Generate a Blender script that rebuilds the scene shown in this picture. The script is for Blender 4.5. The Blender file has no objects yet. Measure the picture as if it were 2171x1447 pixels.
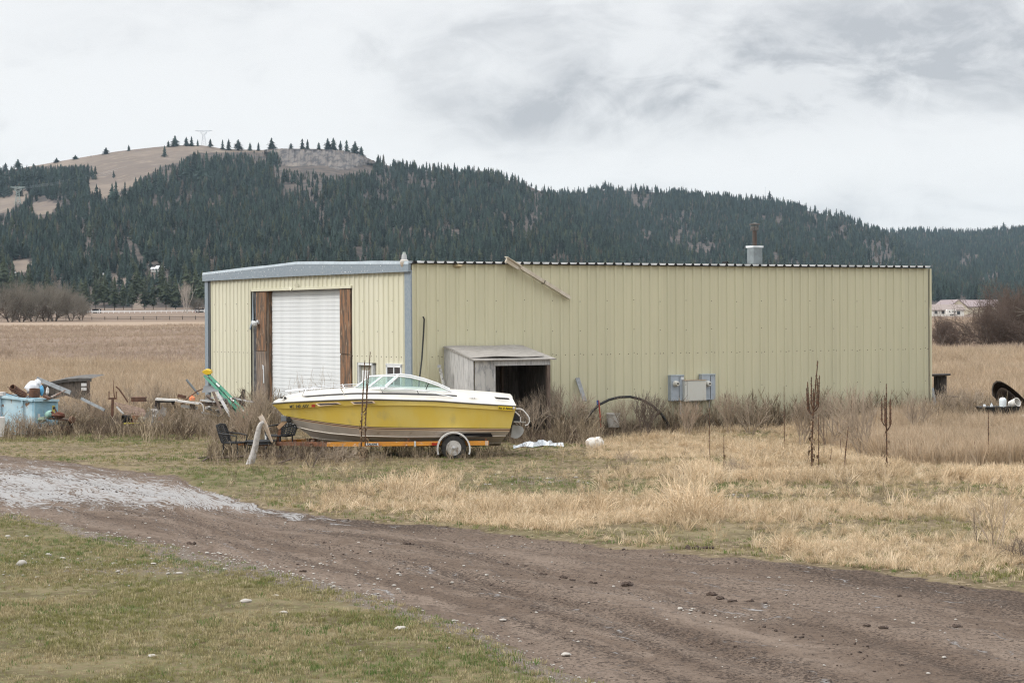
import bpy, math, random
import numpy as np
from mathutils import Vector, Matrix

random.seed(7); rng = np.random.default_rng(7)
sc = bpy.context.scene
C = sc.collection
PI = math.pi

# ---------------------------------------------------------------- camera
CAMZ, FPX, CX, HY, ROLL = 3.33, 4463.0, 1085.5, 672.0, 0.0057
cd = bpy.data.cameras.new('camera'); cam = bpy.data.objects.new('camera', cd); C.objects.link(cam)
cam.location = (0, 0, CAMZ); cam.rotation_euler = (PI / 2, ROLL, 0)
cd.sensor_fit = 'HORIZONTAL'; cd.sensor_width = 36.0; cd.lens = 36.0 * FPX / 2171.0
cd.shift_y = -(723.5 - HY) / 2171.0
cd.clip_start = 0.5; cd.clip_end = 20000
sc.camera = cam

# ---------------------------------------------------------------- world: overcast sky
SUN_AZ, SUN_EL = math.radians(-106), math.radians(40)      # azimuth measured from the view direction, minus = left
w = bpy.data.worlds.new('World'); sc.world = w; w.use_nodes = True
nt = w.node_tree; nt.nodes.clear()
def N(tree, typ, **kw):
    n = tree.nodes.new(typ)
    for k, v in kw.items():
        setattr(n, k, v)
    return n
class Nodes:
    """small arithmetic helper on a node tree"""
    def __init__(s, t): s.t = t
    def val(s, x, sock):
        if isinstance(x, (int, float)): sock.default_value = x
        elif isinstance(x, (tuple, list)): sock.default_value = x
        else: s.t.links.new(x, sock)
    def m(s, op, a, b=0.0, c=None, clamp=False):
        n = N(s.t, 'ShaderNodeMath', operation=op, use_clamp=clamp)
        s.val(a, n.inputs[0]); s.val(b, n.inputs[1])
        if c is not None: s.val(c, n.inputs[2])
        return n.outputs[0]
    def noise(s, vec, scale, detail=4, rough=.55, dist=0.0):
        n = N(s.t, 'ShaderNodeTexNoise'); s.t.links.new(vec, n.inputs['Vector'])
        n.inputs['Scale'].default_value = scale; n.inputs['Detail'].default_value = detail
        n.inputs['Roughness'].default_value = rough; n.inputs['Distortion'].default_value = dist
        return n.outputs[0]
    def ramp(s, x, lo, hi):
        n = N(s.t, 'ShaderNodeMapRange', interpolation_type='SMOOTHSTEP'); s.val(x, n.inputs[0])
        n.inputs[1].default_value = lo; n.inputs[2].default_value = hi
        return n.outputs[0]
    def mix(s, f, a, b, blend='MIX'):
        n = N(s.t, 'ShaderNodeMix', data_type='RGBA', blend_type=blend); s.val(f, n.inputs[0])
        for x, k in ((a, 6), (b, 7)):
            if isinstance(x, (tuple, list)): n.inputs[k].default_value = tuple(x[:3]) + (1,)
            else: s.t.links.new(x, n.inputs[k])
        return n.outputs[2]
    def attr(s, name):
        return N(s.t, 'ShaderNodeAttribute', attribute_name=name)
W = Nodes(nt)
out = N(nt, 'ShaderNodeOutputWorld'); bg = N(nt, 'ShaderNodeBackground'); bg.inputs['Strength'].default_value = 0.1
nt.links.new(bg.outputs[0], out.inputs[0])
sky = N(nt, 'ShaderNodeTexSky', sky_type='NISHITA', sun_disc=False, sun_elevation=SUN_EL, sun_rotation=SUN_AZ)
tc = N(nt, 'ShaderNodeTexCoord'); sp = N(nt, 'ShaderNodeSeparateXYZ'); nt.links.new(tc.outputs['Generated'], sp.inputs[0])
dx_, dy_, dz_ = sp.outputs
az = W.m('ARCTAN2', dx_, dy_); el = W.m('ARCSINE', dz_)
cv = N(nt, 'ShaderNodeCombineXYZ'); nt.links.new(az, cv.inputs[0]); nt.links.new(W.m('MULTIPLY', el, 2.1), cv.inputs[1])
n1 = W.noise(cv.outputs[0], 7.5, 9, .56, .5)
n2 = W.noise(cv.outputs[0], 24, 7, .6, .8)
nn = W.m('ADD', W.m('MULTIPLY', n1, .72), W.m('MULTIPLY', n2, .28))
grey = W.m('MULTIPLY', W.ramp(nn, .50, .68), .42)
for (a0, e0, sa, se, amp) in ((.075, .122, .10, .030, .62), (.165, .118, .085, .026, .80), (.235, .130, .06, .030, .55), (.015, .098, .06, .016, .75), (.125, .100, .06, .015, .75), (.19, .050, .07, .013, .5), (-.17, .14, .09, .02, .22), (.02, .145, .06, .016, .4)):
    q = W.m('ADD', W.m('POWER', W.m('ABSOLUTE', W.m('DIVIDE', W.m('SUBTRACT', az, a0), sa)), 2.0), W.m('POWER', W.m('ABSOLUTE', W.m('DIVIDE', W.m('SUBTRACT', el, e0), se)), 2.0))
    g = W.m('EXPONENT', W.m('MULTIPLY', q, -1.0))
    grey = W.m('ADD', grey, W.m('MULTIPLY', W.m('MULTIPLY', g, amp), W.m('ADD', .22, W.m('MULTIPLY', W.ramp(nn, .40, .58), .88))))
grey = W.m('MINIMUM', grey, 1.0)
cloud = W.mix(grey, (7.0, 7.05, 7.1), (3.95, 4.07, 4.3))
lum = W.m('ADD', 1.0, W.m('MULTIPLY', W.ramp(dz_, .14, 1.0), 1.45))          # overcast sky: brighter towards the zenith
cl2 = N(nt, 'ShaderNodeVectorMath', operation='SCALE'); nt.links.new(cloud, cl2.inputs[0]); nt.links.new(lum, cl2.inputs['Scale'])
nt.links.new(W.mix(.94, sky.outputs[0], cl2.outputs[0]), bg.inputs['Color'])

# ---------------------------------------------------------------- sun (soft, through cloud)
sl = bpy.data.lights.new('sun', 'SUN'); sun = bpy.data.objects.new('sun', sl); C.objects.link(sun)
sl.energy = 1.5; sl.angle = math.radians(18); sl.color = (1, .96, .9)
sd = Vector((math.sin(SUN_AZ) * math.cos(SUN_EL), math.cos(SUN_AZ) * math.cos(SUN_EL), math.sin(SUN_EL)))
sun.rotation_euler = sd.to_track_quat('Z', 'Y').to_euler(); sun.location = (0, 0, 300)
vs = sc.view_settings; vs.view_transform = 'Standard'; vs.look = 'None'; vs.exposure = 0.45; vs.gamma = 1; vs.use_curve_mapping = False
HAZE = 3.8e-5
cy = sc.cycles; cy.max_bounces = 5; cy.diffuse_bounces = 2; cy.glossy_bounces = 3; cy.transparent_max_bounces = 12; cy.volume_bounces = 0; cy.transmission_bounces = 4
cy.filter_width = 1.2; cy.use_denoising = True; cy.denoiser = 'OPENIMAGEDENOISE'; cy.denoising_input_passes = 'RGB_ALBEDO_NORMAL'; cy.denoising_prefilter = 'NONE'

# ---------------------------------------------------------------- measuring the photograph
CR, SR = math.cos(ROLL), math.sin(ROLL)
def ray(px, py):
    a, b = (px - CX) / FPX, -(py - HY) / FPX
    return a * CR + b * SR, -a * SR + b * CR
def P(px, py, Y):
    x, z = ray(px, py); return Vector((x * Y, Y, CAMZ + z * Y))
def G(px, py, z0=0.0):
    x, z = ray(px, py); Y = (z0 - CAMZ) / z; return Vector((x * Y, Y, z0))
def proj(X, Y, Z):
    Y = np.maximum(Y, .01)
    a, b = X / Y, (Z - CAMZ) / Y
    return CX + FPX * (a * CR - b * SR), HY - FPX * (a * SR + b * CR)

# ---------------------------------------------------------------- value noise
_perm = np.random.default_rng(3).random((256, 256))
def vnoise(x, y):
    x = np.asarray(x, float); y = np.asarray(y, float)
    xi = np.floor(x).astype(int); yi = np.floor(y).astype(int); fx = x - xi; fy = y - yi
    fx = fx * fx * (3 - 2 * fx); fy = fy * fy * (3 - 2 * fy)
    g = lambda i, j: _perm[i & 255, j & 255]
    return (g(xi, yi) * (1 - fx) + g(xi + 1, yi) * fx) * (1 - fy) + (g(xi, yi + 1) * (1 - fx) + g(xi + 1, yi + 1) * fx) * fy
def fbm(x, y, o=4):
    s, a, t = 0, 1, 0
    for i in range(o):
        s = s + a * vnoise(x * 2 ** i + 17.3 * i, y * 2 ** i + 5.1 * i); t += a; a *= .5
    return s / t
def sstep(x, a, b):
    t = np.clip((x - a) / (b - a), 0, 1); return t * t * (3 - 2 * t)

# ---------------------------------------------------------------- materials
MATS = {}
def mat(name, col, rough=.7, metal=0.0, col2=None, scale=6.0, lo=.4, hi=.65, detail=6, bump=0.0, bscale=None, stretch=None, rnd=0.0, spec=.4, coat=0.0, col3=None, scale3=30.0, lo3=.6, hi3=.7, trans=0.0):
    """principled material; col2 is mixed in by a noise of its own, col3 by a finer one (wear, rust, dirt)"""
    if name in MATS: return MATS[name]
    m = bpy.data.materials.new(name); m.use_nodes = True; t = m.node_tree; H = Nodes(t)
    b = t.nodes['Principled BSDF']
    b.inputs['Roughness'].default_value = rough; b.inputs['Metallic'].default_value = metal
    b.inputs['Specular IOR Level'].default_value = spec; b.inputs['Coat Weight'].default_value = coat
    tcn = N(t, 'ShaderNodeTexCoord'); vec = tcn.outputs['Object']
    if stretch:
        mp = N(t, 'ShaderNodeMapping'); t.links.new(vec, mp.inputs[0]); mp.inputs['Scale'].default_value = stretch; vec = mp.outputs[0]
    c = None
    if col2 is not None:
        f = H.ramp(H.noise(vec, scale, detail), lo, hi); c = H.mix(f, col, col2)
    if col3 is not None:
        f = H.ramp(H.noise(vec, scale3, detail), lo3, hi3); c = H.mix(f, c if c is not None else col, col3)
    if rnd > 0:
        oi = N(t, 'ShaderNodeObjectInfo'); hs = N(t, 'ShaderNodeHueSaturation')
        t.links.new(H.m('ADD', 1 - rnd, H.m('MULTIPLY', oi.outputs['Random'], 2 * rnd)), hs.inputs['Value'])
        if c is not None: t.links.new(c, hs.inputs['Color'])
        else: hs.inputs['Color'].default_value = tuple(col) + (1,)
        c = hs.outputs[0]
    if c is not None: t.links.new(c, b.inputs['Base Color'])
    else: b.inputs['Base Color'].default_value = tuple(col) + (1,)
    if bump > 0:
        bn = N(t, 'ShaderNodeBump'); bn.inputs['Strength'].default_value = 1.0; bn.inputs['Distance'].default_value = bump
        t.links.new(H.noise(vec, bscale or scale, 5), bn.inputs['Height']); t.links.new(bn.outputs[0], b.inputs['Normal'])
    if trans > 0:
        tr = N(t, 'ShaderNodeBsdfTranslucent'); mx = N(t, 'ShaderNodeMixShader'); mx.inputs[0].default_value = trans
        if c is not None: t.links.new(c, tr.inputs[0])
        else: tr.inputs[0].default_value = tuple(col) + (1,)
        o = t.nodes['Material Output']; t.links.new(b.outputs[0], mx.inputs[1]); t.links.new(tr.outputs[0], mx.inputs[2]); t.links.new(mx.outputs[0], o.inputs[0])
    MATS[name] = m
    return m

# ---------------------------------------------------------------- mesh helper
class MB:
    def __init__(s): s.v = []; s.f = []
    def add(s, vs, fs):
        k = len(s.v); s.v += [tuple(p) for p in vs]; s.f += [tuple(i + k for i in f) for f in fs]; return s
    def hexa(s, p):
        return s.add(p, [(0, 3, 2, 1), (4, 5, 6, 7), (0, 1, 5, 4), (1, 2, 6, 5), (2, 3, 7, 6), (3, 0, 4, 7)])
    def box(s, x0, x1, y0, y1, z0, z1):
        return s.hexa([(x0, y0, z0), (x1, y0, z0), (x1, y1, z0), (x0, y1, z0), (x0, y0, z1), (x1, y0, z1), (x1, y1, z1), (x0, y1, z1)])
    def beam(s, p, q, w, h, up=(0, 0, 1)):
        p, q = Vector(p), Vector(q); d = (q - p).normalized(); u = Vector(up)
        if abs(d.dot(u)) > .97: u = Vector((0, 1, 0))
        a = d.cross(u).normalized() * w / 2; b = a.cross(d).normalized() * h / 2
        return s.hexa([p - a - b, p + a - b, q + a - b, q - a - b, p - a + b, p + a + b, q + a + b, q - a + b])
    def tube(s, pts, r, n=6, r2=None, caps=True):
        pts = [Vector(p) for p in pts]; m = len(pts); k0 = len(s.v); u = None
        for i, p in enumerate(pts):
            d = (pts[min(i + 1, m - 1)] - pts[max(i - 1, 0)]); d = d.normalized() if d.length > 1e-9 else Vector((0, 0, 1))
            if u is None: u = d.cross(Vector((0, 0, 1)) if abs(d.z) < .9 else Vector((1, 0, 0))).normalized()
            else:
                u = u - d * u.dot(d); u = u.normalized() if u.length > 1e-6 else d.orthogonal().normalized()
            w_ = d.cross(u)
            if isinstance(r, (list, tuple)): rr = r[i]
            else: rr = r if r2 is None else r + (r2 - r) * i / max(1, m - 1)
            for j in range(n):
                a = 2 * PI * j / n; s.v.append(tuple(p + u * (rr * math.cos(a)) + w_ * (rr * math.sin(a))))
        for i in range(m - 1):
            for j in range(n):
                a, b = k0 + i * n + j, k0 + i * n + (j + 1) % n; s.f.append((a, b, b + n, a + n))
        if caps and n > 2:
            s.f.append(tuple(k0 + j for j in range(n))[::-1]); s.f.append(tuple(k0 + (m - 1) * n + j for j in range(n)))
        return s
    def cyl(s, p, q, r, n=12, r2=None): return s.tube([p, q], r, n, r2)
    def lathe(s, prof, n=16, o=(0, 0, 0), axis=(0, 0, 1), sx=1.0):
        ax = Vector(axis).normalized(); u = ax.orthogonal().normalized(); w_ = ax.cross(u); o = Vector(o); k0 = len(s.v)
        for (r, z) in prof:
            for j in range(n):
                a = 2 * PI * j / n; s.v.append(tuple(o + ax * z + u * (r * math.cos(a) * sx) + w_ * (r * math.sin(a))))
        for i in range(len(prof) - 1):
            for j in range(n):
                a, b = k0 + i * n + j, k0 + i * n + (j + 1) % n; s.f.append((a, b, b + n, a + n))
        if prof[0][0] > 1e-6: s.f.append(tuple(k0 + j for j in range(n))[::-1])
        if prof[-1][0] > 1e-6: s.f.append(tuple(k0 + (len(prof) - 1) * n + j for j in range(n)))
        return s
    def prism(s, poly, off):
        """polygon (3-D points) extruded by the vector off"""
        n = len(poly); o = Vector(off); a = [Vector(p) for p in poly]; b = [p + o for p in a]
        return s.add(a + b, [tuple(range(n))[::-1], tuple(range(n, 2 * n))] + [(i, (i + 1) % n, n + (i + 1) % n, n + i) for i in range(n)])
    def strip(s, A, B):
        n = len(A); return s.add(list(A) + list(B), [(i, i + 1, n + i + 1, n + i) for i in range(n - 1)])
    def lump(s, c, rx, ry, rz, n=8, m=6, seed=0, amp=.25):
        r0 = random.Random(seed); k0 = len(s.v); c = Vector(c)
        for i in range(m + 1):
            th = PI * i / m
            for j in range(n):
                ph = 2 * PI * j / n; k = 1 + amp * (r0.random() - .5) * 2
                s.v.append((c.x + rx * k * math.sin(th) * math.cos(ph), c.y + ry * k * math.sin(th) * math.sin(ph), c.z + rz * k * math.cos(th)))
        for i in range(m):
            for j in range(n):
                a, b = k0 + i * n + j, k0 + i * n + (j + 1) % n; s.f.append((a, a + n, b + n, b))
        return s
    def mesh(s, name, m=None, smooth=False):
        me = bpy.data.meshes.new(name); me.from_pydata(s.v, [], s.f); me.update()
        if m: me.materials.append(m)
        if smooth:
            me.polygons.foreach_set('use_smooth', [True] * len(me.polygons))
            if smooth != 'all':
                try: me.set_sharp_from_angle(angle=math.radians(40))
                except Exception: pass
        return me
    def build(s, name, m, parent=None, smooth=False, world=True, label=None):
        """world=True: the vertices are world coordinates, brought into the parent's frame"""
        if parent is not None and world:
            r = parent
            while r.parent: r = r.parent
            inv = r.matrix_basis.inverted(); s.v = [tuple(inv @ Vector(p)) for p in s.v]
        o = bpy.data.objects.new(name, s.mesh(name, m, smooth)); C.objects.link(o)
        if parent is not None: o.parent = parent
        if label: o['label'] = label
        return o
def tag(o, label, cat, group=None):
    o['label'] = label; o['category'] = cat
    if group: o['group'] = group
    return o
def thing(name, label, cat, loc=(0, 0, 0), rz=0.0, group=None):
    o = bpy.data.objects.new(name, None); C.objects.link(o); o.matrix_basis = Matrix.Translation(Vector(loc)) @ Matrix.Rotation(rz, 4, 'Z')
    o.empty_display_size = .2
    return tag(o, label, cat, group)
def solo(mb, name, m, label, cat, group=None, smooth=False):
    """a thing that is one mesh, its origin at its base"""
    vv = np.array(mb.v); c = Vector((float(vv[:, 0].mean()), float(vv[:, 1].mean()), float(vv[:, 2].min())))
    mb.v = [tuple(Vector(p) - c) for p in mb.v]
    o = mb.build(name, m, None, smooth, False); o.location = c
    return tag(o, label, cat, group)
def dup(root, mtx, label=None, group=None):
    r = root.copy(); C.objects.link(r); r.matrix_basis = mtx
    if label: r['label'] = label
    if group: r['group'] = group
    for ch in root.children:
        c = ch.copy(); C.objects.link(c); c.parent = r
        for g in ch.children:
            d = g.copy(); C.objects.link(d); d.parent = c
    return r
def grime(m, col, z0, z1, amt, scale=5):
    """splashed dirt on the lowest part of a wall, ragged at its upper edge"""
    t = m.node_tree; H = Nodes(t); b = t.nodes['Principled BSDF']; lk = b.inputs['Base Color'].links[0]; src = lk.from_socket
    tcn = N(t, 'ShaderNodeTexCoord'); sx_ = N(t, 'ShaderNodeSeparateXYZ'); t.links.new(tcn.outputs['Object'], sx_.inputs[0])
    f = H.m('SUBTRACT', 1.0, H.ramp(H.m('ADD', sx_.outputs[2], H.m('MULTIPLY', H.m('SUBTRACT', H.noise(tcn.outputs['Object'], scale, 6, .65), .5), z1 * 1.2)), z0, z1))
    t.links.new(H.mix(H.m('MULTIPLY', f, amt), src, col), b.inputs['Base Color'])
def structure(o): o['kind'] = 'structure'; return o
def text(body, size, m, parent, mtx, name='lettering', shear=0.0, depth=.001):
    cu = bpy.data.curves.new(name, 'FONT'); cu.body = body; cu.size = size; cu.shear = shear; cu.extrude = depth; cu.offset = size * .035; cu.align_x = 'CENTER'; cu.align_y = 'CENTER'
    cu.materials.append(m)
    tmp = bpy.data.objects.new(name, cu); C.objects.link(tmp); dg = bpy.context.evaluated_depsgraph_get()
    me = bpy.data.meshes.new_from_object(tmp.evaluated_get(dg)); bpy.data.objects.remove(tmp)
    me.materials.clear(); me.materials.append(m)
    o = bpy.data.objects.new(name, me); C.objects.link(o)
    r = parent
    while r.parent: r = r.parent
    o.parent = parent; o.matrix_basis = r.matrix_basis.inverted() @ mtx
    return o

# ---------------------------------------------------------------- instanced ground cover (kind = stuff)
def scatter(name, pts, rot, scl, idx, variants, mats=None):
    """one object: a cloud of points that geometry nodes fill with copies of the variant meshes"""
    n = len(pts); me = bpy.data.meshes.new(name); me.vertices.add(n)
    me.vertices.foreach_set('co', np.asarray(pts, np.float32).ravel())
    a = me.attributes.new('rot', 'FLOAT_VECTOR', 'POINT'); a.data.foreach_set('vector', np.asarray(rot, np.float32).ravel())
    a = me.attributes.new('scl', 'FLOAT_VECTOR', 'POINT'); a.data.foreach_set('vector', np.asarray(scl, np.float32).ravel())
    a = me.attributes.new('idx', 'INT', 'POINT'); a.data.foreach_set('value', np.asarray(idx, np.int32))
    o = bpy.data.objects.new(name, me); C.objects.link(o); o['kind'] = 'stuff'
    g = bpy.data.node_groups.new(name, 'GeometryNodeTree')
    g.interface.new_socket('Geometry', in_out='INPUT', socket_type='NodeSocketGeometry'); g.interface.new_socket('Geometry', in_out='OUTPUT', socket_type='NodeSocketGeometry')
    gi = g.nodes.new('NodeGroupInput'); go = g.nodes.new('NodeGroupOutput'); jn = g.nodes.new('GeometryNodeJoinGeometry')
    def na(nm, dt):
        x = g.nodes.new('GeometryNodeInputNamedAttribute'); x.data_type = dt; x.inputs['Name'].default_value = nm; return x.outputs[0]
    er = g.nodes.new('FunctionNodeEulerToRotation'); g.links.new(na('rot', 'FLOAT_VECTOR'), er.inputs[0])
    sclo = na('scl', 'FLOAT_VECTOR'); ido = na('idx', 'INT')
    for k, vo in enumerate(variants):
        cmp_ = g.nodes.new('FunctionNodeCompare'); cmp_.data_type = 'INT'; cmp_.operation = 'EQUAL'
        g.links.new(ido, cmp_.inputs['A'] if False else cmp_.inputs[2]); cmp_.inputs[3].default_value = k
        oi = g.nodes.new('GeometryNodeObjectInfo'); oi.inputs['Object'].default_value = vo; oi.transform_space = 'ORIGINAL'
        ip = g.nodes.new('GeometryNodeInstanceOnPoints')
        g.links.new(gi.outputs[0], ip.inputs['Points']); g.links.new(cmp_.outputs[0], ip.inputs['Selection'])
        g.links.new(oi.outputs['Geometry'], ip.inputs['Instance']); g.links.new(er.outputs[0], ip.inputs['Rotation']); g.links.new(sclo, ip.inputs['Scale'])
        g.links.new(ip.outputs[0], jn.inputs[0])
    g.links.new(jn.outputs[0], go.inputs[0])
    md = o.modifiers.new('scatter', 'NODES'); md.node_group = g
    return o
def source(name, mb, m, smooth=False):
    return bpy.data.objects.new(name, mb.mesh(name, m, smooth))      # not linked to the scene: only a shape to copy
# ================================================================ GROUND AND ROAD
FAR_EDGE = [(-3000, 900), (-800, 930), (0, 962), (200, 986), (370, 1006), (430, 1036), (560, 1072), (700, 1092), (900, 1110), (1100, 1133), (1300, 1158), (1500, 1180), (1700, 1196), (1900, 1216), (2171, 1252), (3500, 1450)]
NEAR_EDGE = [(-3000, 950), (-800, 1040), (0, 1084), (100, 1100), (200, 1128), (350, 1152), (500, 1188), (600, 1214), (700, 1236), (800, 1262), (900, 1292), (1000, 1328), (1100, 1376), (1200, 1422), (1290, 1450), (1500, 1560), (2000, 1900), (4000, 3600)]
def pl(tab, x): return np.interp(x, [p[0] for p in tab], [p[1] for p in tab])
def gauss2(px, py, cx, cy, sx, sy): return np.exp(-((px - cx) / sx) ** 2 - ((py - cy) / sy) ** 2)

def base_h(X, Y):
    """the lie of the land: flat yard, then a field that climbs gently to a crest and the valley floor"""
    ang = X / np.maximum(np.abs(Y), 1.0)
    u = sstep(ang, -.13, .19)
    L = np.interp(Y, [0, 100, 300, 450, 1000, 1200, 1500], [0, 0, 2.25, 2.75, 6.1, 10, 13])
    R = np.interp(Y, [0, 100, 145, 230, 285, 900, 1200, 1500], [0, 0, .5, 1.8, 2.6, 2.6, 7, 12])
    h = L * (1 - u) + R * u
    return h
def ground_h(X, Y):
    X = np.asarray(X, float); Y = np.asarray(Y, float)
    h = base_h(X, Y)
    far = sstep(Y, 62, 110)
    h = h + (fbm(X * .35, Y * .35, 4) - .5) * .10 * (1 - far) + (fbm(X * .05 + 9, Y * .05, 4) - .5) * .9 * far * (1 - .6 * sstep(Y, 300, 700))
    px, py = proj(X, Y, np.zeros_like(X))
    fe, ne = pl(FAR_EDGE, px), pl(NEAR_EDGE, px)
    t = np.clip((py - fe) / np.maximum(ne - fe, 1), -1, 2)
    rd = sstep(t, -.04, .06) * (1 - sstep(t, .9, 1.06)) * (Y < 62) * (Y > 10)
    wob = (fbm(X * .25, Y * .25, 3) - .5) * .10
    rut = (-.03 * np.exp(-((t - .22 + wob) / .03) ** 2) - .034 * np.exp(-((t - .45 + wob) / .03) ** 2) - .02 * np.exp(-((t - .66 + wob) / .025) ** 2) + .014 * np.exp(-((t - .35 + wob) / .05) ** 2) + .012 * np.exp(-((t - .55 + wob) / .04) ** 2)) * (.35 + 1.2 * vnoise(X * .4 + 3, t * 9))
    rough = (fbm(X * 5, Y * 5, 3) - .5) * .035 + (fbm(t * 60, X * .8, 3) - .5) * .03
    h = h + rd * (rut - .05 + rough) + (1 - rd) * (fbm(X * 3, Y * 3, 3) - .5) * .03 * (1 - far)
    wet = gauss2(px, py, 60, 1030, 520, 52) * rd
    return h - .02 * wet

xs = np.concatenate([-16 - np.geomspace(.15, 2600, 46)[::-1], np.arange(-16, 16.01, .115), 16 + np.geomspace(.15, 2600, 46)])
ys = np.concatenate([np.linspace(-400, 12, 14), np.arange(13, 60.01, .115), 60 + np.geomspace(.13, 1420, 170)])
GX, GY = np.meshgrid(xs, ys)                                # rows = Y
GZ = ground_h(GX, GY)
gpx, gpy = proj(GX, GY, GZ * 0)
gfe, gne = pl(FAR_EDGE, gpx), pl(NEAR_EDGE, gpx)
inr = (GY > 12.5) & (GY < 62)
edge_n = (fbm(GX * 1.6, GY * 1.6, 4) - .5)
sc_px = FPX / np.maximum(GY, 5)                             # photo pixels per metre
vpx = sc_px * 3.33 / np.maximum(GY, 5)                      # photo rows per metre of depth
d_far = (gpy - gfe) / np.maximum(vpx, .1) + edge_n * 1.0     # metres inside the far edge
d_near = (gne - gpy) / np.maximum(vpx, .1) + edge_n * 1.2
road = sstep(np.minimum(d_far, d_near), -.28, .28) * inr
wc_ = np.interp(gpx, [-400, 0, 200, 400, 600, 760], [1030, 1026, 1028, 1046, 1078, 1104]); ww_ = np.interp(gpx, [-400, 0, 200, 400, 600, 760], [46, 44, 36, 24, 13, 6]); wi_ = np.interp(gpx, [-400, 0, 350, 520, 660, 800], [1, 1, 1, .85, .55, 0])
wetm = np.clip(1.15 * wi_ * np.exp(-((gpy - wc_) / ww_) ** 2) + gauss2(gpx, gpy, 1560, 1285, 120, 10) * .25, 0, 1) * road
shoulder = np.clip(np.exp(-((d_near + .6) / .9) ** 2) * (gpx < 1250) + np.exp(-((d_far + .25) / .35) ** 2) * .5 + gauss2(gpx, gpy, 1140, 1020, 90, 12) + gauss2(gpx, gpy, 1580, 1052, 45, 9) * .9 + gauss2(gpx, gpy, 250, 945, 330, 13) * .55 + gauss2(gpx, gpy, 330, 1200, 480, 28) * .8, 0, 1) * inr
green = np.clip(gauss2(gpx, gpy, 1300, 1036, 330, 15) * .8 + gauss2(gpx, gpy, 480, 1015, 190, 26) * .7 + gauss2(gpx, gpy, 900, 1003, 200, 26) * .45 + (gpy > gne - 5) * .55 + gauss2(gpx, gpy, 260, 930, 260, 14) * .4 + gauss2(gpx, gpy, 1500, 1130, 900, 12) * .35, 0, 1) * inr * (.45 + 1.1 * fbm(GX * .9, GY * .9, 4))
near_m = (1 - sstep(GY, 62, 70))
tt_ = np.clip((gpy - gfe) / np.maximum(gne - gfe, 1), -1, 2); tw = tt_ + (fbm(GX * .25, GY * .25, 3) - .5) * .10
bq = lambda c, s_: np.exp(-((tw - c) / s_) ** 2)
churn = np.clip(1.0 * bq(.03, .06) + .9 * bq(.23, .035) + .9 * bq(.43, .05) + .75 * bq(.56, .03) + .6 * bq(.70, .04) - .8 * bq(.33, .035) - .6 * bq(.14, .03) - .7 * bq(.63, .03) - .6 * bq(.86, .06), -1, 1) * (.05 + 1.05 * sstep(fbm(tw * 14, GX * .45, 4), .32, .66)) * .75
# faces: road cells and the rest share one sheet of vertices, split into two objects
ny, nx = GX.shape
ids = np.arange(nx * ny).reshape(ny, nx)
quads = np.stack([ids[:-1, :-1], ids[:-1, 1:], ids[1:, 1:], ids[1:, :-1]], -1).reshape(-1, 4)
rc = ((road[:-1, :-1] + road[1:, 1:] + road[:-1, 1:] + road[1:, :-1]) / 4 > .5).ravel()
COORD = np.stack([GX, GY, GZ], -1).reshape(-1, 3)
def grid_mesh(name, fsel, mats):
    q = quads[fsel]; used, invq = np.unique(q.ravel(), return_inverse=True)
    me = bpy.data.meshes.new(name); me.vertices.add(len(used)); me.vertices.foreach_set('co', COORD[used].astype(np.float32).ravel())
    me.loops.add(len(q) * 4); me.loops.foreach_set('vertex_index', invq.astype(np.int32)); me.polygons.add(len(q))
    me.polygons.foreach_set('loop_start', np.arange(0, len(q) * 4, 4, dtype=np.int32)); me.update(calc_edges=True)
    me.polygons.foreach_set('use_smooth', np.ones(len(q), bool))
    for nm, arr in (('road', road), ('wet', wetm), ('gravelly', shoulder), ('green', green), ('yard', near_m * np.ones_like(GX)), ('across', np.clip(d_far, -30, 30)), ('churn', churn)):
        a = me.attributes.new(nm, 'FLOAT', 'POINT'); a.data.foreach_set('value', arr.ravel()[used].astype(np.float32))
    me.materials.append(mats); me.validate()
    o = bpy.data.objects.new(name, me); C.objects.link(o); return structure(o)

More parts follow.
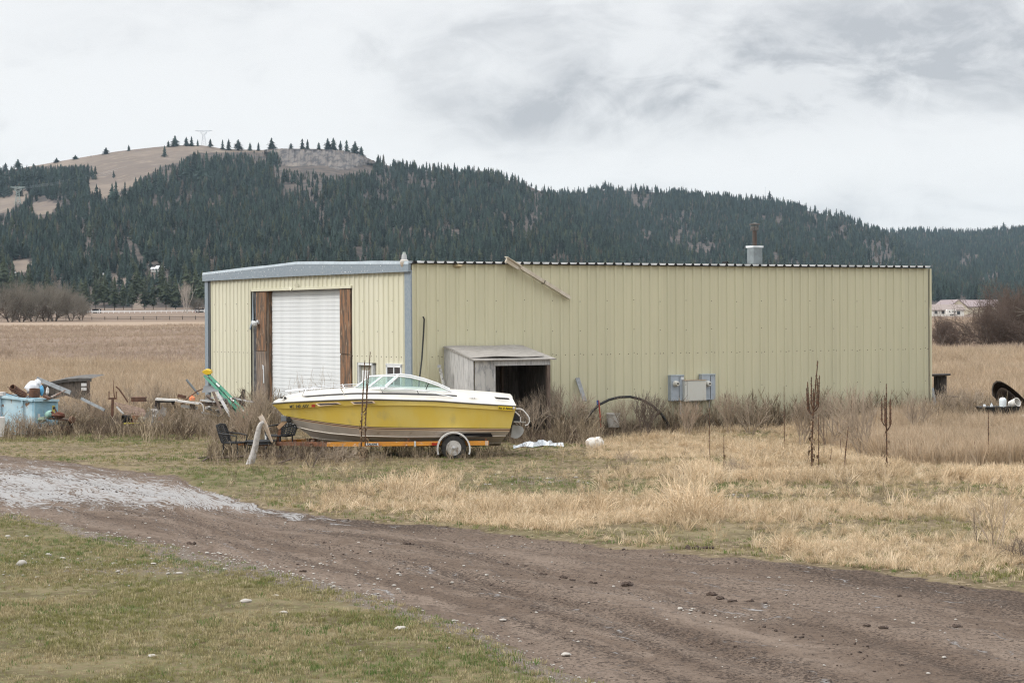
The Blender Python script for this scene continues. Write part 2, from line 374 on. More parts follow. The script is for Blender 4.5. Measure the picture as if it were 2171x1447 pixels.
def ground_material():
    m = bpy.data.materials.new('earth'); m.use_nodes = True; t = m.node_tree; H = Nodes(t); b = t.nodes['Principled BSDF']
    geo = N(t, 'ShaderNodeNewGeometry'); pos = geo.outputs['Position']
    at = lambda n: H.attr(n).outputs['Fac']
    sx0 = N(t, 'ShaderNodeSeparateXYZ'); t.links.new(pos, sx0.inputs[0]); cb = N(t, 'ShaderNodeCombineXYZ'); t.links.new(H.m('MULTIPLY', sx0.outputs[0], .16), cb.inputs[0]); t.links.new(H.m('MULTIPLY', at('across'), .55), cb.inputs[1]); along = cb.outputs[0]
    nA = H.noise(pos, 1.1, 6, .6); nB = H.noise(pos, 9, 6, .65); nC = H.noise(pos, 45, 4, .6); nD = H.noise(along, 2.6, 8, .62); nE = H.noise(along, 14, 6, .6)
    # mud of the road: brown clay in streaks along the tracks, darker where churned, paler where dry and stony
    mud = H.mix(H.ramp(H.m('SUBTRACT', nD, H.m('MULTIPLY', at('churn'), .16)), .36, .64), (.125, .091, .069), (.205, .158, .125))
    mud = H.mix(H.m('MULTIPLY', H.ramp(nE, .50, .72), .7), mud, (.058, .043, .035))
    mud = H.mix(H.m('MULTIPLY', H.ramp(nB, .50, .70), .7), mud, (.064, .048, .039))
    nS = H.noise(pos, 26, 5, .7)
    mud = H.mix(H.m('MULTIPLY', H.ramp(H.m('ADD', H.m('MULTIPLY', nS, .75), H.m('ADD', H.m('MULTIPLY', nD, .20), H.m('ADD', .075, H.m('MULTIPLY', at('churn'), .075)))), .555, .63), .9), mud, (.040, .029, .023))
    mud = H.mix(H.m('MULTIPLY', H.ramp(nC, .60, .70), .45), mud, (.26, .225, .20))
    # wet mud on the left, its sky reflection painted in as pale grey
    wet_n = H.ramp(H.m('ADD', H.m('MULTIPLY', at('wet'), .95), H.m('ADD', H.m('MULTIPLY', H.m('SUBTRACT', nD, .5), 1.5), H.m('ADD', H.m('MULTIPLY', H.m('SUBTRACT', nE, .5), 3.4), H.m('MULTIPLY', H.m('SUBTRACT', nB, .5), 1.3)))), .44, 1.0)
    mud = H.mix(H.m('MULTIPLY', wet_n, .75), mud, (.29, .283, .28))
    # soil under the grass: thatch, moss, bare earth
    soil = H.mix(H.ramp(nA, .35, .65), (.105, .080, .048), (.205, .163, .098))
    soil = H.mix(H.ramp(nB, .50, .66), soil, (.31, .245, .165))
    soil = H.mix(H.m('MULTIPLY', at('green'), H.ramp(nB, .38, .60)), soil, (.085, .100, .030))
    grv = H.mix(H.ramp(nC, .50, .64), (.125, .098, .078), (.30, .27, .24))
    soil = H.mix(H.ramp(H.m('ADD', at('gravelly'), H.m('ADD', H.m('MULTIPLY', H.m('SUBTRACT', nB, .5), 1.6), H.m('MULTIPLY', H.m('SUBTRACT', nA, .5), 1.4))), .55, .95), soil, grv)
    # the field beyond the yard
    nF = H.noise(pos, .05, 8, .65); nG = H.noise(pos, .6, 6, .65)
    field = H.mix(H.ramp(nF, .38, .62), (.225, .166, .125), (.165, .121, .092))
    field = H.mix(H.ramp(nG, .5, .75), field, (.16, .118, .085))
    sx = N(t, 'ShaderNodeSeparateXYZ'); t.links.new(pos, sx.inputs[0])
    band = H.m('MULTIPLY', H.ramp(sx.outputs[1], 255, 300), H.m('SUBTRACT', 1.0, H.ramp(sx.outputs[1], 430, 470)))
    field = H.mix(H.m('MULTIPLY', band, .7), field, (.36, .28, .21))
    pas = H.ramp(sx.outputs[1], 470, 520); field = H.mix(pas, field, (.20, .15, .115))
    base = H.mix(at('yard'), field, soil)
    rmask = H.ramp(H.m('ADD', at('road'), H.m('MULTIPLY', H.m('SUBTRACT', nB, .5), .9)), .35, .65)
    t.links.new(H.mix(rmask, base, mud), b.inputs['Base Color'])
    rgh = H.m('SUBTRACT', .86, H.m('MULTIPLY', H.m('MULTIPLY', wet_n, rmask), .56)); t.links.new(rgh, b.inputs['Roughness'])
    t.links.new(H.m('ADD', .08, H.m('MULTIPLY', H.m('MULTIPLY', wet_n, rmask), .45)), b.inputs['Specular IOR Level'])
    bn = N(t, 'ShaderNodeBump'); bn.inputs['Strength'].default_value = 1; bn.inputs['Distance'].default_value = .05
    t.links.new(H.m('ADD', H.m('MULTIPLY', nB, .7), H.m('MULTIPLY', nC, .3)), bn.inputs['Height']); t.links.new(bn.outputs[0], b.inputs['Normal'])
    return m
earth = ground_material()
grid_mesh('ground', ~rc, earth); grid_mesh('dirt_road', rc, earth)

# ================================================================ HILLS
RIDGE_NEAR = [(-1200, 470), (-400, 395), (0, 364), (60, 354), (150, 338), (250, 321), (330, 312), (380, 308), (430, 308), (480, 316), (560, 318), (600, 315), (700, 316), (760, 327), (800, 344), (850, 358), (950, 367), (1050, 377), (1100, 386), (1150, 406), (1200, 428), (1290, 474), (1400, 530), (1500, 578), (1600, 615), (1800, 640), (3400, 650)]
RIDGE_MID = [(-1200, 600), (900, 560), (1050, 450), (1150, 420), (1200, 412), (1250, 409), (1280, 402), (1350, 405), (1450, 413), (1550, 423), (1650, 433), (1720, 448), (1780, 462), (1830, 480), (1880, 502), (1930, 528), (2000, 562), (2100, 605), (2250, 625), (3400, 640)]
RIDGE_FAR = [(-1200, 640), (1500, 600), (1750, 515), (1850, 497), (1900, 494), (1950, 491), (2050, 494), (2100, 491), (2171, 485), (2300, 480), (2600, 500), (3400, 560)]
HILLS = {'near': (RIDGE_NEAR, 1180., 2650., 25., .80, 11), 'mid': (RIDGE_MID, 1650., 3300., 25., .85, 23), 'far': (RIDGE_FAR, 2000., 4300., 25., .9, 31)}
def hill_pt(key, px, t):
    rd, Yf, Yr, rf, gpow, sd_ = HILLS[key]
    px = np.asarray(px, float); t = np.asarray(t, float)
    Y = Yf + (Yr - Yf) * t + (fbm(px * .004 + sd_, t * 3, 3) - .5) * 260 * np.sin(PI * np.clip(t, 0, 1))
    hz = HY - (px - CX) * ROLL
    er = (hz - pl(rd, px)) / FPX; ef = rf / FPX
    tt = np.clip(t, 0, 1) ** gpow
    e = ef + (er - ef) * tt
    e = e + (fbm(px * .012 + sd_, t * 6, 4) - .5) * .006 * np.sin(PI * np.clip(t, 0, 1)) * np.clip(er - ef, 0, .08) / .08
    X = (px - CX) / FPX * Y
    Z = CAMZ + e * Y - np.where(t > 1, (t - 1) * (t - 1) * 900 + (t - 1) * 60, 0)
    return X, Y, Z
def hill_material(name, tint):
    m = bpy.data.materials.new(name); m.use_nodes = True; t = m.node_tree; H = Nodes(t); b = t.nodes['Principled BSDF']; b.inputs['Roughness'].default_value = .9; b.inputs['Specular IOR Level'].default_value = .1
    pos = N(t, 'ShaderNodeNewGeometry').outputs['Position']
    n1 = H.noise(pos, .006, 8, .65); n2 = H.noise(pos, .05, 6, .6); n3 = H.noise(pos, .02, 7, .7, .6)
    c = H.mix(H.ramp(n1, .38, .62), (.200, .160, .128), (.145, .115, .095))
    c = H.mix(H.ramp(n2, .5, .72), c, (.235, .19, .15))
    c = H.mix(H.m('MULTIPLY', H.ramp(n3, .55, .68), .6), c, (.115, .092, .085))
    fl = H.mix(H.ramp(n2, .4, .6), (.052, .045, .042), (.10, .08, .068))
    t.links.new(H.mix(H.ramp(H.attr('open_grass').outputs['Fac'], .25, .75), fl, c), b.inputs['Base Color']); return m
def inside(poly, x, y):
    x = np.asarray(x); y = np.asarray(y); r = np.zeros(x.shape, bool); n = len(poly)
    for i in range(n):
        (x0, y0), (x1, y1) = poly[i], poly[(i + 1) % n]
        c = ((y0 > y) != (y1 > y)) & (x < (x1 - x0) * (y - y0) / ((y1 - y0) if y1 != y0 else 1e-9) + x0); r ^= c
    return r
BARE = [[(22, 391), (54, 391), (54, 430), (22, 430)], [(195, 250), (195, 345), (185, 400), (200, 430), (265, 402), (310, 372), (345, 350), (385, 345), (405, 325), (470, 322), (470, 250)],
        [(100, 250), (100, 352), (196, 352), (196, 250)],
        [(-200, 300), (-200, 352), (100, 352), (100, 300)],
        [(64, 428), (120, 430), (112, 452), (72, 452)], [(-60, 417), (20, 417), (34, 430), (20, 452), (-60, 452)], [(20, 552), (62, 550), (66, 575), (24, 575)],
        [(470, 300), (470, 322), (700, 322), (800, 342), (800, 300)],
        [(585, 318), (598, 356), (660, 362), (722, 372), (765, 364), (800, 352), (780, 320)],
        [(240, 585), (296, 585), (300, 602), (250, 604)], [(150, 585), (205, 580), (205, 590), (150, 592)], [(285, 632), (300, 632), (302, 655), (284, 655)]]
m_hill = hill_material('hill_grass', 1)
for key, nmx in (('near', 420), ('mid', 200), ('far', 140)):
    PXs = np.linspace(-1150, 3350, nmx); TS = np.concatenate([np.linspace(-.12, 1, 90), [1.03, 1.08, 1.16, 1.3]])
    A, T = np.meshgrid(PXs, TS); X, Y, Z = hill_pt(key, A, T)
    Z = np.where(T < 0, Z - 25 * (-T / .12), Z)
    ids2 = np.arange(A.size).reshape(A.shape)
    q = np.stack([ids2[:-1, :-1], ids2[:-1, 1:], ids2[1:, 1:], ids2[1:, :-1]], -1).reshape(-1, 4)
    me = bpy.data.meshes.new('hill'); me.from_pydata(np.stack([X, Y, Z], -1).reshape(-1, 3).tolist(), [], q.tolist()); me.update()
    qx, qy = proj(X.ravel(), Y.ravel(), Z.ravel()); op = np.zeros(len(qx))
    if key == 'near':
        for b in BARE:
            if b[0] != (585, 318): op = np.maximum(op, inside(b, qx, qy) * 1.0)
        op = np.maximum(op, (T.ravel() > 1) * (qx < 800) * 1.0)
    a_ = me.attributes.new('open_grass', 'FLOAT', 'POINT'); a_.data.foreach_set('value', np.maximum(op, .22 * fbm(qx * .02, qy * .03, 3) / .5).astype(np.float32))
    me.polygons.foreach_set('use_smooth', np.ones(len(q), bool)); me.materials.append(m_hill)
    o = bpy.data.objects.new('hill', me); C.objects.link(o); structure(o)

# cliff of grey rock under the crest, with its own ribs and ledges
CL_TOP = [(560, 319), (600, 316), (640, 318), (700, 319), (740, 322), (765, 330), (800, 345)]
CL_BOT = [(560, 326), (590, 334), (600, 350), (620, 356), (660, 356), (690, 360), (720, 369), (735, 368), (755, 356), (780, 350), (800, 350)]
PXs = np.linspace(562, 800, 150); VS = np.linspace(0, 1, 34)
A, V = np.meshgrid(PXs, VS)
rows = pl(CL_TOP, A) * (1 - V) + pl(CL_BOT, A) * V
hzc = HY - (A - CX) * ROLL; erc = hzc - pl(RIDGE_NEAR, A)
Yc = 1180 + 1470 * np.clip((hzc - rows - 25) / np.maximum(erc - 25, 1), 0, 1) ** 1.25 - 40 + 36 * V - (1 - V ** 3) * 18 * fbm(A * .11, V * 1.2, 4) - (1 - V ** 3) * 20 * vnoise(A * .32, V * 2) - (1 - V ** 3) * 8 * fbm(A * .5 + 40, V * 7, 3)
rows = rows + 5 * np.clip(V - .9, 0, 1) * 10 - 3 * fbm(A * .2, V * 0 + 3, 3) * (V < .02)
X = (A - CX) / FPX * Yc; Z = CAMZ + (HY - (A - CX) * ROLL - rows) / FPX * Yc
ids2 = np.arange(A.size).reshape(A.shape); q = np.stack([ids2[:-1, :-1], ids2[1:, :-1], ids2[1:, 1:], ids2[:-1, 1:]], -1).reshape(-1, 4)
me = bpy.data.meshes.new('cliff'); me.from_pydata(np.stack([X, Yc, Z], -1).reshape(-1, 3).tolist(), [], q.tolist()); me.update()
me.materials.append(mat('cliff_rock', (.120, .104, .094), .9, col2=(.045, .040, .041), scale=.16, lo=.46, hi=.58, col3=(.20, .165, .135), scale3=.05, lo3=.54, hi3=.7, stretch=(1, .25, .22)))
o = bpy.data.objects.new('cliff', me); C.objects.link(o); structure(o)
# ================================================================ CONIFERS
def conifer_mb(seed, tiers=150, width=.20, bare=.06, lean=.0, gap=.14):
    """unit-height conifer: tapered trunk and drooping branch sprays; returns (trunk, crown)"""
    r = random.Random(seed); tr = MB(); cr = MB()
    tr.tube([(0, 0, -.03), (0, 0, .5), (lean, 0, .98)], [.014, .009, .002], 5)
    pr = lambda t: width * ((1 - t) ** .72 * min(1, (t - bare + .05) / .14) * (1 + .18 * math.sin(t * 9 + seed)) + .015)
    nt_ = 9
    for i in range(nt_):                                   # drooping whorls: ragged skirts, each with its own missing boughs
        t0 = bare + (1 - bare) * (i / nt_) ** .92; R = pr(t0); z1 = t0 + (1 - bare) / nt_ * 1.35; ns_ = 12 if i < 5 else 8; k0 = [(lean * z1, 0, z1)]; ph = r.uniform(0, 6.28)
        for j in range(ns_):
            a = ph + 2 * PI * j / ns_; f = (1.0 if j % 2 == 0 else .62) * r.uniform(.70, 1.12) * (r.uniform(.35, .7) if r.random() < gap else 1)
            k0.append((lean * t0 + R * f * math.cos(a), R * f * math.sin(a), t0 - .22 * R * f + r.uniform(-.012, .012)))
        cr.add(k0, [(0, 1 + j, 1 + (j + 1) % ns_) for j in range(ns_)])
    k = 0
    while k < tiers:
        t = bare + (1 - bare) * (r.random() ** 1.15); L = pr(t) * r.uniform(.8, 1.22) + .01; a = r.uniform(0, 2 * PI); dr = -r.uniform(.05, .3) * L
        ca, sa = math.cos(a), math.sin(a); wv = L * r.uniform(.16, .30); b = Vector((lean * t + ca * L * .35, sa * L * .35, t + .01)); tip = Vector((lean * t + ca * L, sa * L, t + dr)); mid = (b + tip) / 2 + Vector((0, 0, .012))
        cr.add([b, mid + Vector((-sa * wv, ca * wv, -.01)), tip, mid + Vector((sa * wv, -ca * wv, -.01))], [(0, 1, 2), (0, 2, 3)]); k += 1
    cr.add([(lean, 0, 1.02), (lean + .012, 0, .93), (lean - .006, .01, .93), (lean - .006, -.01, .93)], [(0, 1, 2), (0, 2, 3), (0, 3, 1)])
    return tr, cr
def joined(tr, cr):
    m = MB(); m.add(tr.v, tr.f); m.add(cr.v, cr.f); return m
m_con = mat('conifer_needles', (.031, .049, .041), .8, col2=(.056, .073, .057), scale=.35, lo=.4, hi=.65, rnd=.52, spec=.15, trans=.12)
m_pine = mat('pine_needles', (.055, .070, .042), .8, col2=(.085, .097, .060), scale=.25, lo=.4, hi=.65, rnd=.18, spec=.15, trans=.12)
m_bark = mat('conifer_bark', (.10, .07, .05), .9, col2=(.05, .035, .028), scale=3)
m_con2 = mat('olive_needles', (.055, .066, .040), .8, col2=(.080, .088, .056), scale=.35, lo=.4, hi=.65, rnd=.4, spec=.15, trans=.12)
m_con3 = mat('bare_larch_twigs', (.090, .078, .062), .85, col2=(.135, .118, .098), scale=.35, lo=.4, hi=.65, rnd=.3, spec=.1)
CON = [source('conifer_shape', joined(*conifer_mb(i, 70, [.23, .28, .22, .32, .27, .21, .25, .24, .34][i], [.05, .08, .05, .12, .04, .06, .05, .10, .16][i], 0, [.14, .14, .14, .2, .14, .14, .14, .4, .25][i])), [m_con, m_con, m_con, m_con, m_con, m_con, m_con2, m_con3, m_con2][i]) for i in range(9)]

THIN = [(770, 422, 50, 11), (870, 380, 16, 12), (400, 425, 22, 14), (690, 440, 18, 14), (690, 520, 14, 12), (735, 490, 14, 16), (640, 470, 14, 8), (820, 432, 14, 14), (765, 512, 9, 20), (900, 500, 20, 18)]
THIN_MID = [(1282, 422, 9, 22), (1338, 420, 14, 14), (1352, 440, 14, 10), (1375, 442, 10, 9), (1380, 415, 10, 10), (1425, 455, 12, 8), (1460, 455, 20, 8), (1720, 458, 26, 10), (1760, 466, 14, 12), (1790, 490, 16, 14), (1650, 480, 10, 10), (1840, 520, 24, 16), (1480, 540, 40, 22), (1880, 560, 60, 30)]
def forest(key, n, pmin, pmax, thin, hmin, hmax, seed):
    r = np.random.default_rng(seed)
    px = r.uniform(pmin, pmax, n); t = r.uniform(-.02, 1.0, n) ** .85
    X, Y, Z = hill_pt(key, px, t); qx, qy = proj(X, Y, Z)
    keep = np.ones(n, bool); h = hmin + (hmax - hmin) * r.random(n) ** .8 * (.75 + .5 * fbm(px * .01, t * 9, 2))
    if key == 'near':
        top = qy - h / Y * FPX; jx = (fbm(px * .05, t * 40, 3) - .5) * 46; jy = (fbm(px * .05 + 50, t * 40, 3) - .5) * 22; qx0, qy0 = qx, qy; qx = qx + jx; qy = qy + jy; top = top + jy
        hit = np.zeros(n, bool)
        for b in BARE: hit |= inside(b, qx, top + 3) | inside(b, qx, (qy + top) / 2)
        h = np.where(hit, h * .42, h); top = qy0 + jy - h / Y * FPX
        for b in BARE: keep &= ~inside(b, qx, qy) & ~inside(b, qx, top + 2) & ~inside(b, qx, (qy + top) / 2)
        qx, qy = qx0, qy0
        keep &= ~((qy < pl(RIDGE_NEAR, qx) + 7) & (qx < 800))
    dens = np.ones(n)
    for (cx_, cy_, sx_, sy_) in thin: dens -= .80 * np.exp(-((qx - cx_) / sx_) ** 4 - ((qy - cy_) / sy_) ** 4)
    dens *= (.22 + .78 * sstep(fbm(qx * .022, qy * .03 + seed, 4), .33, .52))
    if key == 'near': dens *= 1 - .30 * sstep(qx, 760, 1000) * sstep(qy, 400, 470)
    keep &= r.random(n) < dens
    return np.stack([X, Y, Z - .3], -1)[keep], h[keep], px[keep], qx[keep], qy[keep]
ORD = ['leftmost', 'second from the left', 'third from the left', 'fourth from the left', 'fifth from the left', 'sixth from the left', 'seventh from the left', 'eighth from the left', 'ninth from the left', 'tenth from the left', 'eleventh from the left', 'twelfth from the left', 'thirteenth from the left', 'fourteenth from the left', 'fifteenth from the left']
def rank(xs, x):
    i = sorted(xs).index(x); n = len(xs)
    return ORD[i] if i < (n + 1) // 2 or n - 1 - i >= 15 else ORD[n - 1 - i].replace('leftmost', 'rightmost').replace('from the left', 'from the right')
SK = []     # all forest trees: (pos, height)
for args in (('near', 34000, -500, 1640, THIN, 6, 15, 5), ('mid', 34000, 1020, 2500, THIN_MID, 6, 14, 6), ('far', 13000, 1780, 2500, [], 7, 14.5, 8)):
    p, h, _, qx, qy = forest(*args); SK.append((p, h, qx, qy))
ALLP = np.concatenate([s[0] for s in SK]); ALLH = np.concatenate([s[1] for s in SK]); QX = np.concatenate([s[2] for s in SK]); QY = np.concatenate([s[3] for s in SK])
show = ALLH / ALLP[:, 1] * ((QX > -5) & (QX < 2176)) * (QY < 662) * ~((QX > 436) & (QX < 1972) & (QY > 560))
order = np.argsort(-show); big = order[:285]; rest = order[285:]
vi = rng.choice(9, len(ALLP), p=[.15, .15, .14, .12, .14, .12, .08, .05, .05]); rz_ = rng.uniform(0, 2 * PI, len(ALLP)); wd = rng.uniform(.85, 1.2, len(ALLP))
o = scatter('conifer_forest', ALLP[rest], np.stack([0 * rz_[rest], 0 * rz_[rest], rz_[rest]], -1), np.stack([ALLH[rest] * wd[rest], ALLH[rest] * wd[rest], ALLH[rest]], -1), vi[rest], CON)
for k in big:
    t_ = bpy.data.objects.new('conifer_tree', CON[vi[k]].data); C.objects.link(t_)
    t_.location = ALLP[k]; t_.rotation_euler.z = rz_[k]; t_.scale = (ALLH[k] * wd[k], ALLH[k] * wd[k], ALLH[k])
    tag(t_, 'dark green conifer standing in the dense forest on the lower hillside', 'tree', 'conifers of the forested hillside')

# trees that stand out one by one: on the skyline, on the bare slope
def one_conifer(px, py_base, py_top, Y, label, group, k, width=1.0, m=None):
    b = P(px, py_base, Y); H_ = (py_base - py_top) / FPX * Y
    t_ = bpy.data.objects.new('conifer_tree', CON[k].data); C.objects.link(t_); t_.location = b - Vector((0, 0, .3)); t_.rotation_euler.z = px
    t_.scale = (H_ * width, H_ * width, H_); tag(t_, label, 'tree', group)
def near_Y(px, py):
    rd, Yf, Yr, rf, gp, _ = HILLS['near']; hz = HY - (px - CX) * ROLL; er = hz - pl(rd, px); q = np.clip((hz - py - rf) / (er - rf), 0, 1) ** (1 / gp); return float(Yf + (Yr - Yf) * q)
CREST = ((225, 327, 314, 3, 1.7), (273, 323, 309, 1, 1.1), (371, 312, 289, 3, 1.3), (357, 309, 300, 1, 1.2), (395, 308, 292, 1, 1.2), (406, 309, 291, 0, 1.2), (419, 308, 297, 2, 1.0), (446, 309, 296, 1, 1.3), (472, 320, 298, 0, 1), (485, 318, 296, 2, 1.2), (505, 318, 297, 3, 1.5), (530, 318, 304, 1, 1.1), (548, 318, 303, 2, 1), (576, 318, 294, 3, 1.3), (617, 318, 305, 1, 1.5), (641, 318, 296, 0, 1.3), (652, 316, 297, 2, 1), (676, 316, 303, 1, 1.2), (695, 318, 295, 3, 1.2), (707, 320, 294, 1, 1.3), (722, 322, 300, 2, 1.1), (735, 326, 299, 0, 1.2), (753, 330, 301, 3, 1.2), (766, 334, 312, 1, 1.3), (38, 357, 339, 3, 1.5), (12, 366, 347, 1, 1.4), (160, 338, 330, 3, 2.0), (120, 344, 336, 3, 1.9), (193, 338, 331, 2, 1.8))
for (px, b, t, k, wdt) in CREST:
    one_conifer(px, b + 3, t - 2, 2640, 'conifer on the bare crest of the hill, ' + rank([q[0] for q in CREST], px) + ' there', 'conifers along the bare crest', k, wdt * 1.4)
for (px, b, t, k, lab) in ((202, 370, 351, 1, 'small conifer standing alone on the bare tan slope, the more left of two'), (241, 377, 361, 4, 'smallest conifer alone on the bare tan slope, beside the clump of dark trees'), (349, 334, 308, 1, 'dark conifer in the scree just under the bare crest')):
    one_conifer(px, b, t, near_Y(px, b), lab, None, k, 1.25)
for i, px in enumerate(range(-20, 186, 11)):
    b = [398, 402, 408, 396, 400][i % 5]; tp = [354, 362, 357, 350, 366, 358, 352][i % 7] + (6 if px < 40 else 0)
    one_conifer(px + (i * 7) % 5, b, tp, near_Y(px, b), 'dark conifer in the clump left of the bare slope, ' + rank(list(range(-20, 186, 11)), px), 'conifer clump left of the bare slope', i % 6, 1.15)
EDGE = ((265, 424, 385), (276, 430, 392), (288, 432, 376), (300, 428, 382), (318, 420, 372), (330, 408, 356), (340, 412, 350), (352, 410, 368), (385, 380, 334), (397, 384, 330), (411, 380, 322), (424, 388, 324), (438, 390, 322), (205, 440, 390), (212, 446, 398), (238, 442, 388), (246, 440, 384), (175, 442, 406), (165, 452, 410))
for i, (px, b, t) in enumerate(EDGE):
    one_conifer(px, b, t, near_Y(px, b), 'tall conifer on the ragged upper edge of the forest, ' + rank([q[0] for q in EDGE], px), 'conifers at the upper forest edge', i % 6, 1.0)
one_conifer(1632, 426, 404, 3280, 'round topped pine rising above the treeline beside a thin mast', None, 3, 1.4)
one_conifer(1283, 400, 381, 3280, 'tall pine on the middle of the second ridge, above its neighbours', None, 3, 1.3)
one_conifer(2128, 487, 470, 4280, 'round topped pine on the farthest ridge, above a bare rocky patch', None, 3, 1.5)

# broad ponderosa pines on the valley floor behind the white fence, with trunk and crown
PINE = [conifer_mb(40 + i, 160, [.27, .33, .29][i], [.14, .2, .1][i]) for i in range(3)]
PINE_ME = [(t.mesh('trunk', m_bark), c.mesh('crown', m_pine)) for t, c in PINE]
PINES = ((135, 652, 600), (158, 654, 592), (182, 655, 588), (203, 655, 585), (222, 655, 580), (243, 656, 588), (262, 655, 596), (280, 655, 600), (307, 656, 588), (325, 656, 596), (352, 657, 592), (372, 658, 582), (415, 652, 566), (430, 655, 575), (60, 640, 560), (25, 640, 575), (8, 650, 545), (42, 648, 585), (100, 645, 575), (290, 640, 560), (345, 640, 560), (395, 645, 560))
for i, (px, b, t) in enumerate(PINES):
    Y = 1080 + (i * 37) % 60; p_ = P(px, b, Y); H_ = (b - t) / FPX * Y
    r_ = thing('pine_tree', 'broad olive green pine behind the white fence, ' + rank([q[0] for q in PINES], px), 'tree', p_, i * 1.7, 'pines behind the white fence'); r_.matrix_basis = r_.matrix_basis @ Matrix.Diagonal((H_, H_, H_, 1))
    for me, nm in zip(PINE_ME[i % 3], ('trunk', 'crown')):
        c_ = bpy.data.objects.new(nm, me); C.objects.link(c_); c_.parent = r_

# ================================================================ BARE TREES AND SHRUBS
def bare_mb(seed, depth=5, spread=.55, stems=1, up=.25, r0=.022, twigs=3, L0=.30, tp=.58):
    """unit-size leafless tree: (trunk with limbs, twigs)"""
    r = random.Random(seed); big_, fine = MB(), MB()
    def grow(p, d, L, rad, k):
        n = 3; pts = [p]; q = Vector(p); dd = Vector(d)
        for i in range(n):
            dd = (dd + Vector((r.uniform(-1, 1), r.uniform(-1, 1), r.uniform(-.5, 1) * up)) * .22).normalized(); q = q + dd * L / n; pts.append(Vector(q))
        (big_ if k >= depth - 2 else fine).tube(pts, rad, 5 if k >= depth - 1 else 3, rad * .62, caps=False)
        if k <= 0: return
        for j in range(twigs if k < depth else twigs + 1):
            s_ = pts[r.choice((1, 2, 3))] if j else pts[3]
            ax = dd.orthogonal().normalized(); ax.rotate(Matrix.Rotation(r.uniform(0, 2 * PI), 3, dd))
            nd = (dd + ax * r.uniform(.4, 1.2) * spread * 1.6 + Vector((0, 0, up * .5))).normalized()
            grow(s_, nd, L * r.uniform(.62, .88), rad * tp, k - 1)
    for s_ in range(stems):
        a = 2 * PI * s_ / max(1, stems) + r.random(); o_ = 0 if stems == 1 else .05
        grow(Vector((o_ * math.cos(a), o_ * math.sin(a), -.03)), Vector((math.cos(a) * (0 if stems == 1 else spread), math.sin(a) * (0 if stems == 1 else spread), 1)).normalized(), L0, r0 if stems == 1 else r0 * .6, depth)
    return big_, fine
m_twig = mat('twigs', (.155, .120, .095), .9, rnd=.12); m_limb = mat('limbs', (.105, .080, .065), .9, col2=(.18, .15, .13), scale=2)
m_twig_g = mat('grey_twigs', (.185, .165, .135), .9, rnd=.12); m_twig_d = mat('dark_twigs', (.115, .084, .068), .9, rnd=.12); m_twig_w = mat('pale_twigs', (.42, .37, .32), .9)
def bare_tree(name, mbs, pos, H_, rz, mats_, label, cat, group=None, wx=1.0):
    r_ = thing(name, label, cat, pos, rz, group); r_.matrix_basis = r_.matrix_basis @ Matrix.Diagonal((H_ * wx, H_ * wx, H_, 1))
    for (mb, nm, m_) in zip(mbs, ('trunk', 'crown') if 'tree' in name else ('stems', 'twigs'), mats_):
        me = mb if isinstance(mb, bpy.types.Mesh) else mb.mesh(nm, m_)
        c_ = bpy.data.objects.new(nm, me); C.objects.link(c_); c_.parent = r_
    return r_
def norm(mbs):
    z = max(v[2] for m in mbs for v in m.v); k = 1 / z
    for m in mbs: m.v = [(a * k, b * k, c * k) for a, b, c in m.v]
    return mbs
BT = [norm(bare_mb(60 + i, 5, .62, [3, 4, 5][i], .22, .03, 4)) for i in range(3)]
BTM = [(a.mesh('trunk', m_limb), b.mesh('crown', m_twig_g)) for a, b in BT]
THK = ((-20, 682, 605, .8), (22, 682, 600, .75), (47, 684, 622, .8), (70, 681, 598, .75), (98, 681, 612, .8), (116, 680, 602, .8), (150, 678, 628, .85), (172, 678, 638, .8), (162, 660, 622, .8))
for i, (px, b, t, wx) in enumerate(THK):
    Y = 470 + i * 6 if i < 8 else 900
    bare_tree('bare_tree', BTM[i % 3], P(px, b, Y), (b - t) * 1.2 / FPX * Y, i * 2.1, (m_limb, m_twig_g), 'leafless grey tree in the thicket at the field edge, ' + rank([q[0] for q in THK], px), 'tree', 'leafless trees at the far edge of the field', wx)
pop = norm(bare_mb(81, 5, .26, 5, .9, .02, 3))
bare_tree('poplar_tree', pop, P(394, 662, 985), (664 - 592) / FPX * 985, 0, (m_twig_w, m_twig_w), 'pale leafless poplar with upright branches by the white fence', 'tree', None, .75)
bare_tree('bare_tree', BTM[0], P(420, 662, 990), (662 - 622) / FPX * 990, 1, (m_limb, m_twig_g), 'small dark leafless tree right of the pale poplar', 'tree', None, .9)
# thicket right of the building
BD = [norm(bare_mb(90 + i, 5, .62, [5, 4, 1][i], .15, .03, 4, .3)) for i in range(3)]
BDM = [(a.mesh('trunk', m_limb), b.mesh('crown', m_twig_d)) for a, b in BD]
for i, (px, b, t, wx, lab) in enumerate(((1995, 752, 676, .6, 'slim leafless tree just right of the metal building'), (2008, 754, 680, .55, 'second slim leafless tree from the metal building'), (2040, 754, 690, .7, 'low leafless shrub between the slim trees and the big thicket'), (2100, 752, 652, .7, 'big dark leafless thicket tree below the far pink roofed house'), (2120, 752, 612, .95, 'tallest dark leafless tree of the thicket on the right'), (2165, 752, 622, .95, 'dark leafless tree of the thicket at the right picture edge'), (2140, 756, 680, 1.0, 'low dark shrub in front of the thicket on the right'), (2215, 752, 610, .8, 'dark leafless tree at the outer end of the thicket'))):
    Y = 146 + (i % 3) * 5
    bare_tree('bare_tree', BDM[(i + (2 if i < 2 else 0)) % 3], P(px, b, Y), (b - t) * 1.22 / FPX * Y, i * 1.3, (m_limb, m_twig_d), lab, 'tree', None, wx)
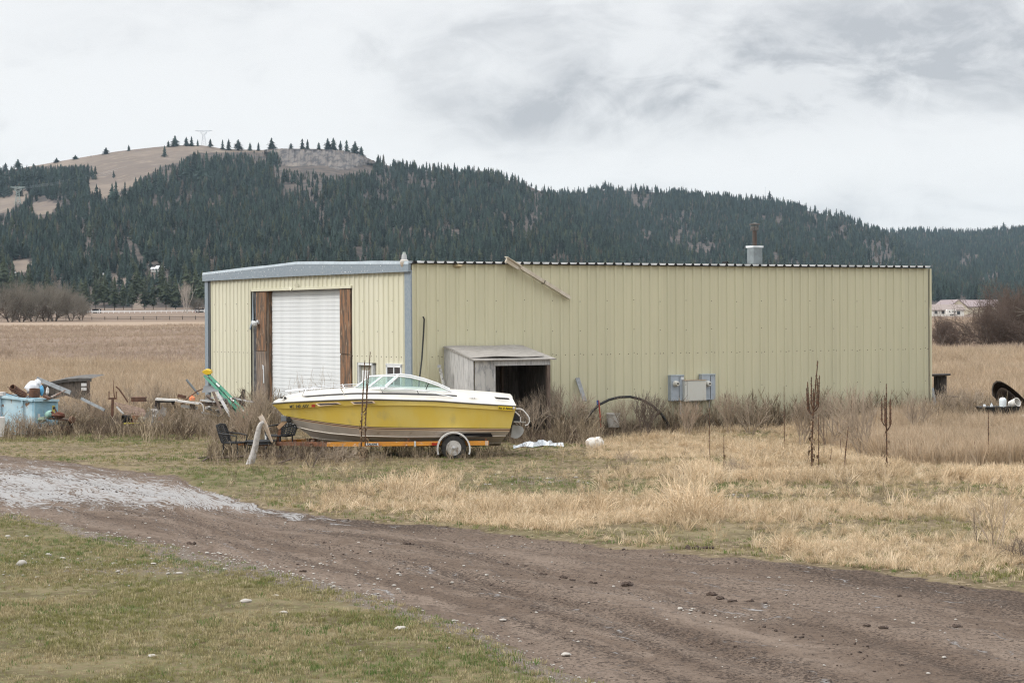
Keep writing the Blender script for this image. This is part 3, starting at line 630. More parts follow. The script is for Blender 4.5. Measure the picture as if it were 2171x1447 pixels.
# old tree beyond the right picture edge, its lichened branches reach into view
side = norm(bare_mb(119, 5, .75, 1, .1, .03, 3, .3))
bare_tree('old_tree', side, P(2400, 905, 62) , 5.0, 2.2, (m_limb, m_twig_g), 'old lichened tree whose pale branches reach in at the right picture edge', 'tree', None, .95)
# ================================================================ METAL BUILDING
TH = 0.5283; BA = Vector((-2.72, 57.05, 0.0)); ES = Vector((math.cos(TH), math.sin(TH), 0)); EG = Vector((-math.sin(TH), math.cos(TH), 0))
BL, BW, EAVE = 18.42, 14.63, 4.80
def side_x(px, y=0.0):
    """distance along the long wall (local x) of the point seen at px, at local depth y"""
    u = ray(px, 700)[0]; o = BA + EG * y; return (u * o.y - o.x) / (ES.x - u * ES.y)
def side_z(px, py, y=0.0):
    x = side_x(px, y); Y = (BA + EG * y + ES * x).y; return CAMZ + ray(px, py)[1] * Y
def gab_y(px, x=0.0):
    u = ray(px, 700)[0]; o = BA + ES * x; return (u * o.y - o.x) / (EG.x - u * EG.y)
def gab_z(px, py, x=0.0):
    Y = (BA + ES * x + EG * gab_y(px, x)).y; return CAMZ + ray(px, py)[1] * Y
m_side = mat('panel_paint', (.575, .545, .385), .5, col2=(.53, .505, .355), scale=1.3, lo=.35, hi=.7, stretch=(1, 1, .12), col3=(.63, .595, .435), scale3=.5, lo3=.45, hi3=.75, spec=.35, rnd=.03)
grime(m_side, (.27, .225, .155), .15, 1.1, .55)
m_gab = mat('panel_paint_gable', (.60, .58, .455), .5, col2=(.56, .54, .41), scale=1.1, lo=.35, hi=.7, stretch=(1, 1, .12), spec=.35, rnd=.025)
grime(m_gab, (.30, .25, .17), .1, .9, .5)
m_trim = mat('grey_blue_trim', (.20, .245, .285), .5, col2=(.24, .28, .315), scale=14, lo=.4, hi=.6, spec=.4)
m_trimt = mat('pale_trim', (.40, .46, .50), .45, col2=(.34, .39, .43), scale=4)
m_roofw = mat('roof_white', (.74, .76, .77), .4, col2=(.5, .52, .53), scale=3)
m_dark = mat('dark_gap', (.012, .012, .012), .9)
m_white = mat('white_door_paint', (.70, .72, .725), .45, col2=(.63, .65, .655), scale=1.2, stretch=(1, 1, .4), rnd=.03)
m_screw = mat('screw_head', (.10, .09, .07), .6)
bld = thing('metal_building', 'long pale olive ribbed metal building with grey trim and a white roll up door', 'building', BA, TH)
RIB = [(-.5, 0), (-.076, 0), (-.038, .034), (.0, .034), (.038, .034), (.076, 0), (.5, 0)]
def panel(x0, wft, z0, z1, gable=False, top=None, first=True):
    """ribbed sheet: ribs every foot; local x (or y on the gable) along the wall, ribs standing outwards"""
    pr = []
    n = max(1, round(wft)); step = .3048
    for i in range(n):
        c = x0 + (i + .5) * step
        for (a, d) in [(-.1524, 0), (-.100, 0), (-.094, .003), (-.084, .003), (-.078, 0), (-.052, 0), (-.026, .034), (.026, .034), (.052, 0), (.078, 0), (.084, .003), (.094, .003), (.100, 0)]: pr.append((c + a, d))
    pr.append((x0 + n * step, 0))
    A, B = [], []
    for s_, d in pr:
        zt = top(s_) if top else z1
        if gable: A.append((-d, s_, z0)); B.append((-d, s_, zt))
        else: A.append((s_, -d, z0)); B.append((s_, -d, zt))
    mb = MB(); mb.strip(B, A) if gable else mb.strip(A, B)
    return mb
rr = random.Random(5)
pm = panel(0, 3, .05, EAVE - .01).mesh('wall_panel', m_side)
for i in range(20):
    o = bpy.data.objects.new('wall_panel', pm); C.objects.link(o); o.parent = bld; o.location = (.03 + i * .9144, -.002 * (i % 2), 0)
# gable sheets, cut around the big doorway
RZ = lambda y: 4.86 + .17 * (1 - abs(y - BW / 2) / (BW / 2))
D0, D1, DZ = 3.74, 10.80, 4.215
W0, W1 = 2.37, 3.21
edges = [0.32 + i * .9144 for i in range(16)]
for i, e in enumerate(edges):
    nf = 3 if i < 15 else 2
    zl = lambda y: DZ if D0 < y < D1 else .05
    # split sheets foot by foot where the doorway cuts them
    segs = []
    for k in range(nf):
        a = e + k * .3048; zb = DZ + .02 if (D0 - .1 < a + .15 < D1 + .05) else (2.07 if W0 - .1 < a + .15 < W1 + .1 else .05)
        if segs and segs[-1][2] == zb: segs[-1][1] += 1
        else: segs.append([a, 1, zb])
    for a, n, zb in segs: panel(a, n, zb, 4.7, True, lambda y: RZ(y) - .12).build('wall_panel', m_gab, bld, world=False)
# plain closers and dark linings
mb = MB(); mb.box(.06, BL - .03, .04, .07, 0, EAVE - .1); mb.box(.05, .08, .1, D0 - .05, 0, 4.75); mb.box(.05, .08, D1 + .05, BW - .1, 0, 4.75); mb.box(.05, .08, D0 - .05, D1 + .05, DZ, 4.75)
mb.box(.1, BL, BW - .06, BW - .03, 0, 4.75); mb.box(BL - .04, BL - .01, .05, BW - .05, 0, 4.8); mb.build('wall_lining', mat('lining', (.30, .29, .24), .8), bld, world=False)
# corner trims
MB().box(-.045, -.004, -.045, .33, 0, 4.62).build('corner_trim', m_trim, bld, world=False)
MB().box(-.004, .035, -.047, -.002, 0, 4.76).build('corner_trim', m_side, bld, world=False)
MB().box(-.06, -.004, BW - .22, BW + .05, 0, 4.62).build('corner_trim', m_trim, bld, world=False)
MB().box(-.03, .0, BW - .34, BW - .22, 0, 4.62).build('shadow_gap', mat('gap_shade', (.075, .08, .085), .7), bld, world=False)  # solid dark strip, its colour stands in for the shade of a gap
MB().box(BL - .05, BL + .015, -.04, .0, 0, EAVE - .02).build('corner_trim', m_side, bld, world=False)
# rake fascia: tall grey face and the pale bent top edge
n = 9; ysf = [-.06 + (BW + .14) * i / (n - 1) for i in range(n)]
ft = lambda y: RZ(min(max(y, 0), BW)) - .085
bot = lambda y: 4.575 + .02 * (1 - abs(y - BW / 2) / (BW / 2))
mb = MB()
for i in range(n - 1):
    a, b = ysf[i], ysf[i + 1]; mb.hexa([(-.13, a, bot(a)), (-.05, a, bot(a)), (-.05, b, bot(b)), (-.13, b, bot(b)), (-.13, a, ft(a)), (-.05, a, ft(a)), (-.05, b, ft(b)), (-.13, b, ft(b))])
fa = mb.build('rake_fascia', m_trim, bld, world=False)
mb = MB()
for i in range(n - 1):
    a, b = ysf[i], ysf[i + 1]; k = [0, .012, -.006, .008, 0, -.01, .008, 0, 0]
    mb.hexa([(-.135, a, ft(a) + .002), (.25, a, ft(a) + .07), (.25, b, ft(b) + .07), (-.135, b, ft(b) + .002), (-.115, a, ft(a) + .085 + k[i]), (.25, a, ft(a) + .1), (.25, b, ft(b) + .1), (-.115, b, ft(b) + .085 + k[i + 1])])
mb.build('rake_cap', m_trimt, bld, world=False)
mb = MB(); r1 = random.Random(2)
for i in range(70):
    y = r1.uniform(.3, BW - .3); z = bot(y) + r1.choice((.06, .19, .25)) ; mb.box(-.136, -.129, y - .012, y + .012, z - .012, z + .012)
o = mb.build('fascia_screw', m_roofw, fa, world=False); o['kind'] = 'stuff'
# roof sheets: pans with a bright folded edge, solid ribs coloured black for the shade inside them, shallow gable
def roof_sheet(x0, n, y0, y1, z0, z1):
    pan, rib = MB(), MB(); st = .3048
    for i in range(n):
        a = x0 + i * st
        pan.hexa([(a + .075, y0, z0 - .022), (a + st - .045, y0, z0 - .022), (a + st - .045, y1, z1 - .022), (a + .075, y1, z1 - .022), (a + .05, y0, z0 + .03), (a + st - .012, y0, z0 + .03), (a + st - .012, y1, z1 + .03), (a + .05, y1, z1 + .03)])
        rib.hexa([(a - .06, y0 + .006, z0 - .04), (a + .09, y0 + .006, z0 - .04), (a + .09, y1, z1 - .04), (a - .06, y1, z1 - .04), (a - .03, y0 + .006, z0 + .036), (a + .06, y0 + .006, z0 + .036), (a + .06, y1, z1 + .036), (a - .03, y1, z1 + .036)])
    return pan, rib
for i in range(20):
    pan, rib = roof_sheet(.05 + i * .9144, 3, -.13, BW / 2, EAVE + .035, EAVE + .22)
    o = pan.build('roof_panel', m_roofw, bld, world=False); rib.build('roof_rib', m_dark, o, world=False)
mb = MB(); mb.hexa([(.05, BW / 2, EAVE + .19), (BL, BW / 2, EAVE + .19), (BL, BW + .1, EAVE), (.05, BW + .1, EAVE), (.05, BW / 2, EAVE + .24), (BL, BW / 2, EAVE + .24), (BL, BW + .1, EAVE + .05), (.05, BW + .1, EAVE + .05)]); mb.build('roof_panel', m_roofw, bld, world=False)
# screws: a line through every pan at 2.25 m, stitch screws up every third rib
mb = MB()
for i in range(60):
    x = .03 + (i + 1) * .3048 - .02; mb.box(x - .011, x + .011, -.012, .0, 2.243, 2.265)
    if i % 3 == 2:
        for z in (.7, 1.25, 2.26, 2.95, 3.78): x2 = .03 + i * .3048 + .1524; zz = z + rr.uniform(-.03, .03); mb.box(x2 - .01, x2 + .01, -.046, -.034, zz - .01, zz + .01)
for i in range(46):
    y = .32 + (i + 1) * .3048 - .02
    if not (D0 < y < D1): mb.box(-.012, 0, y - .011, y + .011, 2.243, 2.265)
    if i % 3 == 2:
        for z in (1.3, 2.95, 3.8):
            if not (D0 - .3 < y < D1 + .3): mb.box(-.046, -.034, y - .14, y - .12, z - .01, z + .01)
o = mb.build('wall_screw', m_screw, bld, world=False); o['kind'] = 'stuff'
# big doorway: weathered sheathing on both sides, recessed white roll up door
m_ply = mat('weathered_plywood', (.25, .135, .075), .9, col2=(.095, .068, .05), scale=1.5, lo=.40, hi=.58, stretch=(6, 6, 1.1), col3=(.40, .28, .19), scale3=3.0, lo3=.58, hi3=.72, bump=.01)
m_plyg = mat('greyed_plywood', (.135, .105, .085), .9, col2=(.26, .205, .16), scale=1.8, lo=.42, hi=.62, stretch=(6, 6, .8), col3=(.33, .18, .09), scale3=2, lo3=.58, hi3=.72, bump=.01)
JR0, JR1, JL0, JL1 = 3.74, 4.47, 9.78, 10.55
fr = MB().box(.02, .10, JL0, JL1, 0, DZ - .03).build('door_post', m_plyg, bld, world=False)
MB().box(-.012, .02, JL0 + .01, JL1 - .02, 2.32, DZ - .06).build('sheathing_board', m_ply, fr, world=False)
MB().box(-.010, .02, JL0 + .005, JL1 - .01, .02, 2.30).build('sheathing_board', m_plyg, fr, world=False)
MB().box(.10, .24, JL0 - .02, JL0 + .04, 0, DZ - .03).build('door_jamb', m_ply, bld, world=False)
fr = MB().box(.02, .10, JR0 + .02, JR1, 0, DZ - .03).build('door_post', m_plyg, bld, world=False)
MB().box(-.012, .02, JR0 + .03, JR1, 2.30, DZ - .05).build('sheathing_board', m_ply, fr, world=False)
MB().box(-.010, .02, JR0 + .025, JR1 - .005, .02, 2.27).build('sheathing_board', m_ply, fr, world=False)
MB().box(.02, .05, JL1, D1 + .02, 0, DZ - .03).build('tar_paper', mat('tar_paper', (.045, .045, .048), .8, col2=(.09, .09, .095), scale=5), bld, world=False)
mb = MB(); mb.prism([(-.02, D1 - .02, DZ), (-.02, D1 + .05, DZ - .9), (-.06, D1 + .16, DZ - 1.2), (-.06, D1 + .1, DZ - 1.24), (-.02, D1 - .08, DZ - .9)], (.012, 0, 0)); mb.build('bent_flashing', m_trim, bld, world=False)
mb = MB(); mb.hexa([(-.05, D0 - .08, DZ - .03), (.06, D0 - .08, DZ - .03), (.06, D1 + .05, DZ - .03), (-.05, D1 + .05, DZ - .03), (-.05, D0 - .08, DZ + .045), (.06, D0 - .08, DZ + .045), (.06, D1 + .05, DZ + .045), (-.05, D1 + .05, DZ + .045)]); mb.build('header_trim', m_gab, bld, world=False)
mb = MB()
for (y, z, s) in ((7.35, DZ + .08, 1), (7.75, DZ + .07, -1)): mb.prism([(-.05, y - .14, z), (-.09, y, z + .12 * s), (-.07, y + .16, z + .02), (-.05, y, z - .05)], (.01, 0, 0))
mb.build('torn_edge', m_gab, bld, world=False)
rd = MB().box(.22, .25, JR1 - .05, JL0 + .02, 0, DZ).build('roll_up_door', m_white, bld, world=False)
zz = .02; SH = .1145; slat = MB(); slat.hexa([(.190, JR1 + .0, 0.005), (.22, JR1 + .0, -.002), (.22, JL0 - .02, -.002), (.190, JL0 - .02, 0.005), (.194, JR1, SH - .004), (.22, JR1, SH + .01), (.22, JL0 - .02, SH + .01), (.194, JL0 - .02, SH - .004)])
sm = slat.mesh('slat', m_white)
for i in range(36):
    o = bpy.data.objects.new('slat', sm); C.objects.link(o); o.parent = rd; o.location = (0.004 * ((i % 3) == 0), 0, .02 + i * SH)
MB().box(.02, .5, JR0, JL1, DZ - .02, DZ + .01).build('door_soffit', m_dark, bld, world=False)
# door handle strap and flood lamp on the left post
mb = MB(); yh = gab_y(561); zt = gab_z(561, 774); mb.tube([(-.03, yh + .06, zt - .12), (-.05, yh + .06, zt), (-.05, yh - .02, zt), (-.05, yh - .03, zt - .55)], .018, 6); mb.build('door_strap', m_roofw, bld, world=False)
mb = MB(); yf = gab_y(549); zf = gab_z(549, 685); mb.box(-.06, -.012, yf - .06, yf + .06, zf - .02, zf + .1); lampo = mb.build('flood_lamp', m_roofw, bld, world=False)
for s_, dz in ((.16, -.03), (-.13, -.07), (-.02, -.11)):
    MB().lathe([(.015, 0), (.05, .06), (.075, .14), (.06, .15)], 10, (-.08, yf, zf + .04), (-.55, s_ * 4, dz * 6)).build('lamp_head', m_white, lampo, True, False)
# small white door and the window beside it
m_glass = mat('dark_window_glass', (.03, .035, .04), .06, spec=.7)
dr = MB().box(.10, .14, W0 + .12, W1, .02, 1.99).build('door', m_white, bld, world=False)
mb = MB(); mb.box(-.04, .12, W1 - .0, W1 + .05, 0, 2.05); mb.box(-.04, .12, W0 - .05, W0, 0, 2.05); mb.box(-.04, .12, W0 - .05, W1 + .05, 2.0, 2.06); mb.build('door_frame', m_white, dr, world=False)
MB().box(.02, .10, W0 + .30, W1 - .1, .2, 1.85).build('door_panel', m_white, dr, world=False)
WN0, WN1, WZ0, WZ1 = .56, 1.44, .98, 2.02
win = MB(); win.box(-.05, .02, WN0 - .03, WN0 + .05, WZ0, WZ1); win.box(-.05, .02, WN1 - .05, WN1 + .03, WZ0, WZ1); win.box(-.05, .02, WN0 - .03, WN1 + .03, WZ1 - .05, WZ1 + .03); win.box(-.05, .02, WN0 - .03, WN1 + .03, WZ0 - .03, WZ0 + .05); win.box(-.045, .02, .97, 1.03, WZ0, WZ1)
win.box(-.06, .01, WN0 - .05, WN1 + .05, WZ1 + .03, WZ1 + .05)
wo = win.build('window', m_white, bld, world=False)
for a, b in ((WN0 + .05, .97), (1.03, WN1 - .05)): MB().box(-.036, -.028, a, b, WZ0 + .05, WZ1 - .05).build('pane', m_glass, wo, world=False)
MB().box(-.027, .03, WN0, WN1, WZ0, WZ1).build('window_back', m_dark, wo, world=False)
# chimney: sheet metal curb, rusty pipe, cap
cy_ = 1.6; cx0 = side_x(1601, cy_); zr = EAVE + .07
o0 = BA + ES * cx0 + EG * cy_
czz = lambda py: CAMZ + ray(1601, py)[1] * o0.y
hw = .165
ch = thing('chimney', 'grey metal chimney box with rusty stove pipe and cap above the long wall', 'chimney', BA + ES * cx0 + EG * cy_, TH)
MB().box(-hw, hw, -hw, hw, zr - .1, czz(525)).build('chimney_box', mat('galvanised', (.19, .215, .22), .55, .0, col2=(.15, .17, .175), scale=6), ch, world=False)
MB().box(-hw - .03, hw + .03, -hw - .03, hw + .03, czz(525), czz(521)).build('collar_plate', m_roofw, ch, world=False)
MB().cyl((0, 0, czz(521)), (0, 0, czz(486)), .068, 14).build('pipe', mat('rusty_pipe', (.075, .05, .04), .8, col2=(.05, .045, .04), scale=12, stretch=(3, 3, .4)), ch, True, False)
mb = MB(); mb.lathe([(.09, czz(489)), (.125, czz(486)), (.125, czz(479)), (.10, czz(479))], 14); mb.lathe([(.16, czz(477)), (.165, czz(474.5)), (.0, czz(472))], 14); mb.tube([(.1, 0, czz(480)), (.1, 0, czz(475))], .012, 4); mb.tube([(-.1, 0, czz(480)), (-.1, 0, czz(475))], .012, 4)
mb.build('cap', mat('soot_metal', (.055, .05, .047), .6, col2=(.14, .13, .12), scale=14), ch, world=False)
solo(MB().prism([tuple(BA + ES * side_x(1538, 2.5) + EG * 2.5 + Vector((0, 0, EAVE + .10))), tuple(BA + ES * side_x(1550, 2.5) + EG * 2.5 + Vector((0, 0, EAVE + .1))), tuple(BA + ES * side_x(1543, 2.5) + EG * 2.5 + Vector((0, 0, EAVE + .23)))], tuple(EG * .25)), 'roof_vent', m_dark, 'tiny dark hooded vent on the roof left of the chimney', 'vent')
# dusk to dawn lamp at the corner
lp = BA + EG * .42 - ES * .28; ly = lp.y; lz = lambda py: CAMZ + ray(857, py)[1] * ly
yl = thing('yard_lamp', 'grey white yard lamp with round glass globe at the building corner', 'lamp', Vector((ray(857, 555)[0] * ly, ly, 4.5)))
lx = Vector((ray(857, 555)[0] * ly, ly, 0)); ax = lambda py: lz(py)
m_lampg = mat('lamp_housing', (.33, .335, .34), .5); m_globe = mat('lamp_globe', (.47, .40, .33), .25)
MB().lathe([(.02, ax(535)), (.04, ax(534)), (.045, ax(538))], 12, lx).build('photocell', mat('photocell', (.33, .38, .34), .5), yl, True)
MB().lathe([(.045, ax(538)), (.068, ax(540)), (.078, ax(550)), (.083, ax(551))], 14, lx).build('housing', m_lampg, yl, True)
MB().lathe([(.083, ax(550)), (.118, ax(552)), (.118, ax(556))], 16, lx).build('rim', mat('lamp_rim', (.50, .47, .43), .5), yl, True)
MB().lathe([(.115, ax(556)), (.112, ax(559)), (.095, ax(563)), (.06, ax(567)), (.0, ax(568))], 16, lx).build('globe', m_globe, yl, True)
MB().tube([lx + Vector((.02, .05, ax(548))), lx + Vector((.05, .12, ax(566))), lx + Vector((.03, .05, ax(573))), lx + Vector((.06, .3, ax(573)))], .016, 6).build('bracket', m_roofw, yl, True)
# broken gutter hanging from the eave
m_gut = mat('beige_gutter', (.50, .44, .35), .5, col2=(.60, .55, .47), scale=5)
def SW(px, py, y): # point at local depth y seen at px,py
    x = side_x(px, y); o = BA + EG * y + ES * x; return Vector((o.x, o.y, CAMZ + ray(px, py)[1] * o.y))
gt = thing('fallen_gutter', 'beige gutter hanging slantwise from the eave of the long wall', 'gutter', SW(1145, 600, -.2))
A_, B_, E_ = SW(1074, 552, -.22), SW(1103, 567, -.2), SW(1208, 632, -.10)
mb = MB(); mb.beam(A_ + Vector((0, 0, .03)), B_, .05, .16); mb.beam(A_ + Vector((0, 0, .1)), B_ + Vector((0, 0, .03)), .16, .015); mb.build('gutter_end', m_gut, gt)
M_ = B_.lerp(E_, .47); mb = MB(); mb.beam(B_, M_, .11, .075).beam(B_ + Vector((0, -.05, .05)), M_ + Vector((0, -.05, .05)), .015, .06); mb.build('gutter_length', m_gut, gt)
mb = MB(); mb.beam(M_ + (E_ - M_) * .02, E_, .10, .07).beam(M_ + (E_ - M_) * .02 + Vector((0, -.05, .05)), E_ + Vector((0, -.05, .05)), .015, .06); mb.build('gutter_length', m_gut, gt)
mb = MB(); mb.beam(M_ - (E_ - M_) * .012, M_ + (E_ - M_) * .012, .13, .10); mb.build('gutter_joint', mat('gutter_joint', (.08, .07, .05), .7), gt)
solo(MB().lump(SW(972, 563, -.08), .13, .06, .05, 8, 5, 3, .4), 'wasp_nest', mat('mud_nest', (.40, .33, .2), .9), 'small pale lump stuck under the eave left of the gutter', 'nest')
# pole leaning on the long wall
solo(MB().tube([SW(897, 671, -.08), SW(899.5, 676, -.10), SW(898, 705, -.12), SW(894, 760, -.2), SW(889, 800, -.3), SW(884, 850, -.4)], .024, 6), 'leaning_pole', mat('black_pole', (.02, .022, .02), .5), 'thin black pole with hooked tip leaning on the long wall near the corner', 'pole')
vent = thing('vent_pipe', 'scuffed white pipe with grey cap between leaning pole and wooden lean-to', 'pipe', SW(938, 850, -.5))
MB().tube([SW(932.5, 781, -.45), SW(935, 793, -.45), SW(939, 812, -.45), SW(942, 835, -.45), SW(944, 870, -.45)], .04, 8).build('pipe', mat('scuffed_white', (.55, .55, .53), .6, col2=(.2, .2, .2), scale=14, lo=.5, hi=.6), vent, True)
MB().box(-.05, .05, -.05, .05, -.03, .05).build('cap', m_lampg, vent, world=False).location = vent.matrix_basis.inverted() @ SW(931, 777, -.45)
# ---------------------------------------------------------------- lean-to shed
SX0, SX1, SD = .98, 3.36, 1.69
m_grw = mat('grey_board', (.44, .435, .43), .9, col2=(.27, .268, .265), scale=4, lo=.45, hi=.65, stretch=(6, 6, .7), col3=(.47, .455, .43), scale3=12, lo3=.5, hi3=.7, bump=.006, rnd=.1)
m_grf = mat('blotched_board', (.45, .44, .42), .9, col2=(.25, .25, .255), scale=2.2, lo=.45, hi=.62, col3=(.46, .44, .41), scale3=10, lo3=.5, hi3=.7, stretch=(3, 3, 1), bump=.006, rnd=.08)
m_brw = mat('brown_board', (.15, .112, .09), .9, col2=(.085, .062, .05), scale=5, stretch=(5, 5, .7), rnd=.15)
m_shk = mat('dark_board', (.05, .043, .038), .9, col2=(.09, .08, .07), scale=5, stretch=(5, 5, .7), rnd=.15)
m_roofb = mat('grey_roofing', (.325, .305, .28), .9, col2=(.22, .205, .19), scale=5, lo=.42, hi=.62, stretch=(.7, 5, 5), col3=(.42, .40, .37), scale3=14, lo3=.55, hi3=.7, bump=.008)
sh = thing('lean_to_shed', 'grey weathered wooden lean-to shed with open front against the long wall', 'shed', BA + ES * 2.1 - EG * .8, TH)
LB = Matrix.Translation(BA) @ Matrix.Rotation(TH, 4, 'Z')
def loc(mb):                                   # local building coordinates -> world
    mb.v = [tuple(LB @ Vector(p)) for p in mb.v]; return mb
zt_ = lambda y: 2.53 + y * (.34 / SD)           # underside of the roof, y <= 0
for i in range(6):                             # left wall boards
    a, b = -.03 - i * (SD - .06) / 6, -.03 - (i + 1) * (SD - .06) / 6 + .006
    loc(MB().hexa([(SX0, b, .05), (SX0 + .025, b, .05), (SX0 + .025, a, .05), (SX0, a, .05), (SX0, b, zt_(b)), (SX0 + .025, b, zt_(b)), (SX0 + .025, a, zt_(a)), (SX0, a, zt_(a))])).build('board', m_grw, sh)
xo = side_x(1048, -SD)
for i in range(2):                             # front panel
    a, b = SX0 + .03 + i * (xo - SX0 - .03) / 2, SX0 + .03 + (i + 1) * (xo - SX0 - .03) / 2 - .004
    loc(MB().box(a, b, -SD - .02, -SD, .05, zt_(-SD) - .01)).build('board', m_grf, sh)
loc(MB().box(xo - .03, SX1 - .02, -SD - .035, -SD + .01, zt_(-SD) - .16, zt_(-SD) - .015)).build('header_beam', m_grw, sh)
loc(MB().box(SX1 - .11, SX1 - .01, -SD - .025, -SD + .07, .05, zt_(-SD) - .02)).build('corner_post', m_brw, sh)
loc(MB().box(xo - .035, xo + .015, -SD - .022, -SD + .02, .05, zt_(-SD) - .16)).build('door_post', m_grw, sh)
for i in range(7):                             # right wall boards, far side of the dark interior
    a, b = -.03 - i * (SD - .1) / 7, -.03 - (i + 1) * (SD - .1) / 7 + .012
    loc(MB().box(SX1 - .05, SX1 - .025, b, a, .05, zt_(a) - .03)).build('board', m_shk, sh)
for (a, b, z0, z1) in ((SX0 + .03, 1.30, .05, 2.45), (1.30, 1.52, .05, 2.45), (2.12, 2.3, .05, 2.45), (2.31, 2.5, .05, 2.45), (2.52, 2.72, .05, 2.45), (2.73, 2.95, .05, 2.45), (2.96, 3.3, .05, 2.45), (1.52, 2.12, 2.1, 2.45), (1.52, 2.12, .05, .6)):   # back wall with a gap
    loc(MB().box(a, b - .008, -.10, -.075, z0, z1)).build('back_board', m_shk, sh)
for x in (2.35, 2.68): loc(MB().box(x, x + .06, -.22, -.12, .05, 2.4)).build('stud', m_brw, sh)
# roof deck and the sagging top sheet
loc(MB().hexa([(SX0 - .05, -SD - .1, zt_(-SD - .1)), (SX1 + .14, -SD - .1, zt_(-SD - .1)), (SX1 + .1, -.05, zt_(-.05)), (SX0 - .05, -.05, zt_(-.05)), (SX0 - .05, -SD - .1, zt_(-SD - .1) + .025), (SX1 + .14, -SD - .1, zt_(-SD - .1) + .025), (SX1 + .1, -.05, zt_(-.05) + .025), (SX0 - .05, -.05, zt_(-.05) + .025)])).build('roof_deck', m_roofb, sh)
A1, A2 = [], []; nn_ = 16; mb = MB()
for j in range(6):
    row = []
    for i in range(nn_):
        f = i / (nn_ - 1); y = -.06 - j / 5 * (SD - .18 + .1 * math.sin(PI * f)); x = SX0 - .03 + f * (SX1 - SX0 + .02 - .12 * j / 5 * f)
        row.append((x, y, zt_(y) + .03 + (.055 * (j / 5) ** 2 * (.35 + .65 * math.sin(PI * min(1, f * 1.05)))) + .012 * math.sin(9 * f + j)))
    A1.append(row)
for j in range(5): mb.strip(A1[j + 1], A1[j])
top = [r for r in A1]
mb.strip([(p[0], p[1], p[2] - .012) for p in A1[5]], A1[5])
loc(mb).build('roofing_sheet', m_roofb, sh)
# ---------------------------------------------------------------- electric meters and cabinet on the wall
m_egrey = mat('enamel_grey', (.36, .405, .45), .45, col2=(.31, .35, .39), scale=5); m_cab = mat('cabinet_white', (.545, .545, .50), .6, col2=(.50, .47, .40), scale=2.5, lo=.5, hi=.75, col3=(.34, .31, .27), scale3=9, lo3=.66, hi3=.75)
def wall_thing(name, label, cat, px, py, y=0): return thing(name, label, cat, SW(px, py, y), TH)
def wbox(px0, px1, py0, py1, y0, y1):
    pm_ = (px0 + px1) / 2; x0, x1 = side_x(px0, y0), side_x(px1, y0); z1, z0 = side_z(pm_, py0, y0), side_z(pm_, py1, y0); return loc(MB().box(x0, x1, y0, y1, z0, z1)), (x0, x1, z0, z1)
for (p0, p1, t, b, mx, lab) in ((1422, 1449.5, 796.5, 849, 1433, 'grey electric meter box with white sticker at the left end of the cabinet'), (1488, 1516, 794.5, 847, 1500.5, 'grey electric meter box at the right end, partly behind the cabinet')):
    t_ = wall_thing('meter_box', lab, 'electric meter', (p0 + p1) / 2, b)
    mb, (x0, x1, z0, z1) = wbox(p0, p1, t, b, -.19, -.03); mb.build('box', m_egrey, t_)
    loc(MB().box(x0 - .01, x1 + .01, -.2, -.03, z1, z1 + .03)).build('hood', m_trimt, t_)
    xs_ = x0 + (x1 - x0) * .62; loc(MB().box(xs_ - .006, xs_ + .006, -.197, -.19, z0 + .02, z1 - .02)).build('seam', m_dark, t_)
    xm = side_x(mx, -.25); zm = side_z(mx, 813, -.25); c0 = LB @ Vector((xm, -.19, zm)); ax_ = tuple(-EG)
    g_ = MB().lathe([(.085, 0), (.088, .05), (.075, .055), (.073, .13), (.06, .155), (0, .16)], 16, c0, ax_).build('meter', mat('meter_glass', (.58, .57, .52), .3), t_, True)
    loc(MB().box(xm - .035, xm + .03, -.357, -.35, zm - .01, zm + .025)).build('meter_window', m_dark, g_)
    if mx < 1450: loc(MB().box(x1 - .1, x1 - .015, -.196, -.19, z1 - .1, z1 - .035)).build('sticker', m_white, t_)
    for k in (.72, .9): xx = x0 + (x1 - x0) * k; loc(MB().box(xx, xx + .02, -.199, -.19, z1 - .03, z1 - .012)).build('latch', m_dark, t_)
t_ = wall_thing('electric_cabinet', 'square off white metal cabinet with rust stains between the two meters', 'cabinet', 1474, 850)
mb, (x0, x1, z0, z1) = wbox(1451, 1496.5, 806, 849.5, -.30, -.05); mb.build('box', m_cab, t_)
loc(MB().box(x0 + .1, x1 - .012, -.315, -.30, z0 + .02, z1 - .02)).build('door', m_cab, t_)
loc(MB().box(x0 - .01, x1 + .01, -.325, -.05, z1, z1 + .018)).build('lid', mat('rusted_lip', (.42, .33, .24), .7), t_)
for px, b in ((1442, 900), (1475, 888), (1503, 905)):
    solo(loc(MB().cyl((side_x(px, -.12), -.12, 0), (side_x(px, -.12), -.12, side_z(px, 848, -.12)), .032 if px < 1500 else .016, 8)), 'conduit', mat('scuffed_white', (.5, .5, .5)) if px < 1450 else mat('conduit_grey', (.36, .34, .32), .6), {1442: 'scuffed white conduit pipe under the left meter box', 1475: 'grey conduit pipe under the middle of the cabinet', 1503: 'thin conduit pipe under the right meter box'}[px], 'conduit')
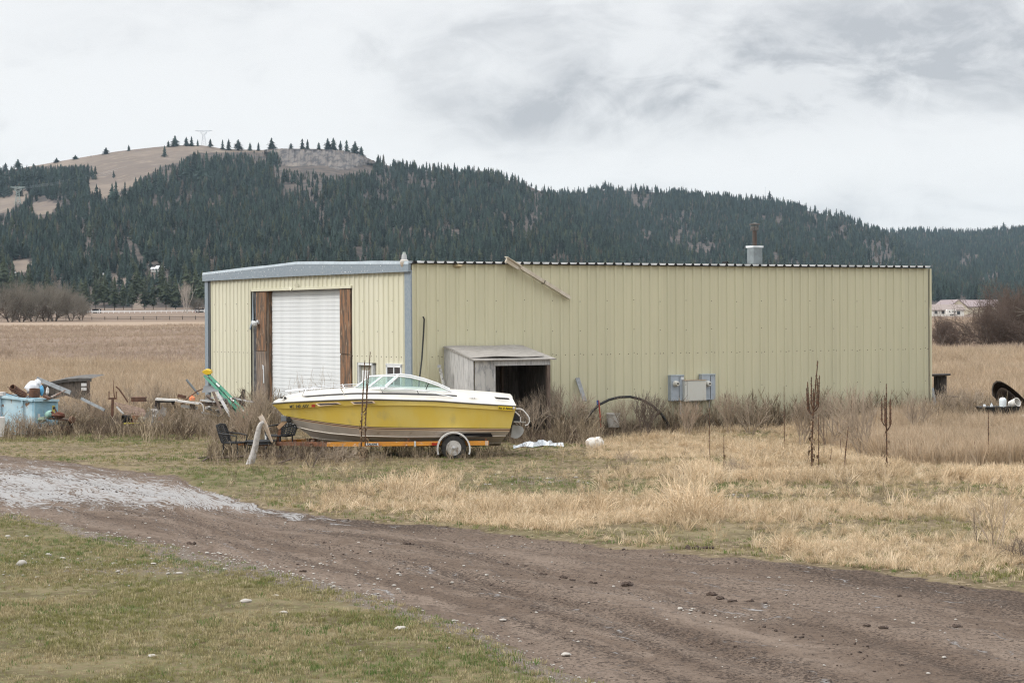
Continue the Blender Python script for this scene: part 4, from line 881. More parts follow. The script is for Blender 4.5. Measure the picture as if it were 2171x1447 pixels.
# ================================================================ BOAT ON ITS TRAILER
PHI = math.radians(3.0); BO = Vector(((577 - CX) / FPX * 50.6, 50.6, 0.0)); BC, BS = math.cos(PHI), math.sin(PHI)
boat = thing('motor_boat', 'old yellow and white motor boat with raked glass windscreen on an orange trailer', 'boat', BO, PHI)
LBT = boat.matrix_basis.copy()
def bp(px, py, b):
    """boat coordinates (x aft, -b to port, z up) of the point seen at px,py on the port side at half breadth b"""
    u, v = ray(px, py); x = (u * (BO.y - b * BC) - BO.x - b * BS) / (BC - u * BS); Y = BO.y + x * BS - b * BC
    return Vector((x, -b, CAMZ + v * Y))
LEN = bp(1094.5, 860, 1.1).x
def smooth(tab, n):
    x = np.array([p[0] for p in tab], float); y = np.array([p[1] for p in tab], float); xi = x[0] + (x[-1] - x[0]) * (np.linspace(0, 1, n) ** 1.35)
    return list(zip(xi, np.interp(xi, x, y)))
NS = 40
def line(tab, bmax, full=.55, p=2.0, tail=.93):
    """a longitudinal line: photo trace + half breadth growing from nothing at the stem"""
    o = []
    for i, (px, py) in enumerate(smooth(tab, NS)):
        s = (px - tab[0][0]) / (tab[-1][0] - tab[0][0]); k = 1 - (1 - min(1, s / full)) ** p
        if s > full: k *= 1 - (1 - tail) * ((s - full) / (1 - full)) ** 2
        o.append(bp(px, py, bmax * k))
    return o
L_deck = line([(580, 853.5), (600, 845), (612, 841), (645, 834.5), (695, 830.5), (750, 827), (850, 827), (960, 831), (1049, 837), (1085, 841)], .80, .5)
L_rub = line([(576.5, 855), (612, 852), (695, 848.3), (766, 846), (800, 846.3), (924, 849.3), (1007, 855.2), (1094.5, 860.5)], 1.15, .52)
L_kn = line([(588, 866.5), (640, 864), (695, 861.8), (766, 859), (850, 858.6), (924, 860), (1010, 865), (1092, 870.3)], 1.12, .54)
L_st1 = line([(602, 881), (650, 889), (700, 896), (766, 903.5), (800, 905), (924, 906.8), (1082, 907.8)], 1.02, .58)
L_st2 = line([(607, 886), (655, 895), (705, 902.5), (766, 909.3), (800, 910.8), (924, 913), (1080, 913.8)], .99, .58)
L_ch = line([(630, 904), (660, 912), (700, 918), (766, 923.5), (850, 925.5), (960, 925), (1072, 923.5)], .88, .55)
L_lo = line([(660, 925.5), (680, 930), (720, 934), (766, 937), (850, 940), (960, 940), (1062, 938)], .5, .5)
L_keel = [Vector((p.x, 0, p.z - .10 * min(1, i / 8))) for i, p in enumerate(L_lo)]
m_yel = mat('yellow_gelcoat', (.70, .505, .085), .42, col2=(.71, .555, .155), scale=1.6, lo=.4, hi=.7, stretch=(1, 1, .5), col3=(.56, .44, .15), scale3=3.5, lo3=.56, hi3=.78, spec=.45, coat=.25)
m_yel2 = mat('yellow_gelcoat_dark', (.60, .44, .085), .33, col2=(.63, .49, .15), scale=1.4, lo=.4, hi=.7, spec=.45, coat=.25)
m_taupe = mat('taupe_bottom', (.50, .455, .40), .5, col2=(.42, .375, .32), scale=2.5, col3=(.22, .18, .14), scale3=6, lo3=.6, hi3=.75)
m_deck = mat('deck_white', (.63, .60, .545), .45, col2=(.55, .52, .465), scale=2, coat=.15)
m_blk = mat('black_trim', (.022, .02, .02), .5); m_peach = mat('pinstripe', (.70, .53, .38), .45); m_brn = mat('brown_stripe', (.16, .085, .045), .45)
m_chr = mat('chrome', (.62, .63, .64), .22, .8)
mir = lambda L: [Vector((p.x, -p.y, p.z)) for p in L]
def both(A, B, flip=False):
    mb = MB()
    mb.strip(B, A); mb.strip(mir(A), mir(B)); return mb
def shift(L, dy=0.0, dz=0.0): return [Vector((p.x, p.y - dy * min(1, -p.y / .15), p.z + dz)) for p in L]
def lerpL(A, B, f): return [a.lerp(b, f) for a, b in zip(A, B)]
hull = both(L_kn, L_st1).build('hull_side', m_yel, boat, 'all', False)
step = both(shift(L_rub, -.004, -.012), shift(L_kn, .034)); step.strip(L_kn, shift(L_kn, .034)); step.strip(mir(L_kn), mir(shift(L_kn, .034)))
step.build('hull_band', m_yel2, boat, 'all', False)
both(L_st1, L_st2).build('stripe', m_peach, boat, 'all', False)
for f0, f1, mm in ((-.08, .08, m_blk), (.40, .68, m_brn)):
    a, b = shift(lerpL(L_st1, L_st2, f0), .007), shift(lerpL(L_st1, L_st2, f1), .007); mb = both(a, b); mb.build('pinstripe', mm, boat, 'all', False)
mb = both(L_st2, L_ch); mb.strip(L_lo, L_ch); mb.strip(mir(L_ch), mir(L_lo)); mb.strip(L_keel, L_lo); mb.strip(mir(L_lo), mir(L_keel)); mb.build('hull_bottom', m_taupe, boat, 'all', False)
for L in (L_ch, L_lo):                                          # spray rails
    a = shift(L, .012, .012); b = shift(L, .03, -.004); c = shift(L, .0, -.016); mb = both(a, b); mb.strip(c, b); mb.strip(mir(b), mir(c)); mb.build('spray_rail', mat('rail_white', (.58, .53, .46), .45), boat, False, False)
# rub rail, deck, stripe on the deck side
a, b, c = shift(L_rub, .014, .016), shift(L_rub, .026, -.002), shift(L_rub, .008, -.02); mb = both(a, b); mb.strip(c, b); mb.strip(mir(b), mir(c)); mb.build('rub_rail', mat('rub_rail', (.10, .095, .085), .5), boat, False, False)
L_top = [Vector((p.x, p.y * .55, p.z + .035 * min(1, -p.y / .3))) for p in L_deck]
L_mid = [Vector((p.x, 0, p.z + (.045 if p.x < 2.3 or p.x > LEN - .9 else -.45))) for p in L_deck]
mb = both(L_deck, shift(L_rub, .014, .016)); mb.strip(L_deck, L_top); mb.strip(mir(L_top), mir(L_deck)); mb.strip(L_top, L_mid); mb.strip(L_mid, mir(L_top))
mb.build('deck', m_deck, boat, True, False)
i0, i1 = 8, 33
d0 = shift(lerpL(L_deck, L_rub, .26), .022)[i0:i1]; d1 = shift(lerpL(L_deck, L_rub, .44), .022)[i0:i1]; d1[0] = d0[0]; d1[-1] = d1[-1].lerp(d0[-1], .1)
mb = MB(); mb.strip(d1, d0); mb.strip(mir(d0), mir(d1)); mb.build('deck_stripe', m_blk, boat, 'all', False)
# transom
tr = [L_deck[-1], L_rub[-1], L_kn[-1], L_st1[-1], L_st2[-1], L_ch[-1], L_lo[-1], L_keel[-1]]
mb = MB(); mb.add(tr + mir(tr)[::-1], [tuple(range(16))]); mb.build('transom', m_taupe, boat, False, False)
mb = MB(); mb.strip([L_deck[-1], L_top[-1], L_mid[-1]], [L_deck[-1] + Vector((.03, 0, -.03)), L_top[-1] + Vector((.03, 0, -.03)), L_mid[-1] + Vector((.03, 0, -.03))]); mb.build('stern_cap', m_deck, boat, False, False)
# side openings, numbers, name plate, grille, navigation light
def on_side(L0, L1, px, py):
    """point on the band between two lines, seen at px,py"""
    b = 1.1
    for _ in range(4):
        p = bp(px, py, b); ks = [q.x for q in L0]; b = float(np.interp(p.x, ks, [-q.y for q in L0])) * .5 + float(np.interp(p.x, [q.x for q in L1], [-q.y for q in L1])) * .5 + .026
    return bp(px, py, b)
OFF = Vector((0, -.012, 0))
for pts in ([(668.5, 854.8), (716, 852.2), (724, 856), (676, 860.5)], [(743, 851), (792, 849.3), (796, 854.2), (749, 856.6)]):
    w4 = [on_side(L_rub, L_kn, *p) for p in pts]; c = sum(w4, Vector()) / 4; k = [c + (p - c) * .86 + Vector((0, 0, 0)) for p in w4]
    k = [Vector((a.x, a.y, c.z + (a.z - c.z) * .62)) for a in k]
    v = MB(); v.prism(w4, OFF * 1.6); vo = v.build('side_vent', m_peach, boat, False, False)
    v = MB(); v.prism([p + OFF * 1.65 for p in k], OFF * .3); v.build('vent_opening', m_blk, vo, False, False)
def side_frame(px, py, L0=L_rub, L1=L_kn):
    p = on_side(L0, L1, px, py); q = on_side(L0, L1, px + 12, py + (0)); d = (q - p); d.z = 0; d.normalize(); n_ = Vector((d.y, -d.x, 0)); R = Matrix((d, Vector((0, 0, 1)), n_)).transposed().to_4x4()
    return LBT @ Matrix.Translation(p + n_ * .022) @ R
m_ink = mat('ink', (.012, .012, .012), .6)
text('MT  940  AKV', .098, m_ink, boat, side_frame(635, 861.3) @ Matrix.Rotation(math.radians(2.6), 4, 'Z') @ Matrix.Diagonal((.92, 1, 1, 1)), 'registration_number')
p_ = on_side(L_rub, L_kn, 664.5, 859.8); MB().box(p_.x - .045, p_.x + .04, p_.y - .03, p_.y - .01, p_.z - .03, p_.z + .03).build('sticker', mat('red_sticker', (.35, .03, .015), .6), boat, world=False)
p0, p1 = on_side(L_rub, L_kn, 1056.5, 864), on_side(L_rub, L_kn, 1086, 865.5)
mb = MB(); n_ = Vector((0, -.02, 0)); mb.prism([p0 + n_ + Vector((0, 0, -.045)), p1 + n_ + Vector((0, 0, -.045)), p1 + n_ + Vector((0, 0, .045)), p0 + n_ + Vector((0, 0, .045))], (0, -.004, 0)); mb.build('name_plate', mat('yellow_plate', (.66, .47, .02), .5), boat, False, False)
text('Sue  &  Rumour', .062, m_ink, boat, side_frame(1072, 864.9) @ Matrix.Translation((0, 0, .006)) @ Matrix.Rotation(math.radians(-3), 4, 'Z') @ Matrix.Diagonal((.86, 1, 1, 1)), 'name_lettering', .35)
p_ = on_side(L_rub, L_kn, 1089.5, 864.5); MB().lathe([(.03, 0), (.028, .02), (.01, .03)], 12, p_ + Vector((0, -.015, 0)), (0, -1, 0)).build('stern_light', m_deck, boat, True, False)
gp = [bp(px, py, .93) + Vector((0, -.02, 0)) for (px, py) in ((1047.5, 840.6), (1078, 843), (1081.5, 847), (1051.5, 845))]
g_ = MB().prism([gp[3], gp[2], gp[1], gp[0]], (0, -.02, 0)).build('engine_grille', m_blk, boat, False, False)
for k in range(6):
    f = (k + .5) / 6; a = gp[0].lerp(gp[1], f); b = gp[3].lerp(gp[2], f); MB().beam(a + Vector((0, -.026, 0)), b + Vector((0, -.026, 0)), .012, .008).build('slat', mat('grille_grey', (.10, .095, .09), .5), g_, False, False)
p_ = bp(1003.5, 842.5, .95) + Vector((0, -.03, 0)); mb = MB(); mb.tube([p_ + Vector((-.09, 0, .01)), p_ + Vector((.09, 0, .01))], .014, 6); mb.tube([p_ + Vector((-.03, 0, -.02)), p_ + Vector((-.03, 0, .01))], .012, 5); mb.tube([p_ + Vector((.03, 0, -.02)), p_ + Vector((.03, 0, .01))], .012, 5); mb.build('cleat', m_chr, boat, True, False)
for px in (597, 604, 622, 629): p_ = bp(px, 842.5 if px < 610 else 842, .18); MB().box(p_.x - .03, p_.x + .03, p_.y - .03, p_.y + .03, p_.z - .02, p_.z + .02).build('deck_fitting', m_blk, boat, world=False)
# windscreen: raked panes in an alloy frame, wrapping aft
m_alu = mat('alloy_frame', (.68, .69, .70), .3, .5)
gm = bpy.data.materials.new('green_glass'); gm.use_nodes = True; t = gm.node_tree; t.nodes.clear(); o_ = N(t, 'ShaderNodeOutputMaterial'); tb = N(t, 'ShaderNodeBsdfTransparent'); tb.inputs[0].default_value = (.72, .86, .83, 1); gb = N(t, 'ShaderNodeBsdfGlossy'); gb.inputs['Roughness'].default_value = .06; fr_ = N(t, 'ShaderNodeFresnel'); fr_.inputs[0].default_value = 1.5; mx = N(t, 'ShaderNodeMixShader')
db = N(t, 'ShaderNodeBsdfDiffuse'); db.inputs[0].default_value = (.42, .55, .52, 1); mx2 = N(t, 'ShaderNodeMixShader'); mx2.inputs[0].default_value = .22; t.links.new(tb.outputs[0], mx2.inputs[1]); t.links.new(db.outputs[0], mx2.inputs[2])
t.links.new(fr_.outputs[0], mx.inputs[0]); t.links.new(mx2.outputs[0], mx.inputs[1]); t.links.new(gb.outputs[0], mx.inputs[2]); t.links.new(mx.outputs[0], o_.inputs[0])
st = [((748, 825.5), (784, 797.8), .20), ((778, 824), (812, 797.3), .55), ((815, 823.5), (845, 796.8), .90)]
base = [bp(*a, b) for a, _, b in st]; topp = [bp(*a, b * .93) for _, a, b in st]
aft = bp(957.5, 830, .97)
ws = thing  # (no separate thing: the windscreen belongs to the boat)
wf = MB()
for s_ in (1, -1):
    f = lambda p: Vector((p.x, p.y * s_, p.z))
    for a, b in zip(base, topp): wf.tube([f(a), f(b)], .022, 6)
    wf.tube([f(p) for p in topp] , .020, 6); wf.tube([f(p) for p in base], .018, 6)
    mids = [topp[2], bp(870, 799.5, .90), bp(900, 807, .93), bp(930, 817.5, .955), aft]
    wf.tube([f(p) for p in mids], .022, 6); wf.tube([f(base[2]), f(aft)], .016, 6)
wf.tube([topp[0], Vector((topp[0].x, -topp[0].y, topp[0].z))], .02, 6); wf.tube([base[0], Vector((base[0].x, -base[0].y, base[0].z))], .018, 6)
wso = wf.build('windscreen_frame', m_alu, boat, True, False)
for s_ in (1, -1):
    f = lambda p: Vector((p.x, p.y * s_, p.z))
    for i in range(2): MB().add([f(base[i]), f(base[i + 1]), f(topp[i + 1]), f(topp[i])], [(0, 1, 2, 3)]).build('pane', gm, wso, False, False)
    MB().add([f(base[2]), f(aft)] + [f(p) for p in mids[::-1][1:]], [(0, 1, 2, 3, 4, 5)]).build('pane', gm, wso, False, False)
    q0, q1 = bp(909, 810.2, .935), bp(903, 825.5, .94); MB().tube([f(q0), f(q1)], .012, 5).build('glazing_bar', m_blk, wso, False, False)
MB().add([base[0], topp[0], Vector((topp[0].x, -topp[0].y, topp[0].z)), Vector((base[0].x, -base[0].y, base[0].z))], [(0, 1, 2, 3)]).build('pane', gm, wso, False, False)
# bow rail
rail = MB(); R1 = [bp(606, 828.5, .28), bp(650, 824.5, .55), bp(700, 821, .76), bp(745, 819.2, .88), bp(790, 820, .97), bp(850, 822.5, 1.02), bp(900, 829, 1.04), bp(962, 841.5, 1.03)]
for s_ in (1, -1):
    f = lambda p: Vector((p.x, p.y * s_, p.z)); rail.tube([f(p) for p in R1], .011, 6)
    for a, b in (((646, 825), (641, 838)), ((721, 820), (731, 838)), ((805, 821), (814, 836)), ((884, 826.5), (889, 838.5))): rail.tube([f(bp(*a, .8 if a[0] < 720 else 1.0) if a[0] > 650 else bp(*a, .53)), f(bp(*b, .85 if b[0] > 650 else .5))], .010, 5)
rail.tube([R1[0], Vector((R1[0].x - .12, 0, R1[0].z)), Vector((R1[0].x, -R1[0].y, R1[0].z))], .011, 6)
rail.build('bow_rail', m_chr, boat, True, False)
# stern drive, swim step and tube rail
def tp(px, py, b=.2): return bp(px, py, b)
dv = MB().prism([tp(1087, 900.5), tp(1103.5, 902.5), tp(1103.5, 914), tp(1097, 928), tp(1092, 929), tp(1083, 926)][::-1], (0, .14, 0)).build('stern_drive', mat('drive_white', (.56, .575, .585), .5, col2=(.48, .49, .49), scale=5), boat, False, False)
mb = MB(); mb.prism([tp(1103, 903), tp(1108, 905), tp(1111, 911), tp(1109, 918), tp(1103, 925), tp(1097, 928.5), tp(1102, 914)][::-1], (0, .10, 0)); mb.build('drive_fin', mat('drive_white', (.5, .5, .5)), dv, False, False)
mb = MB(); mb.beam(tp(1089, 893.5, .7), tp(1115, 894.5, .7), .05, .03); mb.beam(tp(1089, 893.5, -.1), tp(1115, 894.5, -.1), .05, .03); mb.beam(tp(1102, 894, .7), tp(1102, 894, -.7), .22, .02); mb.build('swim_step', mat('step_grey', (.36, .34, .31), .6), boat, False, False)
mb = MB(); mb.tube([tp(1094, 866, .5), tp(1103, 866.2, .5), tp(1109, 869, .5), tp(1118, 879, .5), tp(1122, 886, .5), tp(1122.5, 893, .5), tp(1119, 899.5, .5), tp(1113, 901.5, .5)], .016, 7); mb.tube([tp(1092, 872, .5), tp(1102, 881, .5)], .014, 6); mb.tube([tp(1104, 883, .5), tp(1103, 893, .5)], .012, 6); mb.build('stern_rail', mat('rail_tube', (.72, .70, .67), .4), boat, True, False)
mb = MB(); mb.prism([tp(1091, 873, .35), tp(1101, 883, .35), tp(1103, 893, .35), tp(1089, 893, .35), tp(1087, 900, .35)][::-1], (0, .4, 0)); mb.build('engine_cover', m_blk, boat, False, False)
# ---------------------------------------------------------------- trailer
trl = thing('boat_trailer', 'rusty orange boat trailer with white mudguard under the yellow boat', 'trailer', LBT @ Vector((3.2, 0, 0)), PHI)
m_or = mat('orange_paint', (.62, .265, .035), .55, col2=(.40, .14, .05), scale=3.5, lo=.5, hi=.66, stretch=(1, 1, 2), col3=(.66, .46, .32), scale3=7, lo3=.58, hi3=.66)
m_rust = mat('rust', (.19, .085, .045), .9, col2=(.10, .052, .035), scale=8, col3=(.27, .14, .08), scale3=20)
m_tyre = mat('tyre', (.028, .027, .026), .85, col2=(.05, .047, .043), scale=10); m_rimw = mat('rim_white', (.50, .485, .46), .5, col2=(.20, .16, .13), scale=9, lo=.48, hi=.66)
def bw(mb): mb.v = [tuple(LBT @ Vector(p)) for p in mb.v]; return mb
BT_ = .95
zb0 = bp(760, 945.5, BT_).z; zb1 = bp(760, 936.3, BT_).z
for s_ in (1, -1):
    a, b = bp(640, 940, BT_), bp(1036, 940, BT_); hh = zb1 - zb0; zc_ = (zb0 + zb1) / 2
    mid_ = bp(693, 940, BT_).x
    bw(MB().box(mid_, b.x, -s_ * BT_ - .03, -s_ * BT_ + .03, zb0, zb1)).build('frame_beam', m_or, trl)
    bw(MB().beam((mid_ + .02, -s_ * BT_, zc_), (bp(640, 940, BT_).x, -s_ * .62, zc_), .05, hh)).build('frame_beam', m_rust, trl)
    bw(MB().beam((bp(640, 940, BT_).x + .03, -s_ * .63, zc_), (-.55, 0, zc_ - .03), .05, hh * .9)).build('tongue_beam', m_rust if s_ > 0 else m_or, trl)
for x in (.9, 2.2, 3.4, 5.0): bw(MB().box(x, x + .07, -BT_ + .03, BT_ - .03, zb0 + .005, zb0 + .075)).build('cross_member', m_rust, trl)
if True:
    p_ = bp(545, 944, .1); bw(MB().box(p_.x - .5, p_.x + .9, -.05, .05, zc_ - .06, zc_ + .02)).build('tongue', mat('old_orange', (.42, .18, .06), .8, col2=(.17, .09, .06), scale=6), trl)
    bw(MB().cyl((p_.x + .2, .16, 0), (p_.x + .2, .16, zc_ + .25), .03, 8)).build('jockey_post', m_white, trl)
# white labels on the beam
for (a, b, tx) in ((775.5, 802, 'CALKINS'), (645, 653.5, '')):
    p0, p1 = bp(a, 942, BT_ + .035), bp(b, 942, BT_ + .035)
    if not tx: p0.y = p1.y = -.66
    lo_ = bw(MB().box(p0.x, p1.x, p0.y - .004, p0.y - .0, zb0 + .018, zb1 - .028)).build('label_plate', m_white, trl)
    if tx: text(tx, .062, m_ink, trl, LBT @ Matrix.Translation(((p0.x + p1.x) / 2, p0.y - .006, (zb0 + zb1) / 2 - .005)) @ Matrix.Rotation(PI / 2, 4, 'X') @ Matrix.Diagonal((.95, 1, 1, 1)))
p0 = bp(922, 941, BT_ + .035); bw(MB().box(p0.x - .07, p0.x + .07, p0.y - .03, p0.y, zb0 + .01, zb1 - .035)).build('side_marker', mat('red_lens', (.32, .02, .01), .25), trl)
p0 = bp(1034, 940, BT_ + .035); bw(MB().box(p0.x - .06, p0.x + .012, p0.y - .008, p0.y, zb0 + .0, zb1)).build('end_cap', mat('end_pale', (.60, .45, .33), .6), trl)
p0 = bp(880, 941, BT_ + .035); bw(MB().box(p0.x - .02, p0.x + .02, p0.y - .012, p0.y, zb0 - .02, zb1 + .01)).build('u_bolt_plate', m_roofw, trl)
# bunks, wheels, mudguards, winch post
for s_ in (1, -1):
    a, b = bp(852, 921.5, .85), bp(1045, 921.5, .85); bw(MB().hexa([(a.x, -s_ * .84 - .03, a.z - .045), (b.x, -s_ * .84 - .03, b.z - .045), (b.x, -s_ * .84 + .03, b.z - .045), (a.x, -s_ * .84 + .03, a.z - .045), (a.x + .1, -s_ * .90 - .03, a.z + .05), (b.x - .05, -s_ * .90 - .03, b.z + .05), (b.x - .05, -s_ * .90 + .03, b.z + .05), (a.x + .1, -s_ * .90 + .03, a.z + .05)])).build('bunk', mat('bunk_carpet', (.018, .018, .02), .95), trl)
    for px in (1030, 866): q = bp(px, 930, .85); bw(MB().beam((q.x, -s_ * .86, zb1 - .02), (q.x, -s_ * .86, q.z + .02), .04, .04, (0, 1, 0))).build('bunk_post', m_rust, trl)
    wc = bp(961.7, 948.5, 1.10); wy = -s_ * 1.10
    wo_ = bw(MB().lathe([(.17, -.085), (.24, -.095), (.285, -.07), (.298, -.03), (.298, .03), (.285, .07), (.24, .095), (.17, .085)], 28, (wc.x, wy, wc.z), (0, 1, 0))).build('wheel', m_tyre, trl, True)
    rim = MB(); rim.lathe([(.178, -.088), (.168, -.07), (.150, -.05), (.075, -.058), (.06, -.082), (.035, -.088), (0, -.09)], 28, (wc.x, wy, wc.z), (0, s_, 0)); bw(rim).build('rim', m_rimw, wo_, True)
    for k in range(8):
        a_ = 2 * PI * k / 8; c_ = Vector((wc.x + .118 * math.cos(a_), wy - s_ * .0555, wc.z + .118 * math.sin(a_))); bw(MB().lathe([(.030, -.006), (.030, .008), (.0, .009)], 8, c_, (0, -s_, 0))).build('rim_hole', m_blk, wo_)
    bw(MB().lathe([(.03, 0), (.03, .05), (0, .055)], 10, (wc.x, wy - s_ * .085, wc.z), (0, -s_, 0))).build('hub_cap', m_chr, wo_, True)
    # mudguard: rolled sheet with a lip
    I, O_ = [], []; arcs = [(-18 + 216 * k / 18) for k in range(19)]
    def gp_(a, r, y): t_ = math.radians(a); return (wc.x + r * math.cos(t_) * 1.0, y, wc.z - .03 + r * math.sin(t_) * 1.02)
    g = MB(); y0, y1 = wy - s_ * .13, wy + s_ * .12
    g.strip([gp_(a, .40, y0) for a in arcs], [gp_(a, .40, y1) for a in arcs]); g.strip([gp_(a, .365, y0 + s_ * .004) for a in arcs], [gp_(a, .40, y0) for a in arcs]); g.strip([gp_(a, .385, y0) for a in arcs], [gp_(a, .385, y1) for a in arcs])
    bw(g).build('mudguard', mat('guard_white', (.68, .68, .67), .45, col2=(.58, .57, .55), scale=4), trl, True)
bw(MB().cyl((bp(961.7, 948, 1.1).x, -1.05, bp(961.7, 948.5, 1.1).z), (bp(961.7, 948, 1.1).x, 1.05, bp(961.7, 948.5, 1.1).z), .03, 8)).build('axle', m_rust, trl)
wp = bp(611, 889, .0); bs_ = bp(592, 905, 0.0)
bw(MB().beam((bs_.x - .05, 0, zc_), (bs_.x + .05, 0, wp.z - .1), .07, .07, (0, 1, 0))).build('winch_post', m_rust, trl)
bw(MB().beam((bs_.x - .03, -.03, bs_.z - .02), (wp.x, -.03, wp.z + .02), .09, .06, (0, 1, 0))).build('winch_arm', mat('peeled_wood', (.52, .36, .22), .8, col2=(.42, .27, .16), scale=6), trl)
bw(MB().lathe([(.055, -.05), (.07, -.03), (.07, .03), (.055, .05)], 14, (wp.x + .02, -.05, wp.z), (0, 1, 0))).build('bow_roller', m_blk, trl, True)
bw(MB().box(wp.x - .17, wp.x - .04, -.09, .02, wp.z - .03, wp.z + .09)).build('winch', mat('winch_grey', (.18, .19, .2), .5), trl)
# ================================================================ VALLEY FLOOR: fences, shelters, houses, pylons
m_fw = mat('fence_white', (.80, .80, .80), .6); m_fd = mat('fence_dark', (.07, .06, .055), .9)
def fence(name, label, px0, px1, row0, row1, Y, rails, step, ph, m, wd=.14):
    a, b = P(px0, row0, Y), P(px1, row1, Y); n = int((b - a).length / step); t_ = thing(name, label, 'fence', a)
    pm_ = MB().box(-wd / 2, wd / 2, -wd / 2, wd / 2, -.2, ph).mesh('post', m)
    for i in range(n + 1):
        o = bpy.data.objects.new('post', pm_); C.objects.link(o); o.parent = t_; o.location = (b - a) * (i / n)
    for z, h in rails: MB().beam((0, -.1, z), tuple((b - a) + Vector((0, -.1, z))), .05, h).build('rail', m, t_, world=False)
fence('white_fence', 'long white board fence along the foot of the hill left of the building', 40, 442, 664.5, 661.5, 1000, ((.55, .22), (.95, .24)), 2.45, 1.1, m_fw, .18)
fence('rail_fence', 'dark low rail fence in front of the white fence at the field edge', 30, 442, 681.5, 678.5, 520, ((.45, .11), (.85, .11)), 3.2, 1.1, m_fd)
m_red = mat('barn_red', (.22, .05, .04), .8)
for px0, px1, py0, py1, lab, rw in ((192, 211, 654.5, 665, 'small dark horse shelter with red end wall behind the white fence, left of the poplar', True), (412, 434, 654, 664, 'small dark red shelter behind the white fence, right of the poplar', True)):
    Y = 1020; a, b = P(px0, py1, Y), P(px1, py1, Y); W_ = b.x - a.x; H_ = P(px0, py0, Y).z - a.z; t_ = thing('horse_shelter', lab, 'shelter', a)
    MB().hexa([(0, 4, 0), (W_, 4, 0), (W_, 4.1, 0), (0, 4.1, 0), (0, 4, H_ - .3), (W_, 4, H_ - .3), (W_, 4.1, H_ - .3), (0, 4.1, H_ - .3)]).build('wall', m_dark, t_, world=False)
    MB().box(-.1, .5, 0, 4, 0, H_ - .1).build('end_wall', m_red, t_, world=False)
    MB().hexa([(-.3, -.4, H_ - .12), (W_ + .3, -.4, H_ - .12), (W_ + .3, 4.3, H_ - .4), (-.3, 4.3, H_ - .4), (-.3, -.4, H_), (W_ + .3, -.4, H_), (W_ + .3, 4.3, H_ - .25), (-.3, 4.3, H_ - .25)]).build('roof', m_dark, t_, world=False)
    for x in (.25, W_ - .25): MB().box(x, x + .3, -.3, 0, 0, H_ - .1).build('post', m_fw, t_, world=False)
def house(label, px0, px1, py_base, py_eave, py_ridge, Y, depth, wall, roof, ridge='x', cat='house', windows=()):
    a, b = P(px0, py_base, Y), P(px1, py_base, Y); W_ = b.x - a.x; he = P(px0, py_eave, Y).z - a.z; hr = P(px0, py_ridge, Y).z - a.z; t_ = thing('house', label, cat, a)
    if ridge == 'x':
        w_ = MB().prism([(0, 0, -1), (0, depth, -1), (0, depth, he), (0, depth / 2, hr - .1), (0, 0, he)], (W_, 0, 0)); r_ = MB()
        for y0, y1 in ((-.5, depth / 2), (depth + .5, depth / 2)): r_.hexa([(-.5, y0, he - .1), (W_ + .5, y0, he - .1), (W_ + .5, y1, hr - .1), (-.5, y1, hr - .1), (-.5, y0, he + .15), (W_ + .5, y0, he + .15), (W_ + .5, y1, hr + .15), (-.5, y1, hr + .15)])
    else:
        w_ = MB().prism([(0, 0, -1), (W_, 0, -1), (W_, 0, he), (W_ / 2, 0, hr - .1), (0, 0, he)], (0, depth, 0)); r_ = MB()
        for x0, x1 in ((-.4, W_ / 2), (W_ + .4, W_ / 2)): r_.hexa([(x0, -.4, he - .1), (x1, -.4, hr - .1), (x1, depth, hr - .1), (x0, depth, he - .1), (x0, -.4, he + .12), (x1, -.4, hr + .12), (x1, depth, hr + .12), (x0, depth, he + .12)])
    w_.build('wall', wall, t_, world=False); r_.build('roof', roof, t_, world=False)
    for (fx, fz, ww, wh) in windows: MB().box(W_ * fx, W_ * fx + ww, -.08, 0, he * fz, he * fz + wh).build('window', m_glass, t_, world=False)
    return t_
m_hw = mat('house_white', (.72, .70, .66), .7); m_hc = mat('house_cream', (.62, .56, .44), .7); m_rp = mat('pink_roof', (.26, .215, .195), .8); m_rm = mat('mauve_roof', (.25, .20, .20), .7); m_rwh = mat('white_roof', (.75, .76, .78), .6)
house('white house with pinkish roof beyond the field, right of the metal building', 1976, 2044, 669, 657.5, 645.5, 905, 12, m_hw, m_rp, 'x', windows=((.08, .35, 1.2, 1.3), (.3, .35, 1.2, 1.3), (.62, .2, 3.5, 1.4)))
hb = house('large cream barn with mauve roof behind the pink roofed house', 2014, 2051, 668, 651, 635, 955, 40, m_hc, m_rm, 'y', 'barn')
house('long wing of the cream barn half hidden by the bare thicket', 2046, 2120, 668, 650.5, 636, 965, 14, m_hc, m_rm, 'x', 'barn')
t_ = thing('camper_trailer', 'white camper trailer parked in front of the pink roofed house', 'camper', P(2018, 669, 895)); W_ = 22 / FPX * 895
MB().prism([(-W_ / 2, 0, .5), (W_ / 2, 0, .5), (W_ / 2, 0, 1.9), (W_ / 2 - .5, 0, 2.6), (-W_ / 2 + .3, 0, 2.7), (-W_ / 2, 0, 2.2)], (0, 2.3, 0)).build('body', m_hw, t_, world=False)
for x in (-1.2, .2, 1.2): MB().box(x, x + .5, -.03, 0, 1.5, 2.0).build('window', m_glass, t_, world=False)
for x in (-.4, .5): MB().lathe([(.33, -.1), (.33, .1)], 12, (x, .1, .33), (0, 1, 0)).build('wheel', m_tyre, t_, world=False)
for i in range(2): pass
